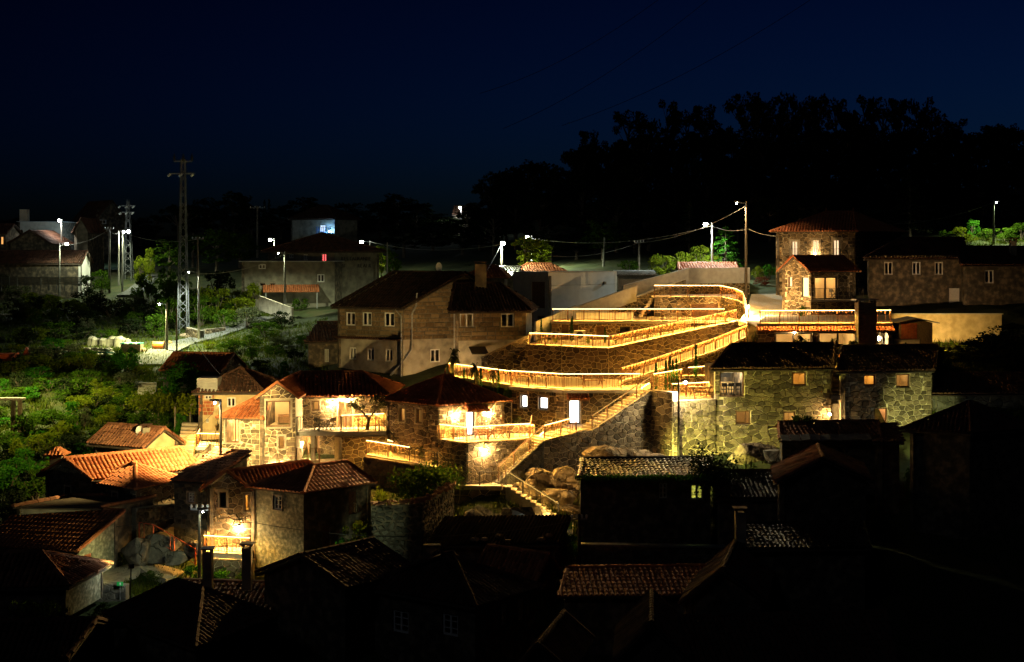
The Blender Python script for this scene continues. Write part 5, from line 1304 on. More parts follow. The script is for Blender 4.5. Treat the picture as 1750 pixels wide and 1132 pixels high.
mb = MB(); fbox(mb, fr_s, -.05, Z(606, 105.9), .02, Z(580, 105.9), -.04, .03); fbox(mb, fr_s, fr_s.L-.02, Z(606, 105.9), fr_s.L+.05, Z(580, 105.9), -.04, .03); fbox(mb, fr_s, -.05, Z(580.5, 105.9), fr_s.L+.05, Z(579.5, 105.9), -.04, .03); mb.build('frame', 'galvanised', t)
for i, (x, yt) in enumerate(((1534, 590), (1548, 586))):
    plant('cypress_bush', ['shorter', 'taller'][i]+' thin cypress standing before the pale glass screen', 'shrub', 'cypress0', x, yt, 104.5, 4.5, 'leaf_conifer', 'columnar cypresses', base=zF)
YW = thing('plaster_wall', 'long golden plastered wall below the dark long house', 'wall', P(1620, 590, 112))
wall_build(Frame(XY(1522, 111.6), XY(1712, 112.4)), 21.5, Z(537, 112), Z(537, 112), YW, YW, 'plaster_ochre', t=.5)
mb = MB(); mb.bar(P(1522, 536.5, 111.7), P(1712, 536.5, 112.5), .6, .08); mb.build('coping', 'concrete', YW)
# ================================================================== big house at the top, annex, long dark houses
U4 = House('stone_house', 'tall stone house with red hip roof and three lit balcony doors', 'house', (1461, 128), (1540, 135), (1326, 130), Z(394, 128), 24.5, 'hipy', 1.75, i0=2.3, i1=2.3, finial=True, ov=.35)
U4.wall('s', 'stone', [win((1353, 412, 1363.5, 438), 'white', SOFT, .18, emitm='curtain_peach', mull=False), win((1389, 411, 1399.5, 438), 'white', SOFT, .18, emitm='curtain_peach', mull=False), win((1424, 410, 1434.5, 438), 'white', SOFT, .18, emitm='curtain_peach', mull=False)], su=.46, sz=.33)
U4.wall('f', 'stone', smat='stone_dark', core='mortar', sep=False)
U4.rest()
f4 = U4.fr['s']; bu0, bz = f4.px(1350, 438.5); bu1, _ = f4.px(1437, 438.5)
mb = MB(); fbox(mb, f4, bu0, bz-.15, bu1, bz, .03, .75); mb.build('balcony_slab', 'surround', U4.root)
railing('railing', 'dark iron balcony railing of the tall house at the top', [f4.pt(bu0, bz, .7), f4.pt(bu1, bz, .7)], .7, False, m='metal_dark', pm='metal_dark', sp=.22)
for x, y in ((1377, 415), (1405, 413)):
    u, z = f4.px(x, y); mb = MB(); mb.box(f4.pt(u, z, .18), f4.d3()*.12, f4.n3()*.12, UP*.09); mb.build('wall_spot', 'metal_dark', U4.root)
light('door_light', f4.pt(*f4.px(1393, 434), .35), 22, SOFT, U4.root, .06)
mb = MB(); mb.ball(f4.pt(*f4.px(1393, 434), .3), .06, 6, 4); mb.build('door_bulb', 'bulb_warm', U4.root)
UA = House('stone_house', 'gabled stone annex with glazed corner and dark balcony below the tall house', 'house', (1385, 118), (1462, 119.5), (1337, 121), Z(462, 118), 23.5, 'gx', 1.1, ov=.3, tmat='tile')
UA.wall('s', 'stone', [win((1347.5, 473, 1354, 491), 'wood', None, .08, mull=False, emitm='curtain_warm'), win((1369.5, 473, 1383, 509), 'metal', None, .0, mull=False, emitm='curtain_warm')], su=.46, sz=.33)
UA.wall('f', 'stone', [win((1392, 473.5, 1431, 512), 'metal', SOFT, .06, depth=1.7, power=40)], su=.46, sz=.33)
UA.rest()
zUA = Z(512, 118)
sheet('balcony_slab', 'thin balcony slab before the glazed annex', [Vector((*XY(1386, 116.6), zUA)), Vector((*XY(1476, 118), zUA)), Vector((*XY(1476, 119.8), zUA)), Vector((*XY(1386, 118.2), zUA))], 'concrete', .18)
railing('railing', 'dark balcony railing before the glazed annex', [Vector((*XY(1387, 116.75), zUA)), Vector((*XY(1475, 118.1), zUA))], .95, False, m='metal_dark', pm='metal_dark', sp=.23)
chair('dark chair on the balcony of the glazed annex', Vector((*XY(1424, 117.6), zUA+.002)), 2.0, 'black_part')
wall_build(Frame(XY(1395, 119.2), XY(1470, 119.6)), 23.5, zUA-.2, zUA-.2, UA.root, UA.root, 'stone', [win((1389, 520, 1397, 551), 'door')], smat='stone_brown', name='plinth_wall')
plant('shrub', 'dark round shrub at the foot of the glazed annex', 'shrub', 'bush4', 1373, 516, 115.5, 20, 'leaf_green', ybase=545)
U5 = House('old_house', 'long dark plastered house with three white windows and grey door', 'house', (1485, 122), (1646, 122.6), None, Z(439, 122), 23.8, 'hipx', 1.6, i0=3.0, lv=(1.5, 6.6), tmat='tile_dark', ov=.35)
U5.wall('f', 'plaster', [win((1511, 448, 1526, 470), 'white'), win((1559, 448, 1573.5, 470), 'white'), win((1597.5, 448, 1612, 470), 'white'), win((1622, 493, 1640, 535), 'whitedoor')], core='plaster_black')
U5.rest(keys='sbk')
mb = MB(); fbox(mb, U5.fr['f'], 0, Z(440.5, 122), U5.fr['f'].L, Z(437.5, 122), .03, .2); mb.build('cornice', 'plaster_ochre', U5.root)
U6 = House('old_house', 'dark stained house with one white window at the right edge', 'house', (1646.5, 121), (1800, 121.4), None, Z(451, 121), 23.8, 'gx', 1.4, lv=(1.2, 6), tmat='tile_dark', ov=.3)
U6.wall('f', 'plaster', [win((1683, 462, 1698.5, 484.5), 'white')], core='plaster_black'); U6.rest(keys='sbk')
U6.chimney((1731, 412, 424), 123, .5, 'plaster_aged', 'tile_dark')
# ================================================================== terraces, ramps and pool between the houses
zR = Z(591, 108.5)                                  # ramp garden level
q0, q1, q2, q3 = XY(898, 110), XY(960, 108.2), XY(1040, 107.2), XY(1262, 116.5)
zE = Z(548, 116.5)
RW5 = retaining('retaining_wall', 'broad brown stone wall curving under the upper ramp', [(q0, q1, 19.6, zR, zR), (q1, q2, 19.6, zR, zR-.1), (q2, q3, 19.6, zR-.1, zE)], m='stone_brown', su=.44, sz=.32)
sheet('ramp_paving', 'level end of the upper ramp garden below the pool house', [Vector((*q0, zR)), Vector((*q1, zR)), Vector((*q2, zR-.1)), Vector((*XY(1060, 116), zR)), Vector((*XY(930, 116), zR))], 'paving', .3)
sheet('ramp_paving', 'sloping lit upper ramp garden', [Vector((*q2, zR-.1)), Vector((*q3, zE)), Vector((*XY(1250, 119), zE+.05)), Vector((*XY(1060, 116.2), zR+.05))], 'path_dirt', .3)
g0 = [Vector((*XY(905, 109.9), zR)), Vector((*XY(960, 108.5), zR)), Vector((*XY(1040, 107.5), zR-.1))]
railing('railing', 'lit railing at the left level end of the upper ramp', g0, .93, True, sp=.23)
railing('railing', 'long rising lit railing of the upper ramp', [g0[-1], Vector((*XY(1150, 112), (zR-.1+zE)/2-.02)), Vector((*XY(1258, 116.6), zE))], .93, True, sp=.23, side='led_faint')
# lower ramp
lr = [P(1062, 652, 99.5), P(1100, 641, 101), P(1223, 599, 107), P(1276, 576, 111)]
lf = [Vector((*XY(1062, 106), zM)), Vector((*XY(1100, 107.5), lr[1].z)), Vector((*XY(1212, 112.5), lr[2].z+.1)), Vector((*XY(1272, 116), lr[3].z+.3))]
mb = MB()
for i in range(3): mb.slab([lr[i], lr[i+1], lf[i+1], lf[i]], .3)
mb.build('ramp_paving', 'paving', None, label='sloping lit lower ramp curving up to the plaza', kind='structure')
railing('railing', 'long rising lit railing of the lower ramp', [p+Vector((0, .1, 0)) for p in lr[0:]], 1.0, True, sp=.23, side='led_faint')
retaining('retaining_wall', 'sloping stone wall under the lower ramp behind the cypresses', [(tuple(a[:2]), tuple(b[:2]), 18.6, a.z-.1, b.z-.1) for a, b in zip(lr, lr[1:])], m='stone_brown')
for i, (x, yt, D) in enumerate(((1138, 617, 99), (1145, 610, 99.2), (1150, 616, 99), (1156, 614, 99.2), (1189, 590, 101), (1121, 621, 99))):
    plant('cypress_bush', nth(i)+' slender cypress in the row below the lower ramp', 'shrub', 'cypress0', x, yt, D, 6, 'leaf_conifer', 'columnar cypresses', base=zM-.3)
# pool house and pool terrace
zPo = Z(549, 115.5)
PH = thing('pool_house', 'low stone pool house with dark doorways between the two ramps', 'house', P(943, 592, 115.5))
fp = Frame(XY(943, 115.5), XY(1180, 115.9))
wall_build(fp, zR-.6, zPo-.22, zPo-.22, PH, PH, 'stone', [win((960, 555, 972, 590), 'door'), win((976.5, 555, 988.5, 590), 'door'), win((1019, 557, 1033.5, 592), 'door'), win((1059, 558, 1077, 570), 'metal', None, mull=False)], smat='stone_brown')
mb = MB(); fbox(mb, fp, -.1, zPo-.2, fp.L+9*.28, zPo-.005, -.5, .12); mb.build('roof_edge', 'concrete', PH)
sheet('terrace_paving', 'pool terrace floor between the lit railings', [Vector((*XY(943, 115.4), zPo)), Vector((*XY(1245, 115.9), zPo)), Vector((*XY(1262, 118.5), zPo)), Vector((*XY(1240, 124), zPo)), Vector((*XY(943, 124), zPo))], 'paving', .2)
railing('railing', 'straight lit railing of the pool terrace', [Vector((*XY(944, 115.6), zPo)), Vector((*XY(1238, 115.9), zPo))], 1.02, True, sp=.23)
t = thing('pool_bench', 'long pale rendered pool edge behind the straight lit railing', 'pool edge', P(985, 547, 118.5))
a, b = XY(985, 118.6), XY(1082, 118.6); mb = MB(); mb.bx(a.x, a.y, zPo-.05, b.x, a.y+.35, zPo+.52); mb.build('edge_wall', 'render_white', t)
mb = MB(); mb.bx(a.x-.06, a.y-.05, zPo+.52, b.x+.06, a.y+.4, zPo+.58); mb.build('coping', 'concrete', t)
# top terrace wall with garage door, curved lit railing
zTt = Z(507, 123)
tt = [XY(1118, 123.2), XY(1232, 122.8), XY(1258, 121.2), XY(1270, 119.6), XY(1274, 118.0)]
zz_ = [zTt, zTt, Z(513, 121.2), Z(519, 119.6), Z(530, 118.0)]
TW = thing('retaining_wall', 'stone wall of the top terrace with a wide dark garage opening', 'wall', (*tt[0], zPo))
wall_build(Frame(tt[0], tt[1]), zPo-.3, zz_[0], zz_[1], TW, TW, 'stone', [win((1181, 520, 1227.5, 547), 'door')])
for i in range(1, 4): wall_build(Frame(tt[i], tt[i+1]), zPo-.4, zz_[i], zz_[i+1], TW, TW, 'stone')
railing('railing', 'curved lit railing of the top terrace ending at the plaza', [Vector((*p, z)) for p, z in zip(tt, zz_)], 1.0, True, sp=.23)
sheet('terrace_paving', 'top terrace floor behind the curved railing', [Vector((*tt[0], zTt)), Vector((*tt[1], zTt)), Vector((*XY(1262, 124), zTt)), Vector((*XY(1262, 130), zTt)), Vector((*XY(1110, 130), zTt))], 'paving', .25)
# plaza with the overlit spot
pz = [Vector((*XY(1262, 116.2), zE-.02)), Vector((*XY(1300, 113.5), Z(562, 113.5))), Vector((*XY(1330, 117), Z(548, 117))), Vector((*XY(1372, 121), Z(520, 121)-.5)), Vector((*XY(1330, 131), Z(502, 131))), Vector((*XY(1284, 130), Z(503, 130))), Vector((*XY(1276, 118), Z(533, 118)))]
mb = MB(); cc = sum(pz, Vector())/len(pz)
for i in range(len(pz)): mb.slab([cc, pz[i], pz[(i+1) % len(pz)]], .4) if (pz[i]-cc).cross(pz[(i+1) % len(pz)]-cc).z > 0 else mb.slab([cc, pz[(i+1) % len(pz)], pz[i]], .4)
mb.build('plaza_paving', 'gravel_plaza', None, label='gravel plaza sloping up beside the curved railing', kind='structure')
t = thing('bollard_light', 'short bollard light washing the plaza beside the curved railing', 'bollard', Vector((*XY(1279, 117.5), Z(540, 117.5))))
c_ = Vector((*XY(1279, 117.5), Z(541, 117.5))); mb = MB(); mb.tube(c_-UP*.3, c_+UP*.75, .07, .07, 8); mb.build('shaft', 'metal_dark', t)
mb = MB(); mb.tube(c_+UP*.75, c_+UP*.9, .075, .075, 8); mb.build('lamp', 'bulb_warm', t); light('lamp_light', c_+Vector((.4, -.15, .9)), 800, SOFT, t, .08)
# stair gap, concrete parapets, upper stone hut
def parapet(label, pts, h, t_=.22, m='concrete'):
    r = thing('parapet_wall', label, 'parapet', pts[0])
    for a, b in zip(pts, pts[1:]):
        a, b = Vector(a), Vector(b); d = (b-a); s = Vector((d.y, -d.x, 0)).normalized()*t_/2; mb = MB()
        mb.hexa([a+s-UP*.6, b+s-UP*.6, b-s-UP*.6, a-s-UP*.6, a+s+UP*h, b+s+UP*h, b-s+UP*h, a-s+UP*h]); mb.build('panel', m, r)
    return r
parapet('pale concrete parapet sloping up to the upper stone hut', [P(1064, 504, 128), P(1176, 474, 131), P(1281, 473, 131.4)], .85)
parapet('pale concrete parapet of the middle garden stair', [P(981, 541, 122), P(1087, 503, 125)], .78)
parapet('golden lit low parapet left of the pool terrace', [P(914, 570, 116.5), P(984, 541, 121)], .95)
retaining('retaining_wall', 'stone garden wall under the sloping concrete parapets', [(XY(981, 122.3), XY(1087, 125.2), 23, Z(541, 122)-.1, Z(503, 125)-.1), (XY(1087, 125.4), XY(1178, 131.2), 23.5, Z(503, 125)-.3, Z(474, 131)-.1)], m='stone')
HT = retaining('retaining_wall', 'upper stone wall under the flat concrete parapet', [(XY(1160, 131.3), XY(1281, 131.6), 24.5, Z(473, 131.5)-.05, Z(473, 131.5)-.05)], m='stone')
HTr = dark_house('tiny tiled roof glowing orange above the upper concrete parapet', (1165, 134), (1256, 134.2), None, Z(461, 134), 26.5, 'gx', .55, lv=(.3, 4), tm='tile')
stairs('stone_stairs', 'dark garden steps behind the pool terrace', Vector((*XY(1092, 122.5), zPo)), Vector((*XY(1116, 123.6), zTt)), 8, 1.2, into=(.1, 1, 0))
# wall with floating steps left of the broad brown wall
fs = Frame(XY(823, 112.5), XY(903, 110.6))
FW = thing('garden_wall', 'golden stone wall with floating stone steps left of the broad brown wall', 'wall', P(823, 640, 112.5))
wall_build(fs, 19.4, Z(612, 112.5), Z(574, 110.6), FW, FW, 'stone', su=.5, sz=.36)
mb = MB(); mb.bar(fs.pt(-.1, Z(612, 112.5)+.05, -.2), fs.pt(fs.L+.1, Z(574, 110.6)+.05, -.2), .55, .1); mb.build('coping', 'surround', FW)
for k in range(7):
    u, z = fs.px(849+k*8, 622-k*5); mb = MB(); fbox(mb, fs, u-.32, z-.05, u+.32, z+.05, 0, .7); mb.build('floating_step', 'surround', FW)
for i, (x, yt, D, w, zb0, m_) in enumerate(((921, 578, 110.8, 8, zR, 'leaf_lime'), (949, 574, 110.5, 9, zR, 'leaf_lime'), (1005, 575, 110.3, 9, zR, 'leaf_lime'), (1052, 580, 110.5, 6, zR, 'leaf_conifer'), (1118, 568, 114, 7, None, 'leaf_conifer'))):
    b = zb0 if zb0 else Z(582, 114)
    plant('shrub', nth(i)+' small shrub from the left behind the upper ramp railing', 'shrub', 'bush%d' % i, x, yt, D, w, m_, 'shrubs behind the upper ramp railing', base=b)
for i, (x, yt, D) in enumerate(((925, 545, 113), (976, 546, 112.5), (978, 541, 113.5), (1034, 560, 111.5))):
    plant('cypress_bush', nth(i)+' thin cypress from the left before the pool house', 'shrub', 'cypress0', x, yt, D, 4, 'leaf_conifer', 'columnar cypresses', base=zR)
t = thing('heat_pump', 'round-fan heat pump box standing by the pool house doors', 'heat pump', Vector((*XY(991, 114), zR)))
c_ = Vector((*XY(991, 114), zR)); mb = MB(); mb.bx(c_.x-.45, c_.y, zR+.05, c_.x+.45, c_.y+.4, zR+.85); mb.build('case', 'render_white', t)
mb = MB(); mb.tube(c_+Vector((0, -.03, .48)), c_+Vector((0, .0, .48)), .3, .3, 12); mb.build('fan', 'black_part', t)
picnic_table('wooden bench table at the left end of the upper ramp', Vector((*XY(937, 112), zR+.002)), .1)
# ================================================================== granite-block house and concrete house
G1 = House('granite_house', 'large house of big granite blocks with tall half gable and grey plaster ground floor', 'house', (689, 117), (886, 121.5), (577, 120.5), Z(524, 117), 18.2, 'gy', 2.75, tmat='tile_black', ov=.35)
zS = Z(581, 117)
def two_band(H_, key, top_wins, low_wins):
    fr = H_.fr[key]
    wall_build(fr, H_.zb, zS, zS, H_.root, H_.root, 'plaster', low_wins, core='plaster_aged')
    ap = H_.ap.get(key)
    return wall_build(fr, zS+.001, H_.ze, H_.ze, H_.root, H_.root, 'stone', top_wins, ap, core='mortar_dark', smat='granite_block', su=.95, sz=.36, course=True, gap=.06, proud=.05)
two_band(G1, 's', [win((591, 534, 607, 556.5), 'white'), win((619, 534, 635, 557), 'white'), win((656.5, 534.5, 674, 558.5), 'white')], [win((597, 594, 608.5, 614.5), 'white'), win((627.5, 596, 639, 616.5), 'white'), win((658.5, 597, 670.5, 618.5), 'white')])
two_band(G1, 'f', [], [win((735.5, 597, 752.5, 619.5), 'white')])
G1.rest()
mb = MB(); fs_ = G1.fr['s']; tile_face(mb, [fs_.pt(-.1, zS-.06, .45), fs_.pt(fs_.L, zS-.06, .45), fs_.pt(fs_.L, zS+.08, .0), fs_.pt(-.1, zS+.08, .0)], .22, .4); mb.build('string_tiles', 'tile_dark', G1.root, kind='stuff')
G2 = House('granite_house', 'lower granite-block wing with hip roof and two white windows', 'house', (777, 115.6), (899, 117.2), None, Z(526, 116), 18.4, 'hipx', 1.9, i0=None, i1=2.6, lv=(.6, 6), tmat='tile_black', ov=.5)
two_band(G2, 'f', [win((786, 536, 809, 559.5), 'white', (1, .5, .15), depth=1.2, power=1.2), win((856, 536, 878.5, 559.5), 'white')], [])
G2.wall('k', 'plaster'); G2.rest(keys='sb')
G2.chimney((821.5, 452, 478), 119, .95, 'plaster_aged', 'tile_dark', base=25.5)
mb = MB(); r_ = .06
fs_ = G1.fr['s']; ff_ = G1.fr['f']
pl = [fs_.pt(*fs_.px(679, 529), .25), fs_.pt(*fs_.px(687.5, 541), .15), fs_.pt(*fs_.px(687.5, 580), .15), fs_.pt(*fs_.px(687.5, 660), .15)]
for p, q in zip(pl, pl[1:]): mb.tube(p, q, r_, r_, 6)
mb.build('drainpipe', 'metal_grey', G1.root)
mb = MB(); pl = [ff_.pt(*ff_.px(711, 501), .2), ff_.pt(*ff_.px(710, 522), .2), ff_.pt(*ff_.px(703.5, 535), .15), ff_.pt(*ff_.px(702, 597), .15), ff_.pt(*ff_.px(693, 610), .15), fs_.pt(*fs_.px(668, 645), .3)]
for p, q in zip(pl, pl[1:]): mb.tube(p, q, r_*1.2, r_*1.2, 6)
mb.build('drainpipe', 'metal_grey', G1.root)
mb = MB(); f2_ = G2.fr['f']; pl = [f2_.pt(*f2_.px(779, 528), .3), f2_.pt(*f2_.px(776, 533), .1), f2_.pt(*f2_.px(776, 600), .1)]
for p, q in zip(pl, pl[1:]): mb.tube(p, q, r_, r_, 6)
mb.build('drainpipe', 'metal_grey', G2.root)
mb = MB(); u, z = f2_.px(805, 594); mb.hexa([f2_.pt(u-.2, z-.5, 1.2), f2_.pt(u+1.2, z-.5, 1.2), f2_.pt(u+1.2, z, 0), f2_.pt(u-.2, z, 0), f2_.pt(u-.2, z-.44, 1.2), f2_.pt(u+1.2, z-.44, 1.2), f2_.pt(u+1.2, z+.06, 0), f2_.pt(u-.2, z+.06, 0)]); mb.build('porch_roof', 'metal_dark', G2.root)
t = thing('satellite_dish', 'satellite dish on the dark ridge of the granite-block house', 'dish', P(750, 470, 121))
c_ = P(750, 457, 121); mb = MB()
for k in range(10):
    a, b = 2*math.pi*k/10, 2*math.pi*(k+1)/10; mb.poly([c_+Vector((0, .12, 0)), c_+Vector((.28*math.cos(a), 0, .42*math.sin(a))), c_+Vector((.28*math.cos(b), 0, .42*math.sin(b)))])
mb.build('dish', 'render_white', t); mb = MB(); mb.tube(c_+Vector((0, .1, 0)), c_-UP*1.0+Vector((0, .1, 0)), .035, .035, 5); mb.build('mount', 'metal_grey', t)
AN = dark_house('dim plaster annex left of the granite house with a small lit door', (527, 121), (580, 121.5), None, Z(583, 121), 18.3, 'shedf', 1.2, lv=(.3, 5), wins_f=[win((555, 597, 562, 619), 'white', (.8, 1, .7), mull=False, power=1.0)], core='plaster_black', name='annex')
CB = House('concrete_house', 'flat modern concrete house with bluish-lit blank wall', 'house', (937, 126), (1054, 132.5), (877, 129), Z(466, 126), 22.5, 'flat', .1, ov=.0, fascia='concrete')
CB.wall('f', 'concrete_bluelit'); CB.wall('s', 'plaster', [win((908.5, 482, 931, 527), 'door'), win((918, 540, 931, 556), 'dark')], core='concrete'); CB.rest('concrete')
mb = MB(); fq = CB.fr['f']; fbox(mb, fq, .02, 22.6, .28, CB.ze-.3, .02, .12); mb.build('downpipe', 'metal_dark', CB.root)
mb = MB(); fbox(mb, fq, .3, Z(488.6, 126), fq.L-.02, Z(488.2, 126), .004, .008); mb.build('joint_line', 'plaster_black', CB.root)
u, z = fq.px(1032, 484); mb = MB(); mb.box(fq.pt(u, z, .1), fq.d3()*.12, fq.n3()*.1, UP*.14); mb.build('wall_box', 'wood_grey', CB.root)
dark_house('red tiled roof behind the flat concrete house', (872, 138), (966, 139), None, Z(467, 138), 25, 'hipx', .85, i0=1.6, i1=1.6, lv=(.3, 5), tm='tile')
dark_house('slate grey shed roof left of the flat concrete house', (832, 134), (880, 134.5), None, Z(472, 134), 25, 'shedf', .7, lv=(.3, 4), tm='tile_glazed')
dark_house('small shack with pale plank roof right of the flat concrete house', (1056, 136), (1116, 136.5), None, Z(471, 136), 25, 'shedf', .25, lv=(.2, 4), tm='slate', core='wood_grey')
dark_house('orange glowing gable roof behind the granite house chimney', (788, 130), (862, 131), None, Z(474, 130), 24, 'hipx', 1.0, i0=2.5, i1=1.0, lv=(.4, 5), tm='tile')
# ================================================================== houses up the left slope
A9 = House('old_house', 'old stone barn with lit orange roof on the slope beside the steps', 'house', (376, 114), (416, 118), (279, 115), Z(633, 114), Z(683, 114)-1.4, 'gy', 1.15, tmat='tile', ov=.25)
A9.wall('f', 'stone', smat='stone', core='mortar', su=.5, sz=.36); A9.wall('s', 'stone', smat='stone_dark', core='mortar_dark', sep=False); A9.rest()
L1 = House('restaurant_house', 'two-storey restaurant house with dark sign letters and a red-lit window', 'house', (572, 163), (648, 168), (457, 166), Z(427, 163), 22.5, 'hipx', 1.9, i0=3.2, i1=3.5, tmat='tile_dark', ov=.5)
L1.wall('s', 'plaster', [win((469.5, 435, 477, 441.5), 'white'), win((494, 435, 501.5, 441.5), 'white'), win((518.5, 435, 526, 445), 'white'), win((549.5, 434, 558, 447), 'six', emitm='curtain_red')], core='plaster_dim')
L1.wall('f', 'plaster', core='plaster_dim'); L1.rest()
fL = L1.fr['f']
for txt, x0, x1, y in (('RESTAURANTE', 582, 634, 445.5), ('BI    REAIR', 582, 634, 457.5)):   # only the legible letters of the second row
    for k, chx in enumerate(txt):
        if chx == ' ': continue
        cu = bpy.data.curves.new('letter', 'FONT'); cu.body = chx; cu.extrude = .03; cu.size = .62
        o = link(bpy.data.objects.new('letter', cu), None); bpy.context.view_layer.update()
        me = bpy.data.meshes.new_from_object(o); bpy.data.objects.remove(o); bpy.data.curves.remove(cu)
        me.materials.clear(); me.materials.append(M['sign_letter'])
        u0, z0 = fL.px(x0+(x1-x0)*k/len(txt), y)
        for v in me.vertices: v.co = fL.pt(u0+v.co.x, z0+v.co.y, .06+v.co.z)
        link(bpy.data.objects.new('letter', me), L1.root)
L1b = House('restaurant_house', 'lower flat-roofed block in front of the restaurant house', 'house', (413, 158), (572, 160), None, Z(447, 158), 22.3, 'flat', .1, lv=(.5, 5), ov=.25, fascia='concrete')
L1b.wall('f', 'plaster', [win((442, 452, 454, 460), 'white'), win((542.5, 469, 554.5, 482.5), 'white'), win((443, 483, 455, 490), 'dark'), win((460, 483, 472, 490), 'dark')], core='plaster_dim'); L1b.rest(keys='sbk')
mb = MB(); fb_ = L1b.fr['f']; u0, z0 = fb_.px(449, 499); u1, _ = fb_.px(545, 499)
tile_face(mb, [fb_.pt(u0, z0, 2.0), fb_.pt(u1, z0, 2.0), fb_.pt(u1, z0+.75, .05), fb_.pt(u0, z0+.75, .05)], .24, .4); mb.build('porch_tiles', 'tile', L1b.roof, kind='stuff')
mb = MB(); mb.tube(fb_.pt(u0+.3, z0, 1.8), fb_.pt(u0+.3, z0-2.5, 1.8), .08, .08, 6); mb.tube(fb_.pt(u1-.3, z0, 1.8), fb_.pt(u1-.3, z0-2.5, 1.8), .08, .08, 6); mb.build('porch_post', 'metal_grey', L1b.root)
parapet('concrete ramp wall sloping down before the restaurant house', [P(444, 520, 152), P(500, 541, 146)], .9, m='plaster_aged')
L2 = dark_house('dim white house with blue-lit balcony on the skyline', (572, 225), (612, 230), (497, 228), Z(372, 225), 29, 'hipy', 2.0, i0=3.5, i1=3.0, core='plaster_aged', wins_s=[win((546.5, 385, 556.5, 397), 'white', emitm='curtain_cool')])
fr_ = L2.fr['s']; mb = MB()
for k in range(9):
    u, z = fr_.px(548+k*2.8, 398); fbox(mb, fr_, u-.05, z-.1, u+.05, z+.85, 1.2, 1.28)
u, z = fr_.px(546, 398); u1, _ = fr_.px(573, 398); fbox(mb, fr_, u, z+.85, u1, z+.95, 1.2, 1.28); fbox(mb, fr_, u, z-.2, u1, z-.1, 0, 1.28); mb.build('balcony', 'blue_paint', L2.root)
light('balcony_light', fr_.pt((u+u1)/2+.8, z+.25, .7), 3, (.15, .6, 1), L2.root, .1)
mb = MB(); mb.ball(fr_.pt((u+u1)/2+.8, z+.15, .7), .12, 6, 4); mb.build('balcony_bulb', 'bulb_blue', L2.root)
L3 = dark_house('large gabled house silhouetted on the left skyline', (166, 232), (215, 236), (128, 240), Z(372, 232), 28, 'hipy', 2.8, core='plaster_black', i0=None, i1=None, wins_f=[win((177, 361, 184, 367), 'white'), win((186, 361, 192, 367), 'white'), win((201, 362, 205, 368), 'white'), win((170, 376, 182, 383), 'white')])
L4 = House('old_house', 'long low house with lamplit pale wall on the far left skyline', 'house', (31, 215), (106, 216), None, Z(379, 215), 30, 'flat', .1, lv=(.5, 8), ov=.2, fascia='concrete')
L4.wall('f', 'plaster', core='plaster_cream'); L4.rest(keys='sbk')
mb = MB(); p = P(40, 380, 217); mb.bx(p.x-.6, p.y, p.z-1, p.x+.6, p.y+1, Z(358, 217)); mb.build('chimney', 'plaster_cream', L4.roof)
L5 = dark_house('low gabled house with dim plaster gable below the far left lamps', (17, 198), (86, 199), None, Z(415, 198), 26, 'gy', 1.7, lv=(.5, 8), core='plaster_black', tm='tile_dark')
L6 = House('old_house', 'dark long house with white end gable above the galvanised fence', 'house', (138, 184), (154, 188), (-20, 186), Z(448, 184), 23.5, 'gy', 1.4, tmat='tile_dark', ov=.3)
L6.wall('f', 'plaster', core='render_white'); L6.wall('s', 'plaster', [win((112, 451, 117, 456), 'dark')], core='plaster_black'); L6.rest()
L7 = dark_house('sliver of a house with an orange-lit window at the far left edge', (-40, 196), (9, 197), None, Z(398, 196), 26, 'gx', 1.2, lv=(.3, 5), wins_f=[win((2, 405, 7, 418), 'six', emitm='curtain_orange')])
L8 = dark_house('tiny dark hut on the hilltop left of the wooded ridge', (776, 240), (815, 242), None, Z(366, 240), 30, 'gx', 1.4, lv=(.3, 6))
L9 = dark_house('pink-walled gable house behind the blue lamp', (128, 205), (150, 206), None, Z(392, 205), 26, 'gy', 1.6, lv=(.3, 7), core='plaster_dim')
# ================================================================== lamps, poles, towers, wires
def ground_at(x, D): q = XY(x, D); return Vector((q.x, q.y, gz(q.x, q.y)))
street_lamp('brilliant white street lamp highest on the far left', ground_at(105, 204), P(105, 377, 204), (-.1, -.6), 320, (1, .92, .8))
street_lamp('white street lamp on a grey pole above the galvanised fence', ground_at(101, 181), P(102, 417, 181), (1.0, -.3), 320, STREET)
street_lamp('small blue-white lamp behind the far left houses', ground_at(152, 215), P(152, 400, 215), (0, -.3), 200, (.45, .75, 1), 'bulb_blue', r=.14)
street_lamp('left lamp of the twin street lamps by the small pylon', ground_at(203, 192), P(203, 396, 192), (.7, -.3), 900, STREET)
street_lamp('right lamp of the twin street lamps by the small pylon', ground_at(209, 186), P(209, 396, 186), (.9, -.2), 900, STREET)
street_lamp('street lamp above the left end of the restaurant house', ground_at(468, 178), P(469, 410, 178), (-.5, -.3), 350, STREET)
street_lamp('street lamp shining above the restaurant house roof', ground_at(634, 176), P(632, 414, 176), (-1.0, -.3), 1300, STREET, cone=172)
street_lamp('distant white lamp on the hilltop left of the wooded ridge', ground_at(788, 238), P(788, 355, 238), (-.2, -.2), 120, COOL)
street_lamp('street lamp on a stayed pole left of the lit tree', ground_at(857, 141), P(857, 416, 141), (.15, -.5), 1100, STREET)
street_lamp('smaller street lamp just above the lit tree', ground_at(909, 152), P(909, 406, 152), (-.5, -.6), 3200, STREET, cone=172)
street_lamp('street lamp beside the green conifer below the wooded ridge', ground_at(1217, 139), P(1217, 384, 139), (-.7, -.3), 1700, (.78, .95, .86))
street_lamp('hooded lamp on the tall wooden pole left of the tall house', ground_at(1275, 130), P(1275, 348, 130), (-.9, -.3), 550, (1, .75, .4), pm='pole_wood', r=.06)
street_lamp('hooded lamp on the pole above the dark houses at the right edge', ground_at(1698, 149), P(1698, 346, 149), (.5, .6), 1500, STREET, r=.06)
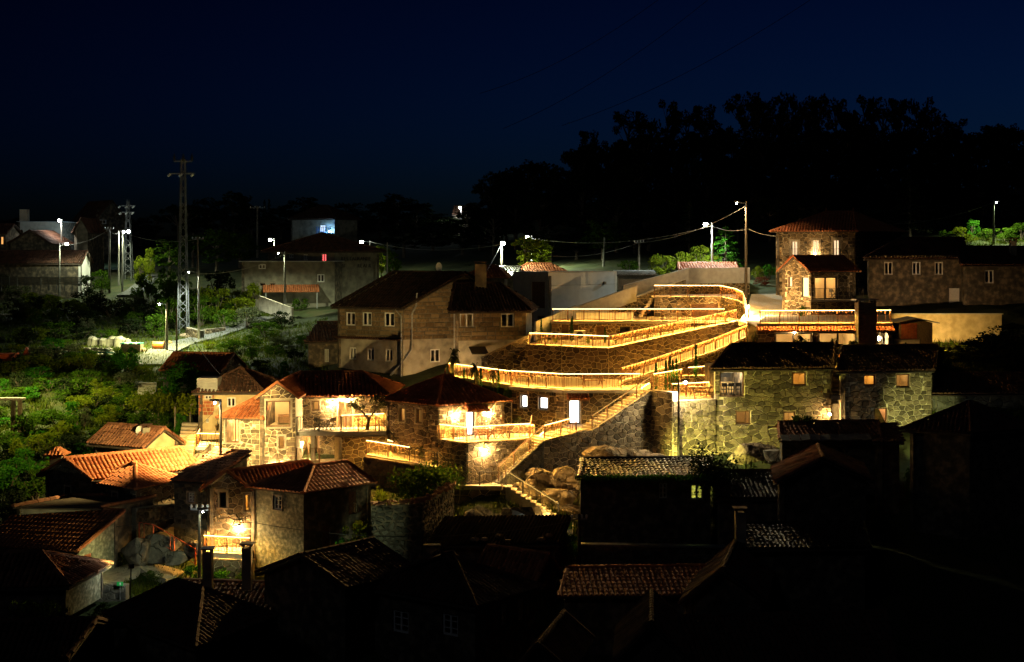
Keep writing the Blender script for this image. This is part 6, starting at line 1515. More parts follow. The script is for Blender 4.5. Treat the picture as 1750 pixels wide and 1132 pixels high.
street_lamp('bright lamp on the dark post beside the picnic terrace', Vector((*XY(1159, 93.6), 13.5)), P(1160, 655, 93.6), (.5, .5), 420, (1, .86, .55), bulb='bulb_warm', pm='metal_dark', r=.11, pr=.08)
street_lamp('tilted lamp head lighting the bushes near the orange barrel', ground_at(285, 132), P(285, 521, 132), (-.9, .8), 3200, (1, .96, .38), pm='pole_concrete', r=.09)
street_lamp('street lamp on the concrete pole beside the tall pylon', ground_at(340, 141), P(339.5, 466, 141), (-1.1, .5), 2600, (.9, 1, .75), r=.07)
street_lamp('lamp on the pole before the restaurant house', ground_at(487, 150), P(487, 433, 150), (-.8, .4), 1000, STREET, r=.06)
# lamps whose light falls on the foreground houses
p_ = Vector((*XY(341, 78.6), 10.6))
FG = street_lamp('wired street lamp pole between the dark roofs at the lower left', p_, P(341, 872, 78.6), (.3, -.5), 60, (.9, 1, .6), pm='metal_dark', r=.04, pr=.09, cross=.5)
utility_pole('tall dark pole with coiled wires left of the black house', Vector((*XY(990, 80), 9)), P(990, 886, 80), .45, 'metal_dark', .1)
street_lamp('street lamp on the dark pole in front of the bright stone wing', Vector((*XY(377, 87), 13)), P(377, 688, 87), (-.3, -.3), 3600, (1, .74, .27), pm='metal_dark', r=.07, pr=.09, aim=(-2.2, 2.6, -1.6), cone=150)
utility_pole('slim pole left of the steps below the tilted lamp', ground_at(302, 128), P(302, 533, 128), .3, 'pole_wood', .08, False)
utility_pole('dark pole with crossarm behind the tall pylon', ground_at(338, 172), P(338, 408, 172), .7, 'pole_wood', .12)
utility_pole('pole with crossarm on the skyline left of the restaurant house', ground_at(440, 215), P(440, 355, 215), 1.2, 'pole_wood', .15)
utility_pole('dark pole left of the twin street lamps', ground_at(187, 185), P(187, 391, 185), .6, 'metal_dark', .14)
utility_pole('pale pole right of the restaurant house', ground_at(661, 166), P(662, 418, 166), .2, 'pole_concrete', .1, False)
utility_pole('short wooden pole with T arm above the concrete parapet', ground_at(1092, 146), P(1092, 414, 146), .5, 'pole_wood', .11)
utility_pole('pale leaning pole among the trees left of the T-arm pole', ground_at(1031, 150), P(1033, 410, 150), .2, 'pole_concrete', .11, False)
utility_pole('thin pole on the wooded ridge at the right edge', ground_at(1736, 210), P(1737, 228, 210), 1.2, 'pole_wood', .14)
utility_pole('small post carrying the vine arbour', ground_at(299, 100), P(299, 701, 100), .2, 'pole_wood', .06, False)
def lattice(name, label, x, D, yb, yt, wb, wt, arms):
    t = thing(name, label, 'pylon', Vector((*XY(x, D), Z(yb, D)))); X, Yv = XY(x, D); zb, zt = Z(yb, D), Z(yt, D)
    def leg(a, b, t_): w = (wb+(wt-wb)*t_)/2; return Vector((X+a*w, Yv+b*w, zb+(zt-zb)*t_))
    for a, b in ((-1, -1), (1, -1), (1, 1), (-1, 1)):
        mb = MB(); mb.bar(leg(a, b, 0)-UP*1.2, leg(a, b, 0), .1, .1); mb.bar(leg(a, b, 0), leg(a, b, 1), .09, .09); mb.build('leg', 'galvanised', t)
    n = int((zt-zb)/.85); mb = MB(); c = ((-1, -1), (1, -1), (1, 1), (-1, 1))
    for k in range(n):
        for i in range(4):
            a, b = c[i], c[(i+1) % 4]
            if k % 2: a, b = b, a
            mb.bar(leg(*a, k/n), leg(*b, (k+1)/n), .05, .05)
    mb.build('lattice_bracing', 'galvanised', t, kind='stuff')
    for y, w, up in arms:
        z = Z(y, D); mb = MB(); mb.bar(Vector((X-w, Yv, z)), Vector((X+w, Yv, z)), .12, .12); mb.build('crossarm', 'metal_grey', t)
        for s in (-1, 0, 1):
            mb = MB(); p = Vector((X+s*w*.96, Yv, z))
            if up: mb.tube(p, p+UP*.8, .12, .06, 6); mb.tube(p+UP*.35, p+UP*.45, .17, .17, 6)
            else: mb.tube(p+Vector((-.1, -.1, -.05)), p+Vector((-.35, -.2, -.3)), .13, .13, 6)
            mb.build('insulator', 'ceramic' if not up else 'metal_dark', t)
lattice('lattice_pylon', 'tall lattice pylon with floodlit white base on the left slope', 313, 146, 566, 272, 1.0, .35, ((276, .95, True), (297, 1.25, False)))
lattice('lattice_pylon', 'small lattice pylon behind the twin street lamps', 219, 196, 470, 342, 1.15, .3, ((352, 1.0, False), (363, .9, False)))
for i, (a, b, sg, lb) in enumerate((
    (P(860, 220, 300), P(1210, 0, 260), 2, 'upper'), (P(960, 215, 300), P(1385, 0, 260), 2, 'lower'), (P(820, 160, 300), P(1125, 0, 270), 2, 'topmost'))):
    wire('faint %s power line crossing the night sky above the ridge' % lb, a, b, sg, .05)
wires = [(P(1217, 386, 139), P(909, 408, 152), 1.0, 'wire from the conifer lamp to the lamp above the lit tree'), (P(1217, 386, 139), P(1275, 392, 130), .3, 'wire from the conifer lamp to the tall wooden pole'),
    (P(1275, 390, 130), P(1326, 404, 129.5), .15, 'short wire from the tall wooden pole to the tall house'), (P(1698, 346, 149), P(1500, 384, 133), .6, 'wire from the right edge pole to the tall house roof'),
    (P(1092, 415, 146), P(945, 438, 140), .5, 'wire from the T-arm pole to the lit tree'), (P(857, 418, 141), P(833, 462, 131), .0, 'bright stay wire of the lamp pole left of the lit tree'),
    (P(632, 413, 176), P(857, 418, 141), .8, 'wire from the restaurant lamp to the stayed lamp pole'), (P(102, 419, 181), P(187, 392, 185), .6, 'wire from the fence lamp pole to the dark pole'),
    (P(187, 393, 185), P(203, 397, 192), .4, 'short drooping wire beside the twin lamps'), (P(209, 397, 186), P(338, 409, 172), .7, 'wire from the twin lamps to the pole behind the pylon'),
    (P(339, 468, 141), P(487, 434, 150), .6, 'wire from the pylon-side lamp to the restaurant front pole'), (P(341, 874, 78.6), P(990, 888, 80), 1.2, 'dark wire sagging across the mossy house in the foreground'),
    (P(341, 873, 78.6), P(0, 905, 82), .5, 'dark wire over the low roof at the lower left'), (P(377, 690, 87), P(302, 755, 100), .3, 'slanting wire from the pole before the bright wing to the steps'),
    (P(377, 689, 87), P(341, 873, 78.6), .4, 'wire dropping from the bright wing pole to the foreground lamp pole'), (P(990, 888, 80), P(1260, 905, 77), .8, 'dark wire below the black house'),
    (P(302, 536, 128), P(376, 640, 100), .3, 'wire from the slim pole down to the patched house'), (P(1275, 352, 130), P(1092, 415, 146), .7, 'long wire from the tall wooden pole to the T-arm pole')]
for i, (a, b, sg, lb) in enumerate(wires): wire(lb, a, b, sg, .016 if a.y < 100 else .026, 'wire_black' if a.y < 100 else 'wire_light')
# added unseen lamps: stand in for light on walls without a visible source
def fill_light(label, at, aim, power, color, angle=80, blend=.5):
    t = thing('fill_light', label, 'fill_light', at, 'added fill lights'); at = Vector(at); d = (Vector(aim)-at).normalized()
    s = d.cross(UP).normalized(); u = s.cross(d)
    mb = MB(); mb.box(at-d*.1, s*.16, u*.12, d*.06); mb.build('housing', 'metal_dark', t)
    mb = MB(); mb.tube(Vector((at.x, at.y, gz(at.x, at.y)-.2)), at-d*.1-UP*.1, .04, .04, 6); mb.build('stake', 'metal_dark', t)
    mb = MB(); mb.box(at-d*.035, s*.13, u*.09, d*.004); mb.build('lens', 'bulb_street', t)
    light('lamp_light', at+d*.05, power, color, t, .1, 'SPOT', aim, angle, blend)
fill_light('added unseen floodlight behind the black house aimed at the tall bastion wall', Vector((*XY(1150, 90.8), 14.6)), P(1235, 757, 96), 2300, (.88, .86, .17), 80, .5)
fill_light('added unseen floodlight behind the slate-edged house aimed at the right two-storey house', Vector((*XY(1590, 92.6), 15.2)), P(1560, 712, 98), 560, (.85, .9, .30), 52, .5)
fill_light('added floodlight on the landing aimed at the boulders', Vector((*XY(905, 85.5), 13.1)), P(950, 825, 89.5), 420, (1, .58, .15), 80, .6)
fill_light('floodlight added below the mossy house, aimed at its plaster wall', Vector((*XY(492, 74.6), 11.2)), P(500, 895, 81), 260, (.80, .98, .50), 105, .7)
fill_light('floodlight added in the lane, aimed at the low house with the red door', Vector((*XY(222, 74.0), 13.4)), P(112, 958, 78), 260, (1, .9, .34), 58, .9)
fill_light('added fill light in the grass aimed at the golden plastered wall', Vector((*XY(1612, 107.5), gz(*XY(1612, 107.5))+.5)), P(1600, 562, 112), 330, (1, .62, .14), 130, .8)
fill_light('added fill light by the pool stair aimed at the granite house wall', Vector((*XY(766, 111.5), gz(*XY(766, 111.5))+.6)), P(735, 605, 118), 300, (1, .60, .20), 120, .8)
fill_light('added unseen fill light behind the golden plastered wall shining at the long dark house', Vector((*XY(1575, 114.5), gz(*XY(1575, 114.5))+.4)), P(1590, 480, 122), 230, (1, .56, .19), 150, .8)
street_lamp('added unseen lamp at the far left outside the view, lighting the bushy slope', ground_at(-36, 107), ground_at(-36, 107)+UP*9, (.8, -.3), 6000, (1, .93, .36), r=.1, cone=136)  # lamp added out of view to brighten the slope
# ================================================================== rocks
def boulder(label, c, rx, ry, rz_, m='rock', seed=0, cat='boulder', name='boulder'):
    """convex hull of scattered points: flat cracked faces, like split granite"""
    import bmesh
    q = random.Random(seed); bm = bmesh.new()
    for k in range(13):
        d = Vector((q.gauss(0, 1), q.gauss(0, 1), q.gauss(0, 1))).normalized()
        bm.verts.new((c[0]+d.x*rx, c[1]+d.y*ry, c[2]+d.z*rz_))
    r = bmesh.ops.convex_hull(bm, input=bm.verts)
    bmesh.ops.delete(bm, geom=[g for g in r['geom_interior'] if isinstance(g, bmesh.types.BMVert)], context='VERTS')
    bmesh.ops.bevel(bm, geom=bm.edges[:], offset=min(rx, rz_)*.035, segments=1, affect='EDGES', profile=.6)
    bmesh.ops.triangulate(bm, faces=bm.faces[:])
    for _ in range(3): bmesh.ops.subdivide_edges(bm, edges=[e for e in bm.edges if e.calc_length() > .22], cuts=1); bmesh.ops.triangulate(bm, faces=bm.faces[:])
    bm.normal_update()
    from mathutils import noise
    for v in bm.verts:
        d = noise.fractal(v.co*2.2, .9, 2.1, 5)*.045
        v.co += v.normal*d*min(rx, rz_)
    me = bpy.data.meshes.new(name); bm.to_mesh(me); bm.free(); me.materials.append(M[m])
    return tag(link(bpy.data.objects.new(name, me)), label, cat, 'boulders between the houses')
BL = [(905, 845, 89.2, 1.5, 1.3, 1.1, 'rock', 'pale leaning boulder directly right of the lower stairs'), (938, 818, 89.8, 1.6, 1.2, .8, 'rock', 'large lit boulder at the top of the boulder pile'), (967, 822, 89.3, 1.2, 1.1, 1.0, 'rock', 'blocky boulder at the upper right of the boulder pile'),
 (955, 850, 88.8, 1.6, 1.2, .85, 'rock', 'broad flat boulder in the middle of the boulder pile'), (935, 872, 88.4, 1.2, .9, .7, 'rock', 'boulder at the lower left of the boulder pile by the steps'), (972, 875, 88.0, 1.4, 1.0, .9, 'rock', 'boulder at the lower right of the boulder pile'), (915, 812, 90, .9, .8, .6, 'rock', 'small boulder wedged under the stair wall'),
 (1035, 778, 92.5, 1.7, 1.0, .7, 'rock', 'lit rock outcrop above the black house roof at left'), (1075, 780, 93, 1.8, 1.0, .6, 'rock', 'lit rock outcrop in the middle above the black house roof'), (1108, 785, 93, 1.3, .9, .5, 'rock', 'low lit rock right of the outcrop above the black roof'),
 (1285, 776, 93, 2.0, 1.0, .8, 'rock', 'mossy rock at the foot of the big two-storey house'), (1322, 782, 92.4, 1.2, .9, .6, 'rock_dark', 'dark rock right of the mossy rock under the two-storey house'),
 (356, 782, 93.8, 1.0, .8, 1.0, 'rock', 'overlit rock under the small orange balcony'), (343, 790, 93.4, .8, .7, .8, 'rock', 'lower overlit rock beside the stone steps'), (372, 793, 93.2, .8, .6, .6, 'rock', 'overlit rock right by the pole before the bright wing'),
 (818, 883, 86.2, 1.1, .9, .7, 'rock_dark', 'mossy boulder behind the corrugated roof at left'), (884, 882, 86.2, 1.2, 1.0, .8, 'rock_dark', 'mossy boulder behind the corrugated roof at right'), (850, 890, 85.8, .7, .7, .5, 'rock_dark', 'small mossy boulder between the two behind the corrugated roof'),
 (268, 938, 80.6, 1.5, 1.0, .9, 'rock_dark', 'dark rock slope under the red railing'), (238, 945, 80.3, 1.1, .9, 1.0, 'rock_dark', 'dark rock beside the low house right wall'), (300, 955, 79.8, .9, .8, .5, 'rock_dark', 'low dark rock by the foreground lamp pole'), (333, 940, 80.2, .7, .6, .6, 'rock_dark', 'round rock at the lower end of the red railing')]
for i, (x, y, D, a, b, c, m_, lb) in enumerate(BL):
    k = 1.6/D if i < 7 else 0                       # the pile lies behind the descending steps
    boulder(lb, P(x, y, D*(1+k)), a, b*.8 if k else b, c, m_, 40+i)
# ================================================================== steps, walls and props of the left slope
stairs('stone_stairs', 'bright stone steps climbing left of the small orange balcony', Vector((*XY(296, 92.5), Z(802, 92.5))), Vector((*XY(312, 100.5), Z(722, 100.5))), 12, 1.15, into=(1, -.1, 0), base=13.5)
strip_on_ground('footpath', 'overlit little square at the foot of the bright stone steps', [(280, 90.5), (330, 91.8), (372, 92.2)], 2.6, 'paving', .1)
retaining('garden_wall', 'rounded low stone wall by the overlit square', [(XY(272, 89.2), XY(292, 88.0), 12.8, Z(793, 89), Z(796, 88.5)), (XY(292, 88.0), XY(318, 89.4), 12.8, Z(796, 88.5), Z(812, 89))], m='stone', cap='surround')
stairs('stone_stairs', 'weathered steps descending through the grass beside the old barn', Vector((*XY(262, 105.5), gz(*XY(262, 105.5))+.1)), Vector((*XY(268, 116.5), gz(*XY(268, 116.5))+.2)), 14, 1.5, into=(-1, .05, 0), base=17.0, m='path_dirt')
strip_on_ground('road', 'grey lane curving between the pylon and the barn', [(250, 124), (275, 131), (310, 139), (345, 142), (372, 145), (410, 148), (450, 152)], 3.0, 'asphalt', .05)
strip_on_ground('footpath', 'pale lamplit track at the far left edge', [(-80, 158), (0, 160), (50, 163), (75, 168)], 2.2, 'path_dirt', .05)
strip_on_ground('road', 'pale road below the twin street lamps', [(215, 180), (232, 184), (246, 190), (262, 198)], 2.4, 'asphalt', .05)
strip_on_ground('footpath', 'dirt lane between the red door house and the dark roofs', [(120, 75.8), (190, 78.6), (240, 80.2), (300, 79.5)], 2.0, 'path_dirt', .04)
strip_on_ground('footpath', 'grassy dirt path at the bottom of the narrow steps', [(958, 87.6), (955, 84.5), (970, 80.5)], 1.6, 'path_dirt', .04)
stairs('stone_stairs', 'pale slab steps rising behind the red railing on the left', Vector((*XY(246, 82.6), Z(926, 82.6))), Vector((*XY(297, 83.6), Z(900, 83.6))), 6, 1.4, into=(0, 1, 0), base=11.5)
r0, r1, r2 = P(238, 921, 81.2), P(262, 925, 81.0), P(334, 967, 79.6)
railing('railing', 'red tubular railing sloping down the rocky lane at the left', [r0, r1, r2], .95, False, m='metal_red', pm='metal_red', sp=1.2, post=1.5)
retaining('retaining_wall', 'dim dry stone wall between the red door house and the slab steps', [(XY(233, 82.4), XY(298, 84.6), 11.5, Z(868, 82.6), Z(862, 84.6))], m='stone', core='mortar_dark', su=.45, sz=.32)
retaining('garden_wall', 'dark dry stone wall below the lane with the green sign', [(XY(130, 75.6), XY(215, 75.2), 9.5, Z(992, 75.5), Z(1000, 75.3))], m='stone_dark', core='mortar_dark', su=.5, sz=.34)
t = thing('exit_sign', 'small green emergency sign above the dark lane wall', 'sign', P(205, 1004, 75))
mb = MB(); p = P(205, 998, 75); mb.box(p, (.17, 0, 0), (0, .015, 0), (0, 0, .11)); mb.build('panel', 'green_sign', t)
mb = MB(); mb.tube(p-UP*.11+Vector((0, .04, 0)), p-UP*.9+Vector((0, .04, 0)), .02, .02, 5); mb.build('post', 'metal_grey', t)
mb = MB(); mb.box(p+Vector((.02, -.018, 0)), (.03, 0, 0), (0, .002, 0), (0, 0, .06)); mb.build('arrow', 'render_white', t)
# tarpaulin pile, white sack pile, barrel, red machine
t = thing('tarp_pile', 'long pile covered by a pale grey tarpaulin on the left slope', 'tarp pile', ground_at(187, 135))
g = ground_at(187, 135); mb = MB(); W_, n = (218-153)/F*135, 16
for k in range(n):
    a, b = -W_/2+W_*k/n, -W_/2+W_*(k+1)/n
    def pr(x, i): h = .85+.12*math.sin(x*2.3)+.06*math.sin(x*7); return Vector((g.x+x, g.y+[-1.0, -.75, .0, .8, 1.1][i]+.06*math.sin(x*5+i), g.z-.05+[0, h*.85, h*1.05, h*.8, -.05][i]))
    for i in range(4): mb.poly([pr(a, i), pr(b, i), pr(b, i+1), pr(a, i+1)])
mb.poly([pr(-W_/2, i) for i in range(5)]); mb.poly([pr(W_/2, i) for i in reversed(range(5))]); mb.build('cover', 'tarp', t, True)
mb = MB()
for k in range(5): x = -W_/2+W_*(k+.5)/5; [mb.bar(pr(x, i)+UP*.03, pr(x, i+1)+UP*.03, .03, .03) for i in range(4)]
mb.build('rope', 'black_part', t)
t = thing('crate_stack', 'crate with white sides and teal top beside the tarpaulin pile', 'crate', ground_at(226, 131)); g = ground_at(226, 131)
mb = MB(); mb.bx(g.x-.9, g.y-.6, g.z-.2, g.x+.9, g.y+.6, g.z+.75); mb.build('body', 'wood_grey', t)
for k in range(5): mb = MB(); mb.bx(g.x-.95+k*.38, g.y-.65, g.z+.78, g.x-.62+k*.38, g.y+.65, g.z+.9); mb.build('slat', 'render_white' if k % 2 else 'teal_plastic', t)
k_ = 0
for row in range(3):
    for j in range(15-row):
        x = 92+j*7.3+row*3.5+R.uniform(-1.5, 1.5); D = 128-row*.25+R.uniform(-.3, .3); g = ground_at(x, 128); mb = MB()
        mb.ball((XY(x, D).x, D, g.z+.18+row*.26), R.uniform(.2, .27), 8, 5, .6)
        for i, v in enumerate(mb.v): mb.v[i] = (v[0]+(v[0]-XY(x, D).x)*.35, v[1], v[2])
        mb.build('stone_sack', 'sack_white', None, True, label='%s pale sack from the left, %s layer of the white heap' % (nth(j), ['bottom', 'middle', 'top'][row]), cat='sack', group='white sacks heaped on the left slope')
for j in range(4):
    g = ground_at(100+j*26, 127.2); mb = MB(); mb.bar(g+Vector((-.9, -.2, .45+.1*(j % 2))), g+Vector((.9, -.3, .5)), .12, .08)
    mb.build('teal_plank', 'teal_plastic', None, label='%s teal plank from the left lying on the white sack heap' % nth(j), cat='plank', group='teal planks on the sack heap')
t = thing('orange_barrel', 'orange barrel with rusty rim in the grass near the pylon', 'barrel', ground_at(272, 133)); g = ground_at(272, 133)
mb = MB(); mb.tube(g+Vector((-.5, 0, .42)), g+Vector((.45, 0, .42)), .42, .42, 12); mb.build('drum', 'orange_plastic', t)
mb = MB(); mb.tube(g+Vector((.45, 0, .42)), g+Vector((.52, 0, .42)), .45, .45, 12); mb.tube(g+Vector((-.56, 0, .42)), g+Vector((-.5, 0, .42)), .45, .45, 12); mb.build('rim', 'corten', t)
t = thing('farm_trailer', 'red farm trailer with long pale drawbar at the left edge', 'trailer', ground_at(12, 124)); g = ground_at(12, 124)
mb = MB(); mb.hexa([g+Vector(q) for q in ((-1.6, -.7, .5), (.6, -.7, .5), (.6, .7, .5), (-1.6, .7, .5), (-1.8, -.85, 1.15), (.8, -.85, 1.15), (.8, .85, 1.15), (-1.8, .85, 1.15))]); mb.build('tub', 'metal_red', t)
for s in (-1, 1): mb = MB(); c_ = g+Vector((-.5, s*.85, .42)); mb.tube(c_-Vector((0, .1, 0)), c_+Vector((0, .1, 0)), .42, .42, 12); mb.build('wheel', 'black_part', t)
mb = MB(); mb.bar(g+Vector((.6, 0, .6)), g+Vector((2.2, -.3, 1.5)), .1, .1); mb.bar(g+Vector((.3, -.75, .9)), g+Vector((1.9, -.8, 1.6)), .06, .06); mb.build('drawbar', 'galvanised', t)
mb = MB(); mb.hexa([g+Vector(q) for q in ((1.5, -.5, .9), (2.1, -.5, .9), (2.1, .1, .9), (1.5, .1, .9), (1.75, -.3, 1.7), (1.9, -.3, 1.7), (1.9, -.1, 1.7), (1.75, -.1, 1.7))]); mb.build('hopper', 'metal_red', t)
# ruined stone gate posts at the left edge, fence by the far left house
t = thing('stone_gate', 'dark ruined doorway with granite lintel half buried in bushes at the left edge', 'gate', ground_at(17, 104)); g = ground_at(17, 104)
for dx in (-1.0, .25, .75): mb = MB(); mb.bx(g.x+dx-.13, g.y-.15, g.z-.5, g.x+dx+.13, g.y+.15, Z(684, 104)); mb.build('pillar', 'stone', t)
mb = MB(); mb.bx(g.x-1.5, g.y-.2, Z(684, 104), g.x+1.1, g.y+.2, Z(680, 104)); mb.build('lintel', 'surround', t)
t = thing('metal_fence', 'galvanised panel fence before the dark house on the far left', 'fence', ground_at(90, 179))
for k in range(11):
    x = 2+k*13.5; a = ground_at(x, 179); a.z = Z(487, 179); mb = MB(); mb.bar(a-UP*.8, a+UP*1.0, .09, .09); mb.build('post', 'galvanised', t)
    if k < 10:
        b = ground_at(x+13.5, 179); b.z = a.z
        for j in range(4): mb = MB(); mb.bar(a+UP*(.12+j*.25)+Vector((.06, 0, 0)), b+UP*(.12+j*.25)-Vector((.06, 0, 0)), .02, .17); mb.build('panel', 'galvanised', t)
retaining('garden_wall', 'stone boundary wall beside the lane near the pylon base', [(XY(318, 143.5), XY(342, 141.5), 20.5, Z(560, 143), Z(565, 142)), (XY(350, 144), XY(385, 146), 20.5, Z(563, 144), Z(560, 146))], m='stone', core='mortar_dark', sep=True)
for i, (x, y, D, s) in enumerate(((316, 558, 144, .5), (322, 562, 143.5, .4), (329, 566, 143, .45), (270, 578, 136, .35), (280, 577, 137, .4), (290, 575, 138, .4), (243, 582, 131, .5))):
    boulder(nth(i)+' pale field stone from the left of those lying along the lane', ground_at(x, D)+UP*.1, s*1.2, s, s*.8, 'rock', 90+i, 'stone', 'field_stone')
# vine arbour
t = thing('vine_arbour', 'leafy vine arbour on wooden posts beside the patched house', 'arbour', ground_at(290, 104))
A_, B_ = P(232, 682, 107), P(334, 690, 101.5)
for i, (x, D) in enumerate(((240, 106), (270, 104), (300, 101.5), (325, 101))): mb = MB(); g = ground_at(x, D); mb.tube(g-UP*.3, Vector((g.x, g.y, Z(690, D))), .06, .05, 6); mb.build('post', 'pole_wood', t)
for k in range(4): mb = MB(); o = Vector((0, -.9+.6*k, 0)); mb.bar(A_+o, B_+o, .07, .06); mb.build('rail', 'pole_wood', t)
v, f = [], []
for k in range(3400):
    q = A_.lerp(B_, R.random())+Vector((R.gauss(0, .3), R.uniform(-1.8, 1.8), R.gauss(0, .28)-.15*R.random())); leaf_quad(v, f, q, .13, R, .5)
o = mesh_obj('vine_leaves', v, f, 'leaf_lime', t); o['kind'] = 'stuff'
# climbing plant on the barn, ivy on walls
def ivy(name, label, pts, n, m='leaf_green', s=.1, cat='climber', spread=(.4, .35, .4)):
    v, f = [], []
    for k in range(n):
        p = Vector(R.choice(pts)); leaf_quad(v, f, p+Vector((R.gauss(0, spread[0]), R.gauss(0, spread[1]), R.gauss(0, spread[2]))), s, R)
    o = mesh_obj(name, v, f, m); return tag(o, label, cat, kind=None)
ivy('climbing_plant', 'leafy climber arching over the front of the old barn', [P(x, y, 112.5) for x, y in ((295, 645), (305, 638), (318, 635), (328, 645), (333, 660), (297, 660), (293, 672))], 1500, 'leaf_bright', .13)
ivy('climbing_plant', 'ivy hanging over the top of the crumbling wall', [P(x, y, D) for x, y, D in ((690, 822, 88), (710, 815, 88.5), (730, 812, 88.8), (750, 812, 89), (765, 818, 89.2), (700, 840, 87.6), (720, 835, 88))], 2600, 'leaf_green', .11, spread=(.5, .5, .3))
ivy('climbing_plant', 'weeds growing along the eave of the black house roof', [P(x, 817, 83.6) for x in range(1000, 1215, 9)], 1500, 'leaf_bright', .07, spread=(.25, .12, .1))
ivy('climbing_plant', 'ivy over the peak of the broken roof right of the black house', [P(1215+R.uniform(-20, 30), R.uniform(782, 830), 84.5) for k in range(14)], 2200, 'leaf_dark', .1)
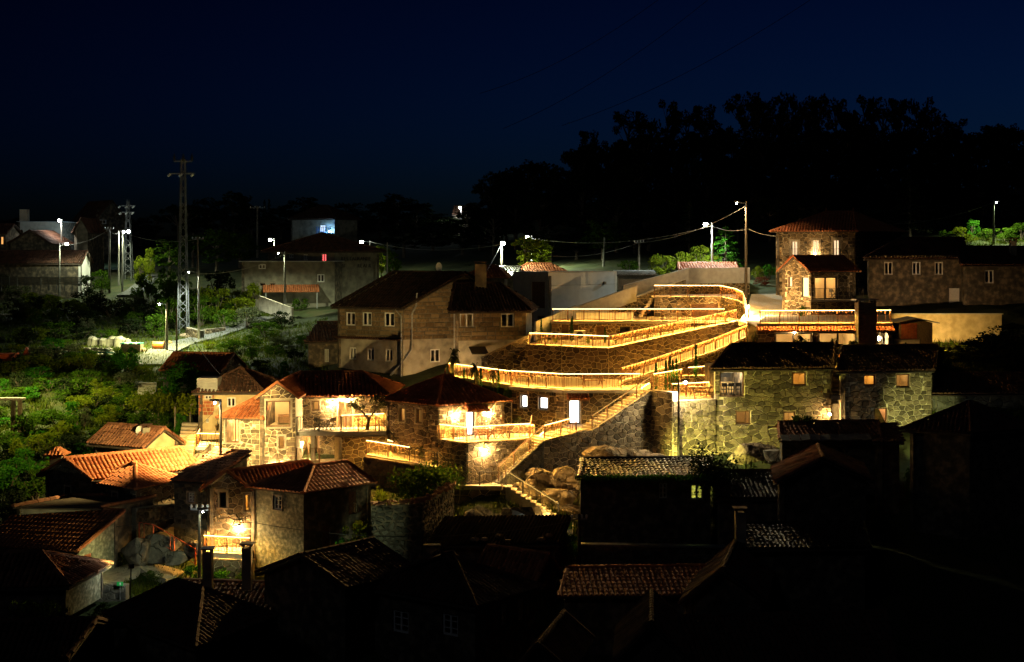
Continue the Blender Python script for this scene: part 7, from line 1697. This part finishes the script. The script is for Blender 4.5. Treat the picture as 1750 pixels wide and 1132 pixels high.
# ================================================================== hillside bushes, trees
SH = [ # x, top row, distance, width px, kind, material
 (215, 582, 121, 52, 'leaf_bright'), (188, 612, 120, 44, 'leaf_green'), (60, 600, 121, 60, 'leaf_lime'), (20, 612, 120, 70, 'leaf_lime'), (110, 604, 121, 70, 'leaf_lime'), (150, 600, 122, 60, 'leaf_lime'), (85, 640, 115, 80, 'leaf_green'), (30, 655, 113, 80, 'leaf_green'), (140, 640, 114, 80, 'leaf_green'),
 (180, 655, 111, 70, 'leaf_lime'), (150, 672, 108, 80, 'leaf_lime'), (215, 660, 111, 44, 'leaf_green'), (100, 690, 105, 90, 'leaf_green'), (50, 700, 104, 80, 'leaf_green'), (180, 690, 106, 80, 'leaf_green'), (210, 672, 108, 60, 'leaf_green'), (240, 690, 104, 50, 'leaf_green'), (275, 700, 102, 60, 'leaf_green'),
 (20, 730, 100, 80, 'leaf_green'), (75, 732, 99, 80, 'leaf_lime'), (120, 735, 98, 80, 'leaf_dark'), (40, 770, 94, 80, 'leaf_bright'), (10, 790, 92, 70, 'leaf_bright'), (60, 800, 91, 70, 'leaf_green'), (25, 830, 89, 70, 'leaf_dark'), (300, 720, 99.5, 30, 'leaf_bright'), (308, 700, 101, 30, 'leaf_bright'),
 (60, 492, 172, 50, 'leaf_lime'), (30, 480, 174, 60, 'leaf_olive'), (95, 500, 170, 50, 'leaf_lime'), (150, 490, 168, 70, 'leaf_dark'), (190, 500, 160, 70, 'leaf_dark'), (240, 500, 155, 70, 'leaf_dark'), (230, 540, 146, 60, 'leaf_dark'), (150, 525, 150, 70, 'leaf_dark'), (100, 545, 142, 70, 'leaf_green'), (50, 555, 138, 70, 'leaf_lime'), (140, 555, 140, 60, 'leaf_dark'),
 (285, 500, 150, 60, 'leaf_green'), (265, 530, 143, 45, 'leaf_green'), (345, 495, 152, 60, 'leaf_green'), (365, 480, 155, 70, 'leaf_lime'), (385, 520, 148, 50, 'leaf_green'), (430, 470, 158, 46, 'leaf_lime'), (412, 500, 153, 50, 'leaf_lime'), (420, 518, 147, 64, 'leaf_olive'), (375, 450, 165, 60, 'leaf_dark'), (300, 465, 160, 70, 'leaf_green'), (250, 455, 172, 40, 'leaf_green'),
 (245, 430, 190, 34, 'leaf_lime'), (255, 415, 195, 24, 'leaf_lime'), (175, 455, 185, 40, 'leaf_green'), (285, 445, 178, 40, 'leaf_green'), (28, 446, 188, 30, 'leaf_lime'), (62, 452, 188, 30, 'leaf_bright'), (85, 455, 187, 40, 'leaf_red'), (10, 458, 186, 30, 'leaf_olive'), (148, 462, 182, 30, 'leaf_dark'),
 (485, 610, 117, 22, 'leaf_bright'), (445, 610, 120, 40, 'leaf_dark'), (470, 585, 130, 40, 'leaf_green'), (430, 590, 128, 30, 'leaf_green'), (505, 590, 125, 40, 'leaf_dark'), (400, 600, 125, 40, 'leaf_green'), (455, 545, 140, 60, 'leaf_green'), (395, 575, 132, 60, 'leaf_green'),
 (655, 815, 83.6, 40, 'leaf_lime'), (650, 835, 83, 36, 'leaf_lime'), (608, 880, 80.6, 50, 'leaf_lime'), (622, 872, 81.4, 40, 'leaf_lime'), (585, 905, 79.6, 50, 'leaf_bright'), (700, 835, 86, 60, 'leaf_dark'), (330, 960, 79.3, 40, 'leaf_bright'), (375, 965, 78.6, 60, 'leaf_bright'), (260, 975, 78.8, 40, 'leaf_green'), (415, 968, 78.4, 40, 'leaf_green'),
 (60, 995, 67, 110, 'leaf_green'), (110, 1010, 67, 70, 'leaf_dark'), (20, 1040, 65, 80, 'leaf_dark'), (150, 1040, 70, 80, 'leaf_dark'), (180, 1020, 72, 50, 'leaf_green'),
 (970, 870, 86.5, 20, 'leaf_bright'), (975, 905, 83, 40, 'leaf_bright'), (945, 905, 83, 26, 'leaf_green'), (900, 872, 86.6, 40, 'leaf_green'), (860, 880, 85.4, 50, 'leaf_green'), (800, 880, 85, 50, 'leaf_dark'),
 (1280, 755, 92.6, 26, 'leaf_olive'), (1228, 775, 88, 40, 'leaf_dark'), (1560, 788, 91, 30, 'leaf_bright'), (1572, 800, 88, 44, 'leaf_bright'), (1690, 560, 106, 110, 'leaf_dark'), (1720, 545, 108, 90, 'leaf_dark'), (1665, 590, 104, 70, 'leaf_dark'), (1740, 600, 103, 90, 'leaf_dark'), (1600, 590, 106, 40, 'leaf_lime'), (1630, 590, 107, 40, 'leaf_lime'), (1640, 600, 105, 50, 'leaf_lime'),
 (1640, 382, 150, 30, 'leaf_lime'), (1665, 368, 153, 26, 'leaf_bright'), (1685, 385, 152, 36, 'leaf_green'), (1720, 385, 151, 40, 'leaf_green'), (1745, 375, 153, 40, 'leaf_green'), (1655, 395, 149, 40, 'leaf_lime'), (1615, 390, 150, 30, 'leaf_green'),
 (1130, 428, 142, 46, 'leaf_lime'), (1160, 420, 143, 46, 'leaf_lime'), (1195, 412, 144, 50, 'leaf_lime'), (1215, 428, 142, 36, 'leaf_lime'), (1075, 440, 146, 40, 'leaf_green'), (1295, 447, 138, 26, 'leaf_lime'), (1315, 445, 140, 26, 'leaf_bright'), (1300, 470, 136, 30, 'leaf_red')]
rs = random.Random(5)
for k in range(95):                                  # dense scrub over the open slope
    D = rs.uniform(92, 129); x = rs.uniform(-30, 300 if D > 104 else 250)
    if D > 104 and x > 225 and D < 120: continue
    if 108 < D and x > 250: continue
    q = XY(x, D); hh = rs.uniform(.7, 2.0)
    SH.append((round(x), Y0+(CZ-gz(q.x, q.y)-hh)/D*F, D, rs.uniform(26, 58), rs.choice(['leaf_green', 'leaf_green', 'leaf_lime', 'leaf_dark', 'leaf_bright', 'leaf_olive'])))
for k in range(60):
    D = rs.uniform(131, 176); x = rs.uniform(-20, 520)
    if 240 < x < 480 and 136 < D < 153 or (140 < x < 310 and D < 138): continue
    q = XY(x, D); hh = rs.uniform(.8, 2.6)
    SH.append((round(x), Y0+(CZ-gz(q.x, q.y)-hh)/D*F, D, rs.uniform(24, 50), rs.choice(['leaf_green', 'leaf_green', 'leaf_lime', 'leaf_dark', 'leaf_dark', 'leaf_olive'])))
SH = [(x, yt, D, w, m_) for x, yt, D, w, m_ in SH]
zone = lambda x, D: ('below the far left lamps' if D >= 165 and x < 300 else 'around the pylon and restaurant lane' if D >= 132 and x < 520 else 'on the slope left of the houses' if x < 330 and D > 88 else 'in the gardens left of the granite house' if x < 560 and D > 100 else 'among the foreground roofs' if D < 95 and x < 1100 else 'at the foot of the right houses' if x > 1200 and D < 112 else 'along the upper lamplit verge')
zs = {}
for s in SH: zs.setdefault(zone(s[0], s[2]), []).append(s)
COLW = {'leaf_green': 'green', 'leaf_lime': 'yellow-green', 'leaf_bright': 'vivid green', 'leaf_dark': 'dark', 'leaf_olive': 'grey-green', 'leaf_red': 'reddish'}
i_ = 0
for zn, lst in zs.items():
    cnt = {}
    for (x, yt, D, w, m_) in sorted(lst):
        k = cnt.get(m_, 0); cnt[m_] = k+1; i_ += 1
        plant('shrub', '%s %s bush from the left %s' % (nth(k), COLW[m_], zn), 'bush', 'bush%d' % (i_ % 5), x, yt, D, w, m_, 'bushes '+zn, minh=.7)
TS = [('tall', 897, 404, 146, 66, 'leaf_lime', 'lamplit round tree left of the concrete house'), ('tall', 925, 410, 148, 50, 'leaf_lime', 'lamplit tree right behind the round lit tree'), ('pine', 1240, 383, 141.5, 76, 'leaf_bright', 'vivid green conifer beside the street lamp'), ('tall', 1030, 372, 158, 90, 'leaf_green', 'dim tall tree behind the pale leaning pole'),
 ('pine', 1178, 340, 160, 50, 'leaf_dark', 'drooping brown conifer left of the street lamp'), ('pine', 1555, 285, 158, 70, 'leaf_dark', 'dim tall conifer behind the long dark house'), ('tall', 652, 418, 174, 34, 'leaf_lime', 'lamplit yellow tree at the right of the restaurant house'), ('tall', 672, 425, 168, 34, 'leaf_green', 'dim tree right of the lit tree by the restaurant'),
 ('tall', 1430, 190, 190, 60, 'leaf_dark', 'dark tree standing low on the wooded slope above the tall house')]
for i, (kd, x, yt, D, w, m_, lb) in enumerate(TS[:-1]):
    plant('conifer' if kd == 'pine' else 'broadleaf_tree', lb, 'tree', '%s%d' % (kd, i % (2 if kd == 'pine' else 4)), x, yt, D, w, m_)
RG = [(800, 358), (817, 345), (836, 318), (858, 312), (880, 302), (905, 290), (926, 300), (950, 284), (985, 252), (1010, 222), (1042, 242), (1075, 188), (1105, 188), (1140, 172), (1172, 186), (1205, 178), (1236, 218), (1272, 155), (1292, 172), (1320, 168), (1350, 160), (1380, 172), (1400, 162), (1428, 165), (1455, 182), (1477, 165), (1510, 166), (1537, 170), (1571, 155), (1592, 182), (1612, 206), (1640, 205), (1662, 236), (1696, 212), (1722, 240), (1748, 245)]
for i, (x, yt) in enumerate(RG):
    D = 225+R.uniform(-12, 14)
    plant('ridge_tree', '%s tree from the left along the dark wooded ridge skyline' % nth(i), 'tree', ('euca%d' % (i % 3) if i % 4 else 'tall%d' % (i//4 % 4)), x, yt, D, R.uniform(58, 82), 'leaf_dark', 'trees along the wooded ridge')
k = 0
for row, (D, y0) in enumerate(((212, 222), (190, 285), (170, 350))):
    for x in range(830+row*12, 1760, 40 if row < 2 else 52):
        yy = y0+max(0, (1080-x))*.33*(1-.3*row)+R.uniform(-14, 14)
        if yy > 415 or (row == 2 and (x < 960)): continue
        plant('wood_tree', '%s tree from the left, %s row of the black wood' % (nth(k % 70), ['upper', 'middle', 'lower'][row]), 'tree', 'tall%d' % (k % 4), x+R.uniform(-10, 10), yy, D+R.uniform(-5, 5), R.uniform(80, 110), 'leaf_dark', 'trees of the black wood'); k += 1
LS = [(25, 372, 'tall'), (268, 365, 'umbrella'), (305, 346, 'umbrella'), (360, 334, 'tall'), (398, 328, 'tall'), (330, 352, 'tall'), (430, 350, 'tall'), (452, 338, 'pine'), (460, 336, 'pine'), (520, 338, 'tall'), (548, 348, 'tall'), (592, 343, 'tall'), (650, 345, 'tall'), (680, 332, 'tall'), (712, 345, 'tall'), (740, 362, 'tall'), (765, 372, 'tall'), (480, 352, 'tall'), (620, 372, 'tall'), (240, 372, 'tall')]
for i, (x, yt, kd) in enumerate(LS):
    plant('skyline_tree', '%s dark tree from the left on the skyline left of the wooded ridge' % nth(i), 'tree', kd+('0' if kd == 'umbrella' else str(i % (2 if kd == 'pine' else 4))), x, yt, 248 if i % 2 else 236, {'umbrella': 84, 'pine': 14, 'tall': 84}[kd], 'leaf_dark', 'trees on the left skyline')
for i, (x, yt, w) in enumerate(((370, 392, 90), (410, 400, 80), (330, 400, 80), (290, 405, 70), (690, 385, 90), (740, 395, 90), (790, 385, 80), (820, 395, 80), (560, 418, 50), (985, 395, 90), (1085, 398, 80), (940, 385, 90))):
    plant('broadleaf_tree', '%s dim tree from the left in the middle distance under the skyline' % nth(i), 'tree', 'tall%d' % (i % 4), x, yt, 196+5*(i % 3) if x < 900 else 165, w, 'leaf_green' if i < 4 else 'leaf_dark', 'dim middle distance trees')
# ================================================================== grass over the open slopes
def grass(label, areas, n, s=.22):
    v, f = [], []; pts = []
    for (x0, x1, D0, D1, w) in areas:
        for k in range(int(n*w)): D = R.uniform(D0, D1); pts.append(((R.uniform(x0, x1)-CX)/F*D, D))
    a = np.array(pts); zz = gz_many(a)
    for (x, y), z in zip(pts, zz):
        t = R.uniform(0, 6.28); h = s*R.uniform(.6, 1.9); w = s*.22; dx, dy = math.cos(t)*w, math.sin(t)*w; lx, ly = R.gauss(0, .35)*h, R.gauss(0, .35)*h; b = len(v)
        v += [(x-dx, y-dy, z-.05), (x+dx, y+dy, z-.05), (x+lx, y+ly, z+h)]; f.append((b, b+1, b+2))
    tag(mesh_obj('grass', v, f, 'grass_blade'), label, 'grass', kind='stuff')
grass('rough grass over the open left slope and verges', [(-40, 300, 92, 130, .40), (-40, 480, 130, 178, .36), (370, 560, 110, 145, .10), (930, 985, 78, 88, .02), (1560, 1760, 98, 112, .05), (1560, 1760, 140, 156, .05), (200, 320, 76, 82, .02), (770, 985, 82, 90.5, .06)], 62000)
